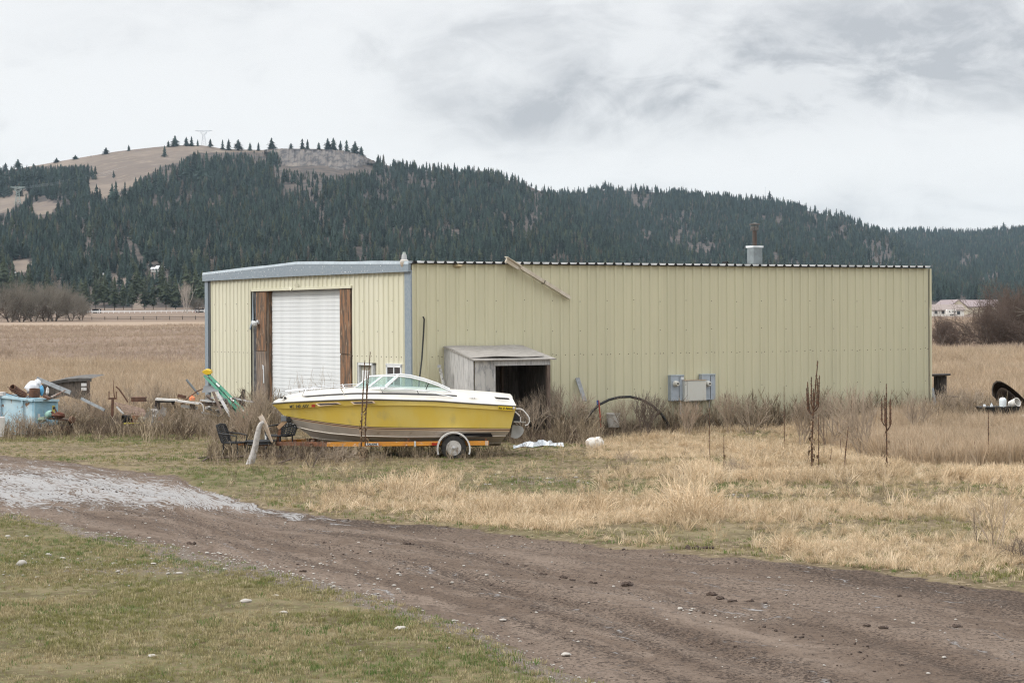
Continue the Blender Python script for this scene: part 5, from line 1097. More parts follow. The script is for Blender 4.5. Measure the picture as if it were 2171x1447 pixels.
for (px, w_, b, e, r, lab) in ((22.5, 14, 585, 580, 577, 'small white house at the bare patch on the far left of the wooded slope'), (163, 10, 583, 580, 577.5, 'tiny white shed among the pines left of the middle hillside house'), (206, 22, 585, 581.5, 579, 'low white roofed house among the trees on the middle of the slope'), (327, 13, 573, 570, 566.5, 'white roofed house on the wooded slope, lower wing'), (340, 18, 569, 566, 563.5, 'white roofed house on the wooded slope, upper wing')):
    Y = near_Y(px, b) - 14; house(lab, px - w_ / 2, px + w_ / 2, b, e, r, Y, 7, m_hw, m_rwh, 'x', windows=((.2, .3, 1.2, 1.1), (.6, .3, 1.2, 1.1)))
# lattice towers and a mast
def pylon(px, pyb, pyt, Y, w0, m, label, arm):
    b = P(px, pyb, Y); H_ = P(px, pyt, Y).z - b.z; t_ = thing('transmission_tower', label, 'pylon', b); leg, arms, brace = MB(), MB(), MB(); r_ = w0 * .035
    prof = [(0, .5), (.45, .30), (.72, .22), (.80, .5), (.97, .62)]
    wz = lambda f: float(np.interp(f, [p[0] for p in prof], [p[1] for p in prof])) * w0
    for sx in (-1, 1):
        for sy in (-1, 1): leg.tube([(sx * wz(f), sy * wz(f) * .6, f * H_) for f, _ in prof], r_, 4)
    fs = [0, .2, .36, .5, .62, .72, .85, .97]
    for i in range(len(fs) - 1):
        for sy in (-1, 1):
            a, c = fs[i], fs[i + 1]; brace.tube([(-wz(a), sy * wz(a) * .6, a * H_), (wz(c), sy * wz(c) * .6, c * H_)], r_ * .7, 3); brace.tube([(wz(a), sy * wz(a) * .6, a * H_), (-wz(c), sy * wz(c) * .6, c * H_)], r_ * .7, 3)
    for z in (.97, 1.0): arms.beam((-arm, 0, z * H_), (arm, 0, z * H_), r_ * 2, r_ * 2)
    for s_ in (-1, 1): arms.tube([(s_ * arm, 0, .985 * H_), (s_ * arm * .6, 0, .93 * H_), (0, 0, .97 * H_)], r_, 3)
    leg.build('legs', m, t_, world=False); brace.build('bracing', m, t_, world=False); arms.build('cross_arm', m, t_, world=False)
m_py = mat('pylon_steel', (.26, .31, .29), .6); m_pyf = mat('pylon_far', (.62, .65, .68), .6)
py_Y = near_Y(38, 432) - 25
pylon(38, 434, 396, py_Y, 6.0, m_py, 'grey green lattice power pylon among the trees at the left', 7.5)
pylon(432, 309, 276.5, 2750, 6.5, m_pyf, 'pale lattice power pylon on the bare crest of the hill', 11)
wires = MB()
for dx in (-12, 0, 12):
    a = P(38 + dx, 400, py_Y)
    for e, ye in ((P(-60, 416 + dx * .3, py_Y - 250), 0), (P(345, 333 + dx * .3, 2560), 0)):
        wires.tube([a.lerp(e, f) + Vector((0, 0, -18 * f * (1 - f))) for f in (0, .25, .5, .75, 1)], .045, 3)
solo(wires, 'power_line', mat('wire', (.35, .38, .4), .5), 'thin power lines hanging from the left lattice pylon', 'power line')
solo(MB().tube([P(1622.5, 428, 3270), P(1622.5, 396, 3270)], .35, 4), 'radio_mast', m_pyf, 'thin pale radio mast on the second ridge beside the round topped pine', 'mast')
# ================================================================ YARD: things left of the building
m_blue = mat('pale_blue_paint', (.36, .53, .62), .7, col2=(.46, .60, .66), scale=3, col3=(.22, .12, .07), scale3=5, lo3=.60, hi3=.68, bump=.004)
m_blue2 = mat('blue_paint', (.24, .42, .53), .7, col2=(.31, .49, .58), scale=3, col3=(.17, .13, .1), scale3=7, lo3=.64, hi3=.7)
m_rus2 = mat('brown_rust', (.145, .075, .048), .9, col2=(.095, .055, .04), scale=6, col3=(.21, .10, .05), scale3=15, bump=.004)
m_gal = mat('dull_zinc', (.27, .285, .295), .6, .1, col2=(.19, .20, .205), scale=8)
m_tin = mat('white_tin', (.66, .65, .63), .5, col2=(.45, .42, .39), scale=6, lo=.5, hi=.7)
m_bagw = mat('white_plastic', (.74, .76, .79), .35, col2=(.62, .65, .70), scale=7); m_bagb = mat('blue_plastic', (.10, .36, .60), .35)
YB = 61.5
bn = thing('blue_bin', 'pale blue rusty steel skip heaped with scrap at the left edge', 'skip', P(70, 915, YB))
c0, c1, c2 = P(72, 915, YB - .6), P(-160, 915, YB + 1.2), P(123.5, 915, YB + .9)
def wallp(a, b, t0, t1, bot=0.0, th=.06):
    a, b = Vector(a), Vector(b); d = (b - a).normalized(); n_ = Vector((d.y, -d.x, 0)) * -th
    return MB().hexa([(a.x, a.y, bot), (b.x, b.y, bot), (b.x + n_.x, b.y + n_.y, bot), (a.x + n_.x, a.y + n_.y, bot), (a.x, a.y, t0), (b.x, b.y, t1), (b.x + n_.x, b.y + n_.y, t1), (a.x + n_.x, a.y + n_.y, t0)])
zt0 = P(72, 848, c0.y).z; zt1 = P(0, 838, c1.y).z + .25; zt2 = P(123, 848, c2.y).z
wallp(c1, c0, zt1, zt0).build('long_side', m_blue, bn); wallp(c0, c2, zt0, zt2).build('end_plate', m_blue2, bn)
c3 = c1 + (c2 - c0); wallp(c2, c3, zt2, zt1, th=.06).build('far_side', m_blue2, bn)
for a, b, za, zb in ((c1, c0, zt1, zt0), (c0, c2, zt0, zt2)):
    MB().beam((a.x, a.y - .03, za), (b.x, b.y - .03, zb), .10, .07).build('rim_rail', m_blue, bn)
for f in (.1, .3, .5, .7, .9):
    p_ = Vector(c1).lerp(c0, f); MB().beam((p_.x, p_.y - .05, .05), (p_.x, p_.y - .05, zt1 + (zt0 - zt1) * f - .05), .05, .05, (0, 1, 0)).build('rib', m_blue, bn)
for f, m_, w_, h_, z in ((.80, mat('sign_yellow', (.52, .46, .12), .6), .17, .24, zt2 - .26), (.82, m_dark, .13, .07, zt2 - .22), (.2, m_tin, .14, .14, zt2 - .42)):
    p_ = Vector(c0).lerp(c2, f); d = (Vector(c2) - Vector(c0)).normalized(); n_ = Vector((d.y, -d.x, 0)) * (.004 if m_ is not m_dark else .01); a = p_ - d * w_ / 2 + n_; b = p_ + d * w_ / 2 + n_
    MB().prism([(a.x, a.y, z - h_ / 2), (b.x, b.y, z - h_ / 2), (b.x, b.y, z + h_ / 2), (a.x, a.y, z + h_ / 2)], tuple(n_ * .6)).build('sticker', m_, bn)
MB().add([(c0.x + .05, c0.y + .2, zt0 - .25), (c2.x - .05, c2.y, zt2 - .25), (c3.x, c3.y, zt1 - .25), (c1.x, c1.y + .1, zt1 - .25)], [(0, 1, 2, 3)]).build('load_bed', m_rus2, bn)
def Q(px, py, Y=YB): return P(px, py, Y)
def rod(pts, r, name, m, label, cat='rod', Y=YB, n=6): return solo(MB().tube([Q(*p, Y) for p in pts], r, n), name, m, label, cat)
t_ = solo(MB().lathe([(.14, 0), (.155, 0), (.155, .24), (.14, .24), (.14, .02)], 20, Q(73, 841, YB + .1) + Vector((0, 0, 0)), (.06, -.1, 1)), 'rusty_drum', m_rus2, 'short rusty steel drum standing on the scrap in the blue skip', 'drum', smooth=True)
solo(MB().lathe([(.09, 0), (.105, 0), (.105, .55), (.09, .55), (.09, .02)], 16, Q(51, 838, YB + .2), (-.45, -.75, .45)), 'rusty_pipe', m_rus2, 'short wide rusty pipe lying left of the drum in the blue skip', 'pipe', smooth=True)
solo(MB().lump(Q(71, 822, YB + .4), .24, .2, .20, 12, 8, 4, .14).lump(Q(79, 814, YB + .4), .13, .15, .15, 10, 7, 9, .14), 'plastic_bag', m_bagw, 'crumpled white plastic bag behind the rusty drum in the blue skip', 'bag', smooth=True)
solo(MB().lump(Q(88, 828, YB + .35), .07, .1, .15, 9, 7, 5, .14), 'plastic_bag', m_bagb, 'bright blue plastic bag wedged right of the rusty drum', 'bag', smooth=True)
solo(MB().lump(Q(100.5, 828, YB + .8), .05, .05, .10, 8, 6, 2, .3), 'paint_can', m_tin, 'dented white can on the scrap right of the blue bag', 'can')
for i, (a, b) in enumerate((((16, 820), (68, 842)), ((22, 826), (64, 843)), ((28, 831), (60, 844)), ((12, 832), (48, 843)))):
    rod([a, b], .012, 'steel_bar', m_rus2, 'thin rusty steel bar slanting over the near rim of the blue skip', 'bar', YB - .3)
    C.objects[-1]['group'] = 'steel bars on the blue skip'
solo(MB().beam(Q(108, 841), Q(138, 827, YB + .3), .03, .03).beam(Q(110, 841), Q(128, 833, YB - .1), .02, .035), 'angle_iron', mat('pale_iron', (.40, .36, .33), .7, col2=(.2, .1, .06), scale=5), 'pale angle iron sticking up to the right from the blue skip', 'bar')
solo(MB().beam(Q(94, 839), Q(106, 845), .3, .06), 'scrap_plate', m_rus2, 'flat rusty plate on the right end of the blue skip', 'plate')
solo(MB().box(*sorted((Q(-6, 838).x, Q(9, 838).x)), YB - .2, YB + .2, Q(0, 838).z, Q(0, 831).z), 'white_box', m_tin, 'white box on the left end of the blue skip', 'box')
solo(MB().beam(Q(78, 802, 63.5), Q(150, 832, 63.0), .04, .12, (0, .2, 1)), 'grey_plank', m_gal, 'long grey metal plank slanting down from the blue skip', 'plank')
solo(MB().beam(Q(172, 844, 62.8), Q(222, 869, 62.4), .04, .08, (0, .2, 1)), 'grey_plank', m_gal, 'grey metal plank lying low in the brush right of the dark canopy', 'plank')
# dark canopy with two signs
cn = thing('old_canopy', 'dark weathered canopy with two white signs behind the brush at the left', 'canopy', P(150, 900, 66))
m_can = mat('dark_canvas', (.085, .08, .075), .9, col2=(.15, .14, .13), scale=6)
e_ = [Q(86, 815, 66), Q(110, 808, 66), Q(140, 803, 66), Q(165, 801, 66), Q(187, 801, 66), Q(194, 802, 66)]
mb = MB(); mb.strip([p + Vector((0, 0, 0)) for p in e_], [p + Vector((.0, 2.2, .06)) for p in e_]); lo = [p - Vector((0, -.02, .10)) for p in e_]; mb.strip(lo, e_); mb.build('roof', m_can, cn)
mb = MB(); bt = [Q(86, 838, 66.1), Q(110, 846, 66.1), Q(140, 838, 66.1), Q(165, 846, 66.1), Q(186, 850, 66.1)]; tp_ = [p + Vector((0, .1, -.05)) for p in e_[:5]]; mb.strip(bt, tp_); mb.build('curtain', mat('worn_canvas', (.17, .14, .115), .9, col2=(.075, .065, .056), scale=5, stretch=(4, 4, 1)), cn)
for py in (815, 824): a = Q(172.5, py + 3.2, 65.95); b = Q(183.5, py - 3.2, 65.95); MB().box(a.x, b.x, a.y - .02, a.y, a.z, b.z).build('sign', m_tin, cn)
for px in (100, 188): a = Q(px, 806, 66.05); MB().beam((a.x, a.y, 0), a, .08, .08, (0, 1, 0)).build('post', m_brw, cn)
# rusted engine heap, teal tank, white cylinder
hp = thing('rusted_machine', 'rust brown collapsed machine in front of the blue skip', 'machine', P(122, 918, 60.8))
mb = MB(); mb.beam(Q(100, 908, 60.8), Q(150, 906, 60.9), .5, .16); mb.beam(Q(104, 886, 60.9), Q(148, 890, 61), .5, .05); mb.beam(Q(147, 890, 61), Q(153, 908, 61), .3, .1); mb.build('frame', mat('burnt_steel', (.045, .032, .026), .9, col2=(.10, .06, .04), scale=6), hp)
mb = MB(); mb.lump(Q(124, 880, 60.8), .17, .14, .09, 9, 6, 4, .3); mb.beam(Q(109, 872, 60.8), Q(120, 884, 60.8), .06, .06); mb.beam(Q(116, 865, 61), Q(121, 876, 61), .04, .04); mb.build('housing', mat('red_rust', (.15, .055, .035), .85, col2=(.09, .05, .035), scale=7), hp)
MB().lathe([(.03, 0), (.09, .02), (.11, .08), (.08, .13)], 12, Q(151, 890, 60.7), (.5, -.8, .2)).build('pulley', m_rus2, hp)
solo(MB().lathe([(.0, 0), (.08, .02), (.12, .08), (.12, .22), (.08, .28), (0, .3)], 14, Q(100, 881, 61.0), (.6, -.75, .25)), 'teal_tank', mat('teal_paint', (.24, .42, .36), .6, col2=(.17, .28, .25), scale=8), 'small faded teal tank against the blue skip', 'tank', smooth=True)
solo(MB().lump(Q(88, 889, 60.9), .12, .1, .08, 9, 6, 3, .2), 'green_drum', mat('moss_green', (.19, .23, .17), .8), 'mossy green lump of a drum in the brush below the blue skip', 'drum', smooth=True)
solo(MB().lathe([(.13, 0), (.135, .02), (.155, .5), (.16, .53), (.15, .55)], 18, P(-1, 925, 58.5), (0, 0, 1)), 'white_cylinder', m_tin, 'white upright plastic cylinder cut by the left picture edge', 'cylinder', smooth=True)
solo(MB().lump(Q(85, 907, 60), .05, .03, .02, 7, 5, 1, .3), 'white_scrap', m_tin, 'small white scrap lying in the brush below the blue skip', 'scrap')
# implements in the middle of the pile
YC = 62.5
fk = thing('rusty_fork', 'upright rusty iron fork with one long tine in the scrap pile', 'fork', P(238, 885, YC))
MB().beam(Q(238, 885, YC), Q(239, 845, YC), .07, .07, (0, 1, 0)).build('shaft', m_rus2, fk); MB().beam(Q(230, 844.5, YC), Q(247, 844, YC), .05, .05).build('crossbar', m_rus2, fk)
MB().tube([Q(243, 844, YC), Q(241, 827, YC), Q(239.7, 803, YC)], .02, 6, .008).build('tine', m_rus2, fk)
for px in (231, 246.5): MB().tube([Q(px, 845, YC), Q(px, 829, YC)], .016, 5).build('tine', m_rus2, fk)
rod([(246, 819), (252, 824), (262, 838), (271, 852)], .024, 'rusty_lever', m_rus2, 'bent rusty lever leaning right of the iron fork', 'lever', YC + .3)
solo(MB().box(Q(257, 850).x, Q(287, 850).x, YC + .6, YC + .9, Q(260, 856).z, Q(260, 846).z), 'iron_box', m_rus2, 'dark rusty iron box behind the slatted rack', 'box')
rk = thing('slatted_rack', 'pinkish slatted rack tilted down to the right on the scrap pile', 'rack', P(275, 890, YC - .3))
m_slt = mat('pink_wood', (.43, .31, .255), .8, col2=(.30, .21, .17), scale=6, rnd=.15)
for i in range(7):
    f = i / 6; a = Q(243 + 17 * f, 853 + 25 * f, YC - .3); b = Q(305 + 8 * f, 867 + 14 * f, YC - .5); MB().beam(a, b, .03, .024).build('slat', m_slt, rk)
for a, b in (((243, 853), (262, 879)), ((286, 865), (290, 884))): MB().beam(Q(*a, YC - .26), Q(*b, YC - .26), .03, .04).build('cross_rail', m_slt, rk)
MB().beam(Q(247, 861, YC - .35), Q(262, 877, YC - .35), .05, .05).build('pale_edge', m_tin, rk)
for i, (px0, px1, py, r_, m_, lab) in enumerate(((279, 297, 889, .115, mat('orange_rust', (.20, .085, .04), .9, col2=(.13, .065, .04), scale=4), 'orange brown rusty pipe stub lying in the scrap pile'), (297, 318, 890, .10, mat('pale_log', (.34, .30, .24), .9, col2=(.2, .17, .13), scale=5), 'pale grey pipe stub beside the orange brown one'))):
    a, b = Q(px0, py, YC - .6), Q(px1, py, YC - .3); solo(MB().lathe([(r_ * .8, .02), (r_ * .82, 0), (r_, 0), (r_, (b - a).length), (.01, (b - a).length)], 16, a, b - a), 'pipe_stub', m_, lab, 'pipe', smooth=True)
solo(MB().lathe([(.10, 0), (.115, 0), (.115, .25), (.09, .25), (.09, .01)], 16, Q(276, 887, YC - .5), (-.7, -.7, 0)), 'black_pipe_end', m_dark, 'black open pipe end left of the orange brown pipe stub', 'pipe', smooth=True)
solo(MB().beam(Q(263, 897, 61), Q(305, 896, 61.3), .05, .035), 'yellow_bar', mat('yellow_bar', (.50, .42, .07), .6), 'thin yellow bar lying below the pipe stubs', 'bar')
solo(MB().beam(Q(282, 904, 60.6), Q(310, 904, 60.9), .1, .04), 'mossy_board', mat('mossy_wood', (.20, .18, .09), .9), 'mossy board on the ground below the yellow bar', 'board')
solo(MB().tube([Q(309, 906, 60.5), Q(325, 905, 60.5), Q(347, 904, 60.7)], .09, 10), 'fallen_log', m_brw, 'short brown log on the ground in front of the scrap pile', 'log', smooth=True)
mb = MB(); r2 = random.Random(8)
for (px, py, s_) in ((318, 878, .2), (326, 872, .17), (332, 884, .18), (340, 876, .2), (346, 872, .15), (322, 888, .15), (330, 866, .1)):
    p_ = Q(px, py, YC - .6); a = Vector((r2.uniform(-1, 1), r2.uniform(-.4, .4), r2.uniform(-1, 1))).normalized() * s_; b = a.cross(Vector((0, 1, .3))).normalized() * s_ * .8; mb.prism([p_ - a - b, p_ + a - b * .6, p_ + a * .7 + b, p_ - a * .4 + b * .9], (0, .02, 0))
solo(mb, 'crumpled_sheet_metal', mat('crumpled_tin', (.48, .45, .42), .55, col2=(.30, .27, .25), scale=5), 'crumpled pale sheet metal in the middle of the scrap pile', 'sheet metal')
solo(MB().lump(Q(340, 888, YC - .7), .07, .07, .06, 8, 6, 3, .2), 'red_can', mat('dull_red', (.19, .06, .045), .7), 'dull red can under the crumpled sheet metal', 'can')
solo(MB().box(Q(319, 896).x, Q(335, 896).x, YC - .8, YC - .5, Q(319, 901).z, Q(319, 894).z), 'zinc_tray', m_gal, 'pale zinc tray on the ground under the crumpled sheet metal', 'tray')
# white frame of an old rack on two legs, orange can on it
wf_ = thing('white_rack_frame', 'white metal rack frame on dark legs with an orange can on it', 'rack', P(375, 905, YC - .4))
m_wr = mat('chipped_white', (.68, .66, .63), .5, col2=(.50, .44, .38), scale=8, lo=.55, hi=.7)
MB().beam(Q(331, 845.5, YC - .4), Q(376, 848, YC - .4), .3, .055).build('top_rail', m_wr, wf_); MB().beam(Q(376, 849, YC - .4), Q(423, 855, YC - .4), .25, .05).build('top_rail', m_wr, wf_)
MB().beam(Q(333, 851, YC - .54), Q(371, 851, YC - .54), .03, .045).build('under_rail', m_dark, wf_)
for a, b in (((331.5, 848), (328.5, 874)), ((336, 851), (337.5, 882)), ((365, 851), (368, 857)), ((405, 856), (404, 868)), ((410, 856), (411, 868))): MB().beam(Q(*a, YC - .4), Q(*b, YC - .4), .06, .06, (0, 1, 0)).build('leg', mat('dark_brown_metal', (.05, .035, .03), .7), wf_)
MB().beam(Q(384, 860, YC - .3), Q(419, 864, YC - .3), .05, .08).build('side_panel', m_wr, wf_)
MB().tube([Q(422, 852, YC - .4), Q(428, 856, YC - .4), Q(431, 862, YC - .4), Q(432, 872, YC - .4)], .02, 6).build('hoop', m_wr, wf_)
solo(MB().lathe([(.07, 0), (.085, .02), (.088, .08), (.05, .12), (.02, .13), (.02, .15)], 14, Q(407.5, 848.5, YC - .4)), 'orange_can', mat('orange_plastic', (.72, .17, .05), .5, col2=(.78, .35, .2), scale=7), 'bright orange can standing on the white rack frame', 'can', smooth=True)
rod([(384, 857), (400, 842), (418, 829), (430, 824)], .02, 'rusty_pole', m_rus2, 'long thin rusty pole slanting up to the right over the white frame', 'pole', YC - .2)
solo(MB().cyl(Q(395, 804, 64), Q(421, 836, 64), .035, 10), 'grey_pipe', mat('grey_pvc', (.20, .22, .23), .5), 'grey pipe leaning to the left over the wood stack', 'pipe', smooth=True)
solo(MB().beam(Q(377, 838, 64), Q(394, 842, 64), .1, .10), 'rusty_beam', m_rus2, 'dark rusty beam behind the white rack frame', 'beam')
# wood stack with planks, grey sheet, green ladder
ws_ = thing('wood_stack', 'heap of old grey brown boards and sticks beside the building corner', 'wood pile', P(460, 905, 64.5))
r3 = random.Random(4)
for i in range(26):
    x0 = r3.uniform(424, 500); y0 = r3.uniform(838, 895); a = Q(x0, y0, 64.5 + r3.uniform(-.4, .8)); b = Q(x0 + r3.uniform(15, 60), y0 + r3.uniform(-4, 22), 64.3 + r3.uniform(-.4, .8)); b.z = max(b.z, .02); a.z = max(a.z, .02)
    MB().beam(a, b, r3.uniform(.05, .12), r3.uniform(.03, .06)).build('board', m_brw if i % 3 else m_grw, ws_)
solo(MB().prism([Q(428, 832, 64.4), Q(432, 818, 64.8), Q(457, 819, 64.8), Q(464, 830, 64.4)], (0, .02, .01)), 'grey_sheet', mat('slate_sheet', (.145, .15, .155), .8, col2=(.19, .195, .2), scale=5), 'dark grey sheet lying on the wood stack under the green ladder', 'sheet')
for i, (a, b, w_, lab) in enumerate((((460, 831), (496, 895), .09, 'grey plank leaning steeply over the wood stack'), ((452, 830), (472, 880), .08, 'brown plank leaning left of the grey one on the wood stack'), ((478, 845), (505, 890), .06, 'thin dark lath leaning right of the grey plank'))):
    solo(MB().beam(Q(*a, 63.9), Q(*b, 63.2), .03, w_, (1, 0, .3)), 'leaning_plank', (m_grw, m_brw, m_shk)[i], lab, 'plank')
solo(MB().prism([Q(505, 872, 66), Q(506, 842, 66), Q(512, 834, 66), Q(513, 824, 66), Q(519, 826, 66), Q(519, 884, 66), Q(507, 884, 66)], (0, .04, 0)), 'broken_board', m_shk, 'dark jagged broken board standing against the gable wall', 'board')
lad = thing('step_ladder', 'green folded step ladder with yellow top leaning over the wood stack', 'ladder', P(528, 905, 64.2))
m_gr = mat('green_fibreglass', (.012, .19, .11), .45, col2=(.02, .23, .14), scale=5)
LT, LBm = Q(433, 790, 65.0), Q(525, 884, 63.8); dl = (LBm - LT).normalized(); sdv = Vector((dl.z, 0, -dl.x)).normalized()
for k, (o1, o2, w_) in enumerate(((-.055, -.07, .075), (.06, .06, .075))):
    MB().beam(LT + sdv * o1 + dl * .08, LBm + sdv * o2, .06, w_, sdv).build('rail', m_gr, lad)
for k, (o1, o2) in enumerate(((.10, .17), (.02, .12))):
    MB().beam(LT + sdv * o1 + dl * .3 + Vector((0, .35, 0)), LBm + sdv * o2 - dl * .05 + Vector((0, .3, 0)), .05, .06, sdv).build('rear_rail', m_gr, lad)
for k in range(6):
    p_ = LT.lerp(LBm, .16 + k * .145); MB().beam(p_ + sdv * -.09, p_ + sdv * .09 + Vector((0, .05, 0)), .07, .02, (0, 1, 0)).build('step', m_gal, lad)
mb = MB(); mb.prism([Q(428, 787, 64.85), Q(436, 783.5, 64.85), Q(445, 786, 64.85), Q(447.5, 792, 64.85), Q(438, 794.5, 64.85), Q(431, 791, 64.85)], (0, .4, .03)); mb.build('top_cap', mat('yellow_plastic', (.72, .47, .02), .45), lad)
for f in (.30, .63, .86): p_ = LT.lerp(LBm, f) + sdv * -.05 + Vector((0, -.05, 0)); MB().beam(p_ - dl * .09, p_ + dl * .09, .012, .05, sdv).build('label', m_tin, lad)
MB().beam(LT.lerp(LBm, .22) + sdv * .1, LT.lerp(LBm, .55) + sdv * .12 + Vector((0, -.03, 0)), .02, .03).build('spreader', m_gal, lad)
# ---------------------------------------------------------------- garden furniture in front of the trailer tongue
m_iron = mat('black_iron', (.014, .014, .015), .55)
def chair(px, py, Y, H_, face, label):
    t_ = thing('garden_chair', label, 'chair', P(px, py, Y), face, 'black wrought iron garden chairs'); s_ = H_ / .9
    legs, seat, back, armm = MB(), MB(), MB(), MB()
    for x in (-.2, .2):
        for y in (-.2, .2):
            MB().tube([(x * s_, y * s_, .43 * s_), (x * s_ * 1.05, y * s_ * 1.05, .2 * s_), (x * s_ * 1.25, y * s_ * 1.25, 0)], .019, 5).build('leg', m_iron, t_, world=False)
    for i in range(9): f = -.22 + i * .055; seat.tube([(f * s_, -.24 * s_, .44 * s_), (f * s_, 0, .42 * s_), (f * s_, .24 * s_, .44 * s_)], .014, 4); seat.tube([(-.24 * s_, f * s_, .435 * s_), (.24 * s_, f * s_, .435 * s_)], .013, 4)
    seat.tube([(.25 * s_ * math.cos(a), .25 * s_ * math.sin(a), .44 * s_) for a in [k * PI / 8 for k in range(17)]], .020, 5); seat.build('seat', m_iron, t_, world=False)
    bk = lambda u, v: (u * s_ * (.23 + .05 * v), (.24 + .16 * v) * s_, (.44 + .46 * v) * s_)
    back.tube([bk(-1, 0), bk(-1, .5), bk(-.9, .85), bk(-.5, 1), bk(0, 1.05), bk(.5, 1), bk(.9, .85), bk(1, .5), bk(1, 0)], .020, 5)
    for v in (.10, .22, .34, .46, .58, .70, .82, .94):
        back.tube([bk(-.95, v - .04), bk(-.5, v + .06), bk(0, v - .03), bk(.5, v + .06), bk(.95, v - .04)], .014, 4)
        for u in (-.7, -.35, 0, .35, .7): back.tube([bk(u + .2 * math.cos(a), v + .07 * math.sin(a)) for a in [k * PI / 4 for k in range(9)]], .013, 4)
    for u in (-.6, -.2, .2, .6): back.tube([bk(u, 0), bk(u * .9, 1)], .013, 4)
    back.build('backrest', m_iron, t_, world=False)
    for x in (-.27, .27): armm.tube([(x * s_, .3 * s_, .68 * s_), (x * s_ * 1.1, 0, .66 * s_), (x * s_ * 1.05, -.22 * s_, .62 * s_), (x * s_, -.2 * s_, .44 * s_)], .018, 5)
    armm.build('arm', m_iron, t_, world=False); return t_
chair(497, 973, 50.1, .82, math.radians(68), 'black wrought iron garden chair standing alone at the left of the driftwood branch')
chair(594, 962, 50.6, .92, math.radians(-40), 'black wrought iron garden chair under the boat bow, right of the driftwood branch')
tb = thing('garden_table', 'black lattice oval garden table behind the grey driftwood branch', 'table', P(553, 972, 50.3), 0.0)
tz = P(553, 933, 50.3).z; mb = MB(); RX, RY = .37, .34
for k in range(12):
    a = -RX + 2 * RX * (k + .5) / 12; e = RY * math.sqrt(max(0, 1 - (a / RX) ** 2)); mb.tube([(a, -e, tz), (a, e, tz)], .012, 4); a2 = a * RY / RX; e2 = RX * math.sqrt(max(0, 1 - (a2 / RY) ** 2)); mb.tube([(-e2, a2, tz + .005), (e2, a2, tz + .005)], .012, 4)
mb.build('table_top', m_iron, tb, world=False)
mb = MB(); mb.tube([(RX * math.cos(k * PI / 12), RY * math.sin(k * PI / 12), tz) for k in range(25)], .02, 5); mb.tube([(RX * math.cos(k * PI / 12), RY * math.sin(k * PI / 12), tz - .06) for k in range(25)], .016, 5); mb.strip([(RX * math.cos(k * PI / 12), RY * math.sin(k * PI / 12), tz - .06) for k in range(25)], [(RX * math.cos(k * PI / 12), RY * math.sin(k * PI / 12), tz) for k in range(25)]); mb.build('table_rim', m_iron, tb, world=False)
for sx in (-1, 1):
    for sy in (-1, 1): MB().tube([(sx * .27, sy * .2, tz - .03), (sx * .3, sy * .22, tz * .5), (sx * .33, sy * .26, 0)], .015, 5).build('leg', m_iron, tb, world=False)
br_ = thing('driftwood_branch', 'pale grey forked driftwood branch propped upright before the garden table', 'branch', G(530, 985))
m_drift = mat('driftwood', (.42, .40, .38), .8, col2=(.29, .27, .25), scale=9, lo=.45, hi=.6, col3=(.20, .17, .15), scale3=26, lo3=.62, hi3=.68, bump=.006)
YD = 48.6
MB().tube([P(529, 986, YD), P(535, 970, YD), P(541, 948, YD), P(545, 925, YD), P(549, 907, YD), P(553, 898, YD), P(559, 894.5, YD)], [.10, .085, .072, .066, .06, .052, .045], 10).build('limb', m_drift, br_, True)
MB().tube([P(552, 880.5, YD + .1), P(556, 888, YD + .1), P(562, 900, YD + .15), P(566, 910, YD + .2), P(572, 926, YD + .25), P(577, 936, YD + .3)], [.058, .06, .058, .05, .035, .025], 9).build('fork', mat('peeled_branch', (.56, .42, .30), .8, col2=(.62, .54, .46), scale=5), br_, True)
MB().tube([P(529, 984, YD), P(522, 990, YD - .2), P(512, 996, YD - .3)], [.08, .05, .02], 7).build('root', m_drift, br_, True)
for i, (a, b, r_) in enumerate((((420, 974), (560, 962), .018), (((440, 975)), (640, 972), .03), ((430, 980), (480, 958), .02), ((590, 985), (700, 957), .02))):
    A_, B_ = G(*a), G(*b); solo(MB().tube([A_ + Vector((0, 0, .04)), A_.lerp(B_, .5) + Vector((0, .1, .09)), B_ + Vector((0, 0, .06))], r_, 6), 'fallen_stick', m_brw, ('thin stick lying left of the lone garden chair', 'long dark stick lying under the garden table', 'forked stick lying before the lone garden chair', 'stick lying in the weeds under the trailer tongue')[i], 'stick')
# ---------------------------------------------------------------- along the long wall
solo(MB().tube([SW(1236, 905, -.9), SW(1240, 893, -.9), SW(1250, 876, -.85), SW(1268, 858, -.8), SW(1290, 847, -.75), SW(1312, 841.5, -.7), SW(1335, 840.5, -.7), SW(1358, 846, -.7), SW(1382, 859, -.75), SW(1400, 876, -.8), SW(1412, 893, -.85), SW(1418, 905, -.9)], .038, 10), 'black_hose', mat('black_poly_pipe', (.016, .016, .015), .5), 'thick black hose arched in a half circle against the long wall', 'hose', smooth=True)
bk_ = thing('white_bucket', 'dirty white bucket in the weeds under the black hose arch', 'bucket', SW(1299, 906, -.7)); p_ = SW(1299, 905, -.7)
MB().lathe([(.16, 0), (.165, .01), (.20, .36), (.215, .36), (.215, .40), (.19, .40), (.155, .03)], 20, p_).build('body', mat('bucket_white', (.68, .66, .62), .5, col2=(.45, .42, .37), scale=6, lo=.5, hi=.7), bk_, True)
solo(MB().tube([SW(1268, 848, -1.0), SW(1270, 865, -1.0), SW(1273, 905, -1.0)], .022, 7), 'red_post', mat('red_paint', (.40, .07, .045), .6), 'thin red post with a blue tip beside the black hose arch', 'post')
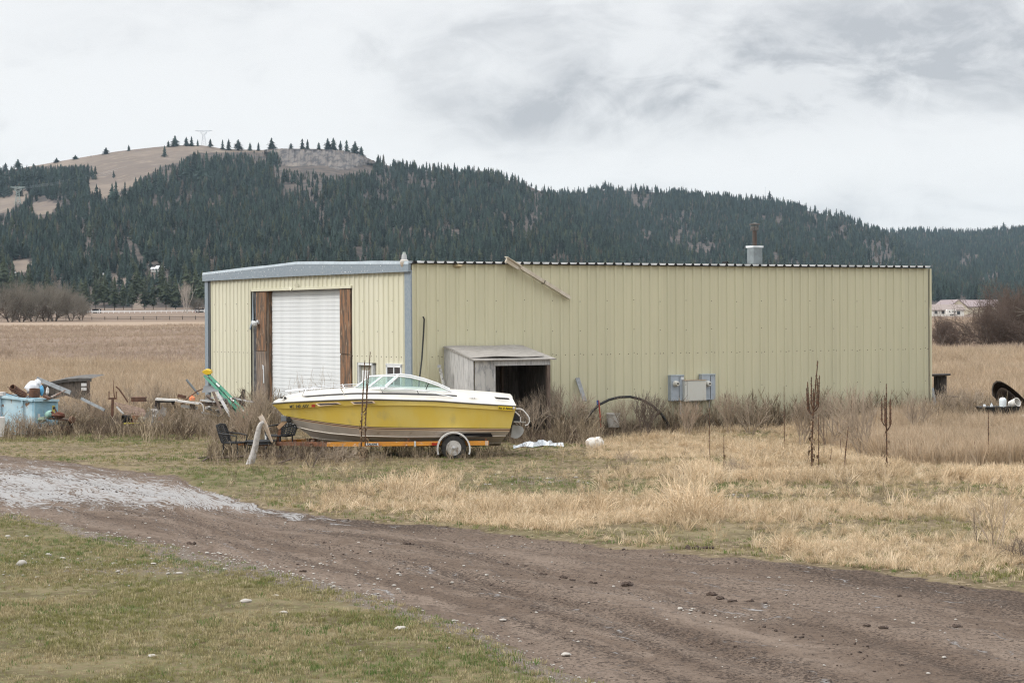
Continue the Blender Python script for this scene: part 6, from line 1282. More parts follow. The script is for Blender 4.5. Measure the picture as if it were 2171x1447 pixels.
solo(MB().box(SW(1264, 849, -1.02).x, SW(1267.5, 849, -1.02).x, SW(1264, 849, -1.02).y - .02, SW(1264, 849, -1.02).y + .03, SW(1264, 857, -1.02).z, SW(1264, 848, -1.02).z), 'blue_tip', mat('blue_paint_tip', (.04, .10, .30), .5), 'small blue bracket at the top of the thin red post', 'bracket')
def leaning_sheet(px0, py0, px1, py1, w_, m, name, label, y0=-.1, y1=-.5):
    a, b = SW(px0, py0, y0), SW(px1, py1, y1); return solo(MB().beam(a, b, .03, w_, (1, .3, 0)), name, m, label, 'strip')
leaning_sheet(1223.5, 801, 1239, 850, .12, m_gal, 'metal_strip', 'grey metal strip leaning on the long wall left of the hose arch', -.06, -.5)
mb = MB(); r5 = random.Random(12)
def tarp(pts, Yo, hgt, name, label, m, seed):
    r_ = random.Random(seed); mb = MB(); A_, B_, C_ = [], [], []
    for i in range(len(pts) - 1):
        for f in (0, .34, .67):
            q = Vector(G(*pts[i], .0)).lerp(G(*pts[i + 1], .0), f); A_.append(q + Vector((0, -.16 - .1 * r_.random(), .02))); B_.append(q + Vector((r_.uniform(-.03, .03), 0, hgt * r_.uniform(.35, 1)))); C_.append(q + Vector((0, .2, .05)))
    mb.strip(A_, B_); mb.strip(B_, C_); return solo(mb, name, m, label, 'sheet', smooth=False)
m_tarp = mat('crumpled_plastic', (.62, .66, .70), .35, col2=(.40, .43, .46), scale=9, lo=.45, hi=.65)
tarp([(1088, 951), (1110, 946), (1130, 948), (1150, 944), (1175, 945), (1205, 948)], 0, .17, 'plastic_sheet', 'crumpled white plastic sheet on the ground behind the boat stern', m_tarp, 3)
solo(MB().lump(G(1262, 950, 0) + Vector((-.05, 0, .13)), .20, .16, .15, 12, 8, 6, .10).lump(G(1276, 948, 0) + Vector((-.08, .05, .12)), .14, .14, .15, 10, 7, 2, .1), 'white_sack', mat('sack_white', (.66, .63, .58), .8, col2=(.42, .36, .3), scale=6, lo=.52, hi=.66), 'stuffed white sack lying in the grass before the hose arch', 'sack', smooth=True)
solo(MB().lump(G(1255, 925, 0) + Vector((-.2, 0, .15)), .22, .2, .2, 9, 6, 8, .3), 'dark_bundle', mat('dark_cloth', (.03, .028, .027), .9), 'dark bundle in the weeds left of the red post', 'bundle')
# ---------------------------------------------------------------- right of the building
sp_ = thing('spool_table', 'dark weathered cable spool standing right of the building end', 'spool', P(1994, 885, 69))
ztop = P(1994, 796, 69).z; xw = 27 / FPX * 64
o_ = P(1994, 885, 69)
MB().lathe([(.0, ztop), (.40, ztop), (.41, ztop + .03), (.40, ztop + .055), (0, ztop + .055)], 22, (o_.x - .02, o_.y, 0), (-.035, 0, 1)).build('top_disc', m_shk, sp_)
for k in range(12):
    a = 2 * PI * k / 12; MB().beam((o_.x + .19 * math.cos(a) - .02, o_.y + .19 * math.sin(a), .2), (o_.x + .19 * math.cos(a), o_.y + .19 * math.sin(a), ztop - .01), .085, .03, (math.cos(a), math.sin(a), 0)).build('stave', m_shk, sp_)
MB().lathe([(.0, .15), (.42, .15), (.42, .2), (0, .2)], 22, (o_.x, o_.y, 0)).build('lower_disc', m_shk, sp_)
solo(MB().beam(P(1996, 839, 66.5), P(2030, 840.5, 66.5), .5, .04), 'low_bench', m_brw, 'low brown board shelf in the brush right of the cable spool', 'shelf')
solo(MB().beam(P(1976, 822, 67.6), P(1985, 872, 67.2), .03, .11, (1, .3, 0)), 'metal_strip', m_gal, 'pale metal strip leaning on the right end of the building', 'strip')
ds = thing('half_culvert', 'dark brown half round culvert shell tilted on edge near the right picture edge', 'culvert', P(2140, 895, 63))
m_dsh = mat('dark_shell', (.050, .036, .027), .8, col2=(.085, .06, .042), scale=5)
cen = P(2128, 838, 63.0); mb = MB(); U = [];
rim_ = [(2104, 838), (2103, 824), (2106, 813), (2113, 807.5), (2122, 808), (2134, 814), (2148, 824), (2162, 836), (2180, 855), (2200, 880)]
inn_ = [(2112, 846), (2113, 834), (2117, 825), (2123, 821), (2131, 823), (2140, 829), (2151, 838), (2163, 850), (2178, 868), (2196, 892)]
mb.strip([P(*p, 63.9) for p in inn_], [P(*p, 62.9) for p in rim_]); mb.build('shell', m_dsh, ds)
mb = MB(); mb.strip([P(p[0] + 1.2, p[1] + 1.8, 62.88) for p in rim_], [P(p[0] - .8, p[1] - .8, 62.86) for p in rim_]); mb.build('lip', mat('shell_lip', (.16, .14, .12), .6), ds)
mb = MB(); mb.add([P(*p, 63.95) for p in inn_] + [P(2150, 895, 63.95), P(2118, 872, 63.95)], [tuple(range(12))]); mb.build('shell_back', m_dsh, ds)
tr_ = thing('black_trough', 'long black trough with white tubs in it at the right picture edge', 'trough', P(2120, 890, 61))
MB().prism([P(2078, 862.5, 60.8), P(2162, 861, 60.8), P(2156, 886, 60.9), P(2092, 886, 60.9)], (0, .7, 0)).build('body', mat('black_plastic', (.02, .02, .02), .6, col2=(.045, .042, .038), scale=6), tr_)
solo(MB().lathe([(.10, 0), (.108, .18), (.095, .24), (.05, .275), (0, .28)], 16, P(2126, 862.5, 60.9)), 'white_tub', mat('tub_white', (.62, .68, .71), .4), 'upright white tub with rounded top in the black trough', 'tub', smooth=True)
solo(MB().lathe([(.12, 0), (.13, .24), (.14, .26), (.12, .26), (.10, .05)], 16, P(2143, 858, 61.1), (.55, -.7, .35)), 'white_tub', mat('bucket_white', (.6, .6, .6)), 'tipped white bucket with open mouth in the black trough', 'bucket', smooth=True)
for (px, py, lab) in ((2087, 861, 'small white rag at the left end of the black trough'), (2102, 861, 'pale bottle in the black trough left of the white tub')): solo(MB().lump(P(px, py, 60.9), .05, .05, .06 if px < 2095 else .10, 7, 5, px, .3), 'white_litter', m_tarp, lab, 'litter')
solo(MB().lump(P(2168, 884, 60), .09, .09, .07, 8, 6, 5, .3), 'white_rag', mat('sack_white', (.6, .6, .6)), 'white rag in the grass at the right picture edge', 'rag')
# ================================================================ GRASS, WEEDS, STONES
def plant_mat(name, a, b, c, scale=.25, rnd=.22, trans=.25, rough=.8, tipmix=.0):
    """blade colour: two tones in patches over the ground, a third at random from tuft to tuft"""
    m = bpy.data.materials.new(name); m.use_nodes = True; t = m.node_tree; H = Nodes(t); bs = t.nodes['Principled BSDF']; bs.inputs['Roughness'].default_value = rough; bs.inputs['Specular IOR Level'].default_value = .2
    oi = N(t, 'ShaderNodeObjectInfo'); loc_ = oi.outputs['Location']
    c1 = H.mix(H.ramp(H.noise(loc_, scale, 4, .6), .38, .62), a, b)
    c2 = H.mix(H.m('MULTIPLY', H.ramp(oi.outputs['Random'], .60, .95), .8), c1, c)
    gp_n = N(t, 'ShaderNodeNewGeometry'); hs = N(t, 'ShaderNodeHueSaturation'); t.links.new(c2, hs.inputs['Color'])
    t.links.new(H.m('ADD', 1 - rnd, H.m('MULTIPLY', gp_n.outputs['Random Per Island'], 2 * rnd)), hs.inputs['Value'])
    t.links.new(hs.outputs[0], bs.inputs['Base Color'])
    tr = N(t, 'ShaderNodeBsdfTranslucent'); t.links.new(hs.outputs[0], tr.inputs[0]); mx = N(t, 'ShaderNodeMixShader'); mx.inputs[0].default_value = trans
    t.links.new(bs.outputs[0], mx.inputs[1]); t.links.new(tr.outputs[0], mx.inputs[2]); t.links.new(mx.outputs[0], t.nodes['Material Output'].inputs[0]); return m
def tuft(seed, nb, R, lean, wd, bend, hv=.5, side=0.0):
    r = random.Random(seed); mb = MB()
    for i in range(nb):
        a = r.uniform(0, 2 * PI); q = R * math.sqrt(r.random()); x, y = q * math.cos(a), q * math.sin(a); h = r.uniform(1 - hv, 1.0)
        d = Vector((math.cos(a) * lean * r.random() + r.gauss(0, .10) + side, math.sin(a) * lean * r.random() + r.gauss(0, .10), 1)).normalized(); b_ = Vector((r.gauss(0, 1), r.gauss(0, 1), 0)) * bend * .5 + Vector((d.x, d.y, 0)) * bend
        p0 = Vector((x, y, -.04)); p1 = p0 + d * h * .5; p2 = p1 + (d + b_ * .6).normalized() * h * .32; p3 = p2 + (d + b_ * 1.3 - Vector((0, 0, bend * .7))).normalized() * h * .24
        s_ = Vector((math.cos(a + 1.3), math.sin(a + 1.3), 0)) * wd
        mb.add([p0 - s_, p0 + s_, p1 - s_ * .9, p1 + s_ * .9, p2 - s_ * .6, p2 + s_ * .6, p3], [(0, 1, 3, 2), (2, 3, 5, 4), (4, 5, 6)])
    return mb
m_straw = plant_mat('straw', (.64, .50, .335), (.50, .385, .25), (.72, .60, .44), .35)
m_gold = plant_mat('golden_straw', (.48, .368, .255), (.40, .308, .212), (.54, .44, .33), .2)
m_lawn = plant_mat('lawn_blades', (.205, .20, .075), (.34, .28, .16), (.50, .42, .27), .55)
m_mead = plant_mat('meadow_straw', (.40, .31, .235), (.33, .255, .195), (.46, .37, .28), .03)
m_weed = plant_mat('weed_stalks', (.20, .155, .105), (.28, .22, .15), (.46, .375, .27), .5, .45, .05)
m_brush = plant_mat('dark_brush', (.085, .060, .045), (.13, .095, .07), (.20, .15, .11), .5, .4, .0)
STRAW = [source('straw_tuft', tuft(i, 20, .20, .6, .0042 / .3, .9), m_straw) for i in range(5)]
LAID = [source('laid_tuft', tuft(20 + i, 20, .34, .9, .0042 / .3, 1.6, .5, [.9, -.5, 1.2][i]), m_straw) for i in range(3)]
GOLD = [source('gold_tuft', tuft(30 + i, 18, .11, .25, .0055 / .7, .35, .4, .16), m_gold) for i in range(4)]
LAWN = [source('lawn_tuft', tuft(40 + i, 12, 1.1, .6, .06, .6), m_lawn) for i in range(5)]
m_green = plant_mat('green_blades', (.105, .165, .045), (.16, .20, .07), (.36, .30, .18), .8)
GREEN = [source('green_tuft', tuft(60 + i, 12, 1.0, .6, .06, .6), m_green) for i in range(3)]
MEAD = [source('meadow_tuft', tuft(50 + i, 14, .35, .35, .020, .4, .5), m_mead) for i in range(4)]
def ws(n, x0, x1, y0, y1): return rng.uniform(x0, x1, n), rng.uniform(y0, y1, n)
def lay(name, X, Y, h, variants, idx=None, tilt=.12, wide=1.0, jit=.3, label=None):
    n = len(X); Z = ground_h(X, Y); rot = np.stack([rng.normal(0, tilt, n), rng.normal(0, tilt, n), rng.uniform(0, 2 * PI, n)], -1)
    s = h * rng.uniform(1 - jit, 1 + jit, n); idx = rng.integers(0, len(variants), n) if idx is None else idx
    o = scatter(name, np.stack([X, Y, Z], -1), rot, np.stack([s * wide, s * wide, s], -1), idx, variants); return o
# lawn on this side of the road
X, Y = ws(60000, -9.5, 6.5, 16.5, 36); px, py = proj(X, Y, 0 * X); ne, fe = pl(NEAR_EDGE, px), pl(FAR_EDGE, px)
dn = (py - ne) / (FPX * 3.33 / Y ** 2); pat = fbm(X * .7, Y * .7, 4)
k = (dn + (fbm(X * 1.6, Y * 1.6, 4) - .5) * 1.2 > .15) & (px > -300) & (px < 1500) & (rng.random(len(X)) < np.clip(.25 + 1.2 * sstep(dn, .2, 2.6), 0, 1) * (.16 + .84 * sstep(pat, .33, .56)))
gz = (.04 + .5 * sstep(fbm(X * .35 + 51, Y * .6, 4), .54, .66) + .5 * gauss2(px, py, 300, 1150, 420, 45) + .6 * gauss2(px, py, 950, 1420, 330, 50) + .5 * gauss2(px, py, 830, 1290, 150, 20))
idx = np.where(rng.random(len(X)) < gz, 5 + rng.integers(0, 3, len(X)), rng.integers(0, 5, len(X)))
lay('lawn_grass', X[k], Y[k], .045 * (.6 + .9 * pat[k]), LAWN + GREEN, idx[k])
# short thin grass of the yard beyond the road
X, Y = ws(75000, -18, 23, 23.5, 66); px, py = proj(X, Y, 0 * X); fe = pl(FAR_EDGE, px); df = (fe - py) / (FPX * 3.33 / Y ** 2)
pat = fbm(X * .5 + 7, Y * .5, 4)
k = (df > .1 + (pat - .5) * .8) & (px > -300) & (px < 3000) & (rng.random(len(X)) < np.clip(.2 + 1.1 * pat, 0, 1))
gz = .05 + .5 * sstep(fbm(X * .4 + 5, Y * .6, 3), .56, .68) + 1.3 * gauss2(px, py, 1320, 1036, 330, 20) + .8 * gauss2(px, py, 480, 1018, 170, 24) + .5 * gauss2(px, py, 860, 1003, 200, 26) + .45 * gauss2(px, py, 260, 928, 240, 12) + .5 * np.exp(-((df - .5) / .5) ** 2)
idx = np.where(rng.random(len(X)) < gz, 5 + rng.integers(0, 3, len(X)), rng.integers(0, 5, len(X)))
lay('yard_grass', X[k], Y[k], .055 * (.5 + 1.1 * pat[k]), LAWN + GREEN, idx[k])
# straw: height and density painted from what grows where
X, Y = ws(103000, -8, 23, 23.5, 62); px, py = proj(X, Y, 0 * X); fe = pl(FAR_EDGE, px); df = (fe - py) / (FPX * 3.33 / Y ** 2)
pat = fbm(X * .45 + 31, Y * .45, 4); g2 = lambda a, b, c, d: gauss2(px, py, a, b, c, d)
hgt = .085 + .08 * sstep(px, 1150, 1450) * sstep(py, 905, 960) + .26 * g2(920, 1030, 90, 45) + .34 * g2(1455, 1080, 60, 50) + .16 * g2(1250, 1085, 120, 25) + .22 * sstep(fbm(X * .5 + 13, Y * .7 + 4, 3), .60, .72) + .10 * g2(700, 1050, 200, 40)
bare_ = np.clip(.9 * sstep(fbm(X * .22 + 77, Y * .5, 3), .56, .70) + 1.25 * g2(1300, 1036, 300, 17) + 1.2 * g2(470, 1010, 170, 40) + .8 * g2(860, 1000, 190, 20) + .9 * g2(1560, 1060, 60, 10) + 1.0 * g2(1140, 1022, 120, 14) + .7 * g2(1820, 1030, 130, 10), 0, 1)
dens = np.clip(.30 + .8 * sstep(px, 560, 760) * sstep(df, .3, 1.2) * (py > 1000) + .7 * sstep(px, 1150, 1400), 0, 1) * (1 - .93 * bare_) * sstep(pat, .28, .58) * (df > .35 + (pat - .5) * 1.0) * (px > 430) * (px < 3000)
dens *= 1 - .75 * (px < 640); dens *= 1 - .72 * (1 - sstep(px, 1180, 1330)) * (1 - sstep(py, 1028, 1048))
k = rng.random(len(X)) < dens; laid = (rng.random(len(X)) < np.where((py > 1045) & (px < 1420), .75, .30))
idx = np.where(laid, 5 + rng.integers(0, 3, len(X)), rng.integers(0, 5, len(X)))
lay('dry_grass', X[k], Y[k], np.where(laid, .21, hgt * .95)[k], STRAW + LAID, idx[k], .32, 1.0, .35)
# tall golden grass on the right and around the piles
X, Y = ws(26000, 8, 24, 45, 72); px, py = proj(X, Y, 0 * X); pat = fbm(X * .3 + 3, Y * .3, 3)
low = np.interp(px, [1740, 1850, 1950, 2100, 2400], [920, 975, 992, 990, 985]); hi_ = np.interp(px, [1740, 1960, 2400], [925, 890, 872])
k = (py < low + (pat - .5) * 30) & (py > hi_) & (px > 1500) & (px < 2400) & (rng.random(len(X)) < np.clip((px - 1700) / 200, .15, 1))
k2 = (px > 1200) & (px < 1960) & (py > 900) & (py < 960) & (rng.random(len(X)) < .45)
k3 = k | k2; lay('tall_golden_grass', X[k3], Y[k3], np.where(k, .62, .38)[k3] * (.7 + .6 * pat[k3]), GOLD, None, .14, 1.0, .25)
# the field behind
def meadow(n, ymin, ymax, h, seed, pmin, pmax, wide=1.0):
    r = np.random.default_rng(seed); Y = np.sqrt(r.uniform(ymin ** 2, ymax ** 2, n)); px = r.uniform(pmin, pmax, n); X = (px - CX) / FPX * Y; return X, Y
XA, YA = meadow(15000, 62, 128, .75, 1, -260, 452); XB, YB_ = meadow(12000, 68, 142, .75, 2, 1955, 2420); XC, YC_ = meadow(9000, 128, 310, .5, 3, -260, 452); XD, YD_ = meadow(5000, 142, 300, .5, 4, 1955, 2420)
X = np.concatenate([XA, XB, XC, XD]); Y = np.concatenate([YA, YB_, YC_, YD_]); h = np.concatenate([.72 * np.clip((YA - 58) / 12, .25, 1), .85 + 0 * XB, .35 + 0 * XC, .4 + 0 * XD]) * (.55 + .9 * fbm(X * .12, Y * .12, 4))
lay('meadow_grass', X, Y, h, MEAD + GOLD, np.where(Y < 135, 4 + rng.integers(0, 4, len(X)), rng.integers(0, 4, len(X))), .15, 1.15, .3)
# dry weeds
def weed(seed, ns, R, fork=3, sp=.22):
    r = random.Random(seed); mb = MB()
    for i in range(ns):
        a = r.uniform(0, 2 * PI); p = Vector((math.cos(a), math.sin(a), 0)) * R * math.sqrt(r.random()); h = r.uniform(.45, 1); d = Vector((r.gauss(0, sp), r.gauss(0, sp), 1)).normalized()
        q = p + d * h * .55; e = q + (d + Vector((r.gauss(0, .2), r.gauss(0, .2), 0))).normalized() * h * .45
        mb.tube([p, q, e], [.012, .009, .004], 3, caps=False)
        for j in range(fork):
            s_ = p.lerp(q, r.uniform(.5, 1)) if r.random() < .5 else q.lerp(e, r.random() * .7); f = (d + Vector((r.gauss(0, .55), r.gauss(0, .55), .1))).normalized(); L = h * r.uniform(.15, .34)
            m_ = s_ + f * L * .6; mb.tube([s_, m_, m_ + (f + Vector((0, 0, .3))).normalized() * L * .4], [.0075, .006, .003], 3, caps=False)
    return mb
WEED = [source('weed_clump', weed(70 + i, 6, .26, 3), m_weed) for i in range(5)]
wx, wy, wh = [], [], []
def addw(px, py, h):
    g = G(px, py); wx.append(g.x); wy.append(g.y); wh.append(h)
r6 = random.Random(21)
for i in range(780):                            # foot of the long wall
    x = r6.uniform(2.6, 18.6); y = -abs(r6.gauss(.1, .95)) - .1; p = BA + ES * x + EG * y; k = 1.05 * math.exp(-(y + .2) ** 2 / 2.2); pxx = proj(p.x, p.y, 0)[0]
    dens = .9 if pxx < 1460 else (.75 if pxx < 1900 else .45)
    if 1270 < pxx < 1410: k *= .5
    if r6.random() < dens and not (SX0 < x < SX1 and y > -SD): wx.append(p.x); wy.append(p.y); wh.append(max(.25, k * r6.uniform(.5, 1.2)))
for i in range(520): addw(r6.uniform(-60, 300), r6.gauss(912, 9), r6.uniform(.3, .75))
for i in range(430): addw(r6.uniform(300, 585), r6.gauss(908, 13), r6.uniform(.35, .95))
for i in range(70): addw(r6.uniform(530, 585), r6.gauss(905, 10), r6.uniform(.7, 1.25))
for i in range(260): addw(r6.uniform(440, 720), r6.gauss(968, 9), r6.uniform(.25, .55))
for i in range(260): addw(r6.uniform(640, 1080), r6.gauss(966, 7), r6.uniform(.2, .42))
for i in range(330):
    q_ = r6.uniform(1080, 1260); addw(q_, r6.gauss(930, 7), r6.uniform(.3, .9) * (.55 if q_ < 1165 else 1))
for i in range(240): addw(r6.uniform(1960, 2200), r6.gauss(900, 9), r6.uniform(.5, 1.1))
for i in range(500): addw(r6.uniform(480, 1900), r6.uniform(960, 1060), r6.uniform(.12, .3))
BRU = [source('brush_clump', weed(90 + i, 14, .42, 5, .5), m_brush) for i in range(3)]
bx, by, bh = [], [], []
def addb(px, py, h): g = G(px, py); bx.append(g.x); by.append(g.y); bh.append(h)
for i in range(190):
    x = r6.uniform(3.4, 17.5); p = BA + ES * x + EG * (-abs(r6.gauss(.15, .55)) - .15); bx.append(p.x); by.append(p.y); bh.append(r6.uniform(.25, .55))
for i in range(170): addb(r6.uniform(-60, 300), r6.gauss(914, 7), r6.uniform(.25, .5))
for i in range(150): addb(r6.uniform(300, 590), r6.gauss(910, 10), r6.uniform(.25, .5))
for i in range(70): addb(r6.uniform(560, 730), r6.gauss(968, 8), r6.uniform(.18, .36))
for i in range(90): addb(r6.uniform(1080, 1260), r6.gauss(929, 6), r6.uniform(.25, .5))
for i in range(70): addb(r6.uniform(1975, 2180), r6.gauss(896, 6), r6.uniform(.3, .55))
bx, by, bh = map(np.array, (bx, by, bh)); lay('dark_brush', bx, by, bh, BRU, None, .15, 1.1, .2)
wx, wy, wh = map(np.array, (wx, wy, wh)); lay('dry_weeds', wx, wy, wh, WEED, None, .12, 1.0, .15)
# single shrubs
SHR = [norm(bare_mb(140 + i, 4, [.30, .55, .7][i], [6, 5, 6][i], .35, .018, 3, .3, .66)) for i in range(3)] + [norm(bare_mb(150, 3, .42, 5, .45, .016, 2, .4, .66))]
m_sh1 = mat('shrub_brown', (.33, .265, .20), .9, rnd=.12); m_sh2 = mat('shrub_pale', (.36, .28, .21), .9); m_sh3 = mat('shrub_dark', (.13, .10, .08), .9)
SHM = {}
def shrub(px, base, top, k, m, label, wx=1.0, Y=None):
    p = G(px, base) if Y is None else P(px, base, Y); p.z = 0; H_ = (base - top) / FPX * p.y; key = (k, m.name)
    if key not in SHM: SHM[key] = (SHR[k][0].mesh('stems', m), SHR[k][1].mesh('twigs', m))
    return bare_tree('shrub', SHM[key], p, H_, px * .7, (m, m), label, 'shrub', None, wx)
for a in ((312, 903, 798, 1, m_sh1, 'large leafless shrub rising behind the slatted rack and white frame', .8), (352, 902, 815, 0, m_sh1, 'leafless shrub behind the orange can', .7), (165, 905, 818, 2, m_sh1, 'brown brush in front of the dark canopy with signs', .9), (122, 912, 838, 2, m_sh1, 'low brown brush between the blue skip and the canopy', .9), (210, 912, 838, 0, m_sh2, 'pale forked shrub left of the iron fork', .7), (30, 925, 868, 2, m_sh1, 'brown brush before the blue skip, beside the white cylinder', 1.1), (70, 925, 878, 2, m_sh1, 'low brown brush in front of the blue skip corner', 1.1), (230, 918, 872, 2, m_sh3, 'dark brush below the iron fork', 1.0), (372, 918, 862, 2, m_sh1, 'arching brown brush under the white rack frame', 1.2), (420, 915, 855, 2, m_sh1, 'brown brush below the wood stack', 1.1), (463, 945, 880, 1, m_sh1, 'brown shrub between wood stack and lone garden chair', .9), (520, 935, 845, 0, m_sh2, 'tall straw coloured shrub at the foot of the green ladder', .7), (556, 928, 800, 0, m_sh1, 'tall thin shrub in front of the left doorway post', .55), (600, 915, 835, 0, m_sh1, 'thin shrub in front of the white roll up door, behind the bow', .7), (640, 915, 785, 3, m_sh2, 'thin pale shrub behind the bow against the white door', .6), (672, 915, 770, 3, m_sh1, 'tallest thin shrub behind the boat deck against the white door', .6), (1085, 925, 768, 0, m_sh2, 'budding pale shrub in the opening of the wooden lean-to', .55), (1118, 935, 835, 1, m_sh1, 'brown shrub beside the stern drive of the boat', .8), (1150, 930, 808, 0, m_sh1, 'brown shrub before the corner post of the lean-to', .7), (1185, 925, 800, 0, m_sh1, 'tall brown shrub just right of the lean-to', .7), (1215, 930, 815, 1, m_sh1, 'brown shrub between the lean-to and the hose arch', .7), (1330, 922, 835, 1, m_sh1, 'shrub under the black hose arch', .8), (1370, 925, 820, 0, m_sh3, 'dark thin shrub at the right end of the hose arch', 1.0), (1460, 925, 838, 0, m_sh2, 'pale shrub under the electric cabinet', .8), (1545, 920, 815, 0, m_sh1, 'brown shrub right of the meter boxes', .7), (1590, 920, 830, 1, m_sh1, 'second brown shrub right of the meter boxes', .8), (1700, 945, 830, 0, m_sh1, 'thin shrub behind the tall mullein', .8), (1760, 945, 812, 1, m_sh1, 'wide leafless shrub right of the tall mullein', .8), (1830, 972, 800, 0, m_sh1, 'tall leafless shrub between the two big mulleins', .7), (1945, 930, 822, 0, m_sh1, 'thin shrub at the right end of the long wall', .8), (2030, 905, 808, 1, m_sh1, 'brown shrub right of the cable spool', .9), (2065, 902, 815, 2, m_sh1, 'brown brush between cable spool and black trough', .8), (2120, 905, 855, 2, m_sh1, 'low brush before the black trough', 1.2), (660, 990, 922, 3, m_sh3, 'dark tangled brush under the trailer tongue', 1.3), (720, 985, 935, 2, m_sh1, 'tangled brush under the orange trailer beam', 1.2), (600, 985, 935, 3, m_sh3, 'dark tangled twigs below the right garden chair', 1.0), (2110, 1165, 1005, 3, m_sh1, 'sparse leafless shrub in the straw near the right picture edge', .8), (2070, 1150, 1060, 3, m_sh3, 'small twiggy shrub left of the sparse one near the right edge', .5), (1560, 1005, 965, 2, m_sh1, 'small grey brown shrub alone in the straw field', .9), (1330, 985, 952, 2, m_sh1, 'low twiggy shrub in the grass before the white sack', 1.0), (2160, 1185, 1130, 2, m_sh3, 'dark twigs at the right picture edge by the road', 1.0), (45, 775, 745, 2, m_sh1, 'low brown thicket in the field above the blue skip', 1.6)): shrub(*a)
shrub(2, 745, 690, 1, m_sh2, 'pale shrub in the field at the left picture edge', 1.0, 150)
# mulleins: last year's flower stalks
m_mul = mat('mullein_brown', (.14, .074, .042), .9, col2=(.065, .042, .03), scale=30, lo=.4, hi=.6, bump=.004, bscale=60); m_mleaf = mat('mullein_leaf', (.24, .17, .105), .9, col2=(.15, .105, .07), scale=8)
def mullein(px, base, top, arms, label, r=.022, leaves=14, lean=0.0, spikes=.55):
    p = G(px, base); H_ = (base - top) / FPX * p.y; t_ = thing('mullein', label, 'dead plant', p, px); rz = random.Random(px)
    ax = lambda f: Vector((lean * f * f, 0, H_ * f)); MB().tube([ax(f) for f in (0, .25, .5, spikes)], [r * .8, r * .7, r * .6, r * .6], 6).build('stalk', m_mul, t_, world=False)
    def spike(a, b, bend):
        m_ = MB(); L = (b - a).length; n = 10; pts, rr_ = [], []
        for i in range(n + 1):
            f = i / n; pts.append(a.lerp(b, f) + Vector((bend * math.sin(PI * f), 0, 0))); rr_.append(r * (.8 if i % 2 else .62) * (1 - .5 * f))
        m_.tube(pts, rr_, 6)
        for i in range(int(L * 60)):
            f = rz.random(); q = a.lerp(b, f) + Vector((bend * math.sin(PI * f), 0, 0)); an = rz.uniform(0, 2 * PI); d = Vector((math.cos(an), math.sin(an), .5)) * r * (1.3 - .7 * f); e = Vector((0, 0, r * .45)); m_.add([q, q + d * .9 - e * .5, q + d + e], [(0, 1, 2)])
        m_.build('flower_spike', m_mul, t_, world=False)
    spike(ax(spikes * .97), ax(1.0), 0.0)
    for k in range(arms):
        a = 2 * PI * k / max(1, arms) + .4 + rz.random() * .4; s_ = ax(spikes * rz.uniform(.86, 1.0)); o_ = Vector((math.cos(a) * .115, math.sin(a) * .10, .12)); tp2 = s_ + o_ + Vector((math.cos(a) * .03, 0, H_ * rz.uniform(.16, .30)))
        MB().tube([s_, s_ + o_ * .6 + Vector((0, 0, -.02)), s_ + o_], r * .5, 5).build('branch', m_mul, t_, world=False); spike(s_ + o_, tp2, 0)
    lf = MB()
    for i in range(leaves):
        f = rz.random() ** 1.5 * spikes * .9; a = rz.uniform(0, 2 * PI); L = rz.uniform(.06, .16) * (1.2 - f); q = ax(f); d = Vector((math.cos(a), math.sin(a), 0)); s_ = Vector((-d.y, d.x, 0)) * L * .25
        lf.add([q, q + d * L * .5 + s_ - Vector((0, 0, L * .2)), q + d * L * .7 - Vector((0, 0, L * .9)), q + d * L * .5 - s_ - Vector((0, 0, L * .2))], [(0, 1, 2, 3)])
    if leaves: lf.build('dead_leaves', m_mleaf, t_, world=False)
mullein(1721, 992, 764, 6, 'tallest candelabra mullein stalk with six arms before the long wall', .028, 46, .16)
mullein(1880, 1006, 813, 5, 'second candelabra mullein with five short arms at the right of the long wall', .024, 34)
mullein(1663, 955, 818, 0, 'slim single mullein stalk left of the tallest mullein', .015, 8)
mullein(1736, 996, 878, 0, 'straight dark mullein stalk right beside the tallest mullein', .018, 8, 0, .35)
mullein(1747, 965, 885, 0, 'thin short mullein stalk behind the straight dark one', .012, 6)
mullein(1791, 998, 903, 0, 'slightly leaning dark mullein stalk midway between the two candelabras', .018, 5, .09, .3)
mullein(1784, 968, 928, 0, 'short mullein stalk beside the leaning one', .014, 3, -.03, .3)
mullein(1759, 992, 949, 0, 'shortest mullein stalk, right of the tallest mullein', .012, 3, .05, .3)
mullein(1807, 930, 820, 0, 'faint mullein stalk standing close to the long wall', .013, 3, .05)
mullein(1505, 985, 864, 0, 'thin rusty mullein stalk below the right meter box', .013, 6)
mullein(1535, 1002, 922, 0, 'short thin mullein stalk in the straw right of the rusty one', .013, 5)
mullein(2096, 985, 868, 0, 'rust brown single mullein stalk before the black trough', .017, 4)
mullein(1921, 975, 930, 0, 'short mullein stalk right of the second candelabra', .012, 3)
mullein(2066, 985, 935, 0, 'short mullein stalk left of the rust brown one', .012, 3)
mullein(766, 978, 763, 1, 'tall crooked mullein stalk in front of the boat, the left of a pair', .024, 44, .12)
mullein(774, 976, 746, 1, 'tallest mullein stalk in front of the boat, leaning right', .024, 40, .30)
mullein(693, 968, 893, 0, 'thin dark stalk leaning before the trailer beam', .012, 0, .17)
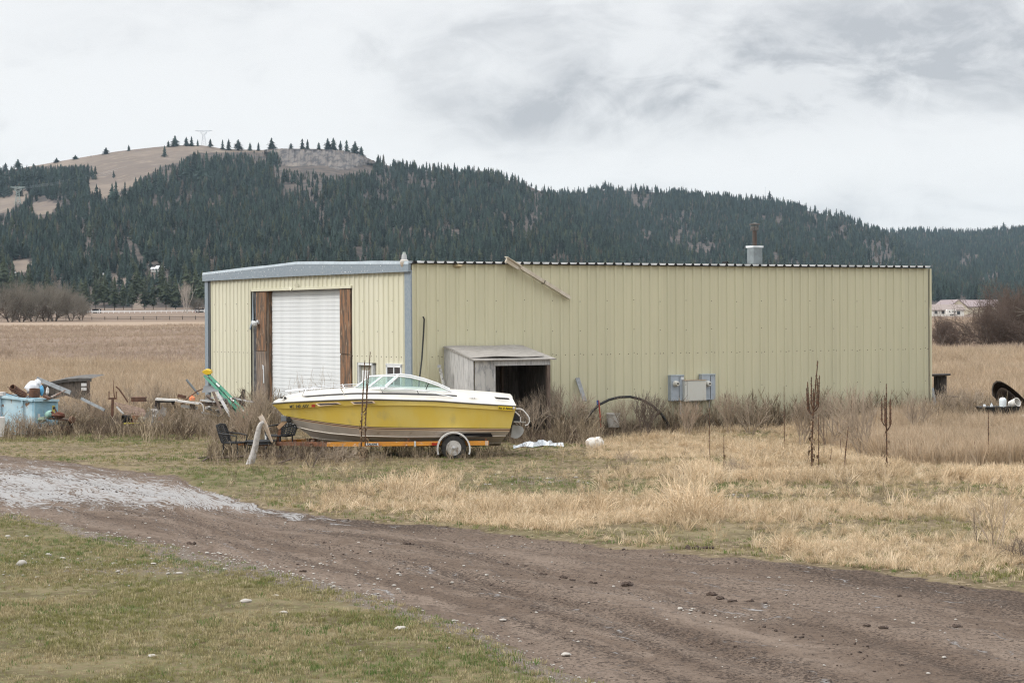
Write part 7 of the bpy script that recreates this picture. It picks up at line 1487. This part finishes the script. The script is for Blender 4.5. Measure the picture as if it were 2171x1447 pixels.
# stones
m_st = mat('pale_stone', (.42, .395, .36), .85, col2=(.33, .30, .265), scale=6, col3=(.22, .19, .16), scale3=18, lo3=.6, hi3=.7, rnd=.12)
for i, (px, py, w_, lab) in enumerate(((46, 1198, 24, 'largest pale rounded stone on the grass at the left'), (102, 1176, 12, 'small pale stone above the largest stone'), (133, 1184, 14, 'flat grey stone right of the largest stone'), (145, 1202, 17, 'grey white stone in the gravel band at the left'), (242, 1194, 16, 'pale oval stone on the gravelly grass'), (325, 1196, 12, 'small white stone at the edge of the dirt road'), (380, 1215, 16, 'pale stone in the gravel band near the road edge'), (521, 1277, 26, 'flat pinkish stone in the grass below the road'), (601, 1300, 18, 'flat bluish stone in the grass, the lower of two'), (584, 1262, 16, 'flat grey stone in the grass, the upper of two'), (323, 1390, 19, 'pale flat stone low in the foreground grass'), (418, 1356, 9, 'small white stone in the foreground grass'), (17, 1139, 12, 'pale stone at the left picture edge above the big one'), (57, 1139, 10, 'little pale stone near the left picture edge'), (850, 1337, 30, 'flat pale slab of stone in the grass beside the road'), (1066, 1304, 15, 'pale stone on the road edge'), (1968, 1415, 10, 'small white stone on the dirt road at the lower right'), (2137, 1436, 12, 'small pale stone at the lower right corner'), (1200, 1378, 22, 'flat pale stone at the lower edge of the road'), (950, 1374, 9, 'white stone in the foreground grass near the road'))):
    g = G(px, py); s_ = w_ / FPX * g.y / 2; flat = .72 if i == 0 else .38
    solo(MB().lump((g.x, g.y, float(ground_h(np.array([g.x]), np.array([g.y]))[0]) + s_ * flat * .55), s_, s_ * .8, s_ * flat, 10, 7, i, .13), 'stone', m_st, lab, 'stone', 'loose stones', True)
# clods of mud
m_clod = mat('mud_clod', (.075, .052, .040), .95, col2=(.045, .032, .026), scale=14, bump=.01)
for i, (px, py, w_) in enumerate(((862, 1151, 20), (873, 1150, 12), (1072, 1181, 14), (1116, 1186, 9), (1150, 1202, 22), (1191, 1209, 24), (1212, 1213, 18), (1256, 1220, 18), (1276, 1208, 11), (1335, 1226, 36), (1510, 1249, 30), (1530, 1256, 22), (1551, 1262, 24), (1590, 1264, 20), (1625, 1270, 14), (1468, 1164, 30), (1500, 1163, 24), (1678, 1164, 10), (1837, 1318, 18), (1870, 1322, 26), (2026, 1318, 24), (1957, 1186, 16), (405, 1146, 22), (640, 1207, 18), (1925, 1168, 12))):
    g = G(px, py); s_ = w_ / FPX * g.y / 2; r7 = random.Random(i); mb = MB()
    for j in range(5): mb.lump((g.x + r7.uniform(-.7, .7) * s_, g.y + r7.uniform(-.6, .6) * s_, float(ground_h(np.array([g.x]), np.array([g.y]))[0]) + s_ * .12), s_ * r7.uniform(.3, .55), s_ * r7.uniform(.3, .5), s_ * r7.uniform(.18, .36), 8, 6, i * 7 + j, .3)
    lab = {0: 'dark mud clod alone on the dirt road below the straw bank', 9: 'longest dark mud clod on the middle of the dirt road', 10: 'large dark mud clod on the right part of the dirt road', 15: 'dark mud heap at the far edge of the dirt road', 18: 'dark mud clod at the lower right of the dirt road', 22: 'dark mud clod on the left part of the dirt road'}.get(i, 'dark mud clod in the broken line of clods along the dirt road')
    solo(mb, 'mud_clod', m_clod, lab, 'mud clod', 'mud clods on the dirt road')
# gravel and crumbs: uncountable
PEB = [source('pebble', MB().lump((0, 0, .25), .5, .42, .32, 7, 5, 200 + i, .22), m_st, True) for i in range(4)]
CRM = [source('crumb', MB().lump((0, 0, .2), .5, .45, .35, 6, 4, 220 + i, .35), m_clod) for i in range(3)]
X, Y = ws(90000, -11, 9, 17, 46); px, py = proj(X, Y, 0 * X); ne, fe = pl(NEAR_EDGE, px), pl(FAR_EDGE, px); dn = (py - ne) / (FPX * 3.33 / Y ** 2); on = (py < ne) & (py > fe)
pr = .4 * np.exp(-((dn + .15) / .55) ** 2) * (px < 1350) + .34 * gauss2(px, py, 330, 1200, 480, 26) + .012 * on + .35 * gauss2(px, py, 1560, 1290, 150, 14) * on + .006
pr *= np.clip(fbm(X * 1.2, Y * 1.2, 4) * 2.2 - .45, 0, 1.3); k = (rng.random(len(X)) < pr) & (px > -250) & (px < 2400); n = k.sum()
s = np.clip(rng.lognormal(-3.75, .45, n), .01, .075); o = scatter('gravel', np.stack([X[k], Y[k], ground_h(X[k], Y[k])], -1), np.stack([0 * s, 0 * s, rng.uniform(0, 6.28, n)], -1), np.stack([s, s, s * .7], -1), rng.integers(0, 4, n), PEB)
X, Y = ws(5000, -6, 11, 31, 52); px, py = proj(X, Y, 0 * X); k = rng.random(len(X)) < .8 * gauss2(px, py, 1140, 1021, 80, 12) + .7 * gauss2(px, py, 1580, 1053, 45, 8) + .25 * gauss2(px, py, 300, 948, 300, 14); n = k.sum(); s = np.clip(rng.lognormal(-3.2, .4, n), .02, .11)
scatter('gravel', np.stack([X[k], Y[k], ground_h(X[k], Y[k])], -1), np.stack([0 * s, 0 * s, rng.uniform(0, 6.28, n)], -1), np.stack([s, s, s * .6], -1), rng.integers(0, 4, n), PEB)
X, Y = ws(60000, -11, 11, 17, 46); px, py = proj(X, Y, 0 * X); ne, fe = pl(NEAR_EDGE, px), pl(FAR_EDGE, px); t = (py - fe) / (ne - fe); on = (t > -.01) & (t < .98); wob = (fbm(X * .25, Y * .25, 3) - .5) * .10
pr = (.07 + .75 * np.exp(-((t - .43 + wob) / .03) ** 2) + .5 * np.exp(-((t - .28 + wob) / .03) ** 2) + .5 * np.exp(-((t - .57 + wob) / .03) ** 2) + .5 * np.exp(-((t - .01) / .02) ** 2)) * np.clip(fbm(X * 1.5, Y * 1.5, 4) * 2.4 - .7, 0, 1.2)
k = on & (rng.random(len(X)) < pr) & (px > -250) & (px < 2400); n = k.sum(); s = np.clip(rng.lognormal(-4.0, .42, n), .008, .06)
scatter('mud_crumbs', np.stack([X[k], Y[k], ground_h(X[k], Y[k])], -1), np.stack([0 * s, 0 * s, rng.uniform(0, 6.28, n)], -1), np.stack([s, s, s * .6], -1), rng.integers(0, 3, n), CRM)
# ================================================================ THE AIR
hz_ = MB().box(-3700, 3700, -480, 5600, -70, 290).build('haze', None); hz_['kind'] = 'stuff'
hm = bpy.data.materials.new('haze'); hm.use_nodes = True; t = hm.node_tree; t.nodes.clear(); o_ = N(t, 'ShaderNodeOutputMaterial'); pv = N(t, 'ShaderNodeVolumePrincipled'); pv.inputs['Color'].default_value = (.62, .82, 1, 1); pv.inputs['Density'].default_value = HAZE; pv.inputs['Anisotropy'].default_value = .1
t.links.new(pv.outputs[0], o_.inputs['Volume']); hz_.data.materials.append(hm)
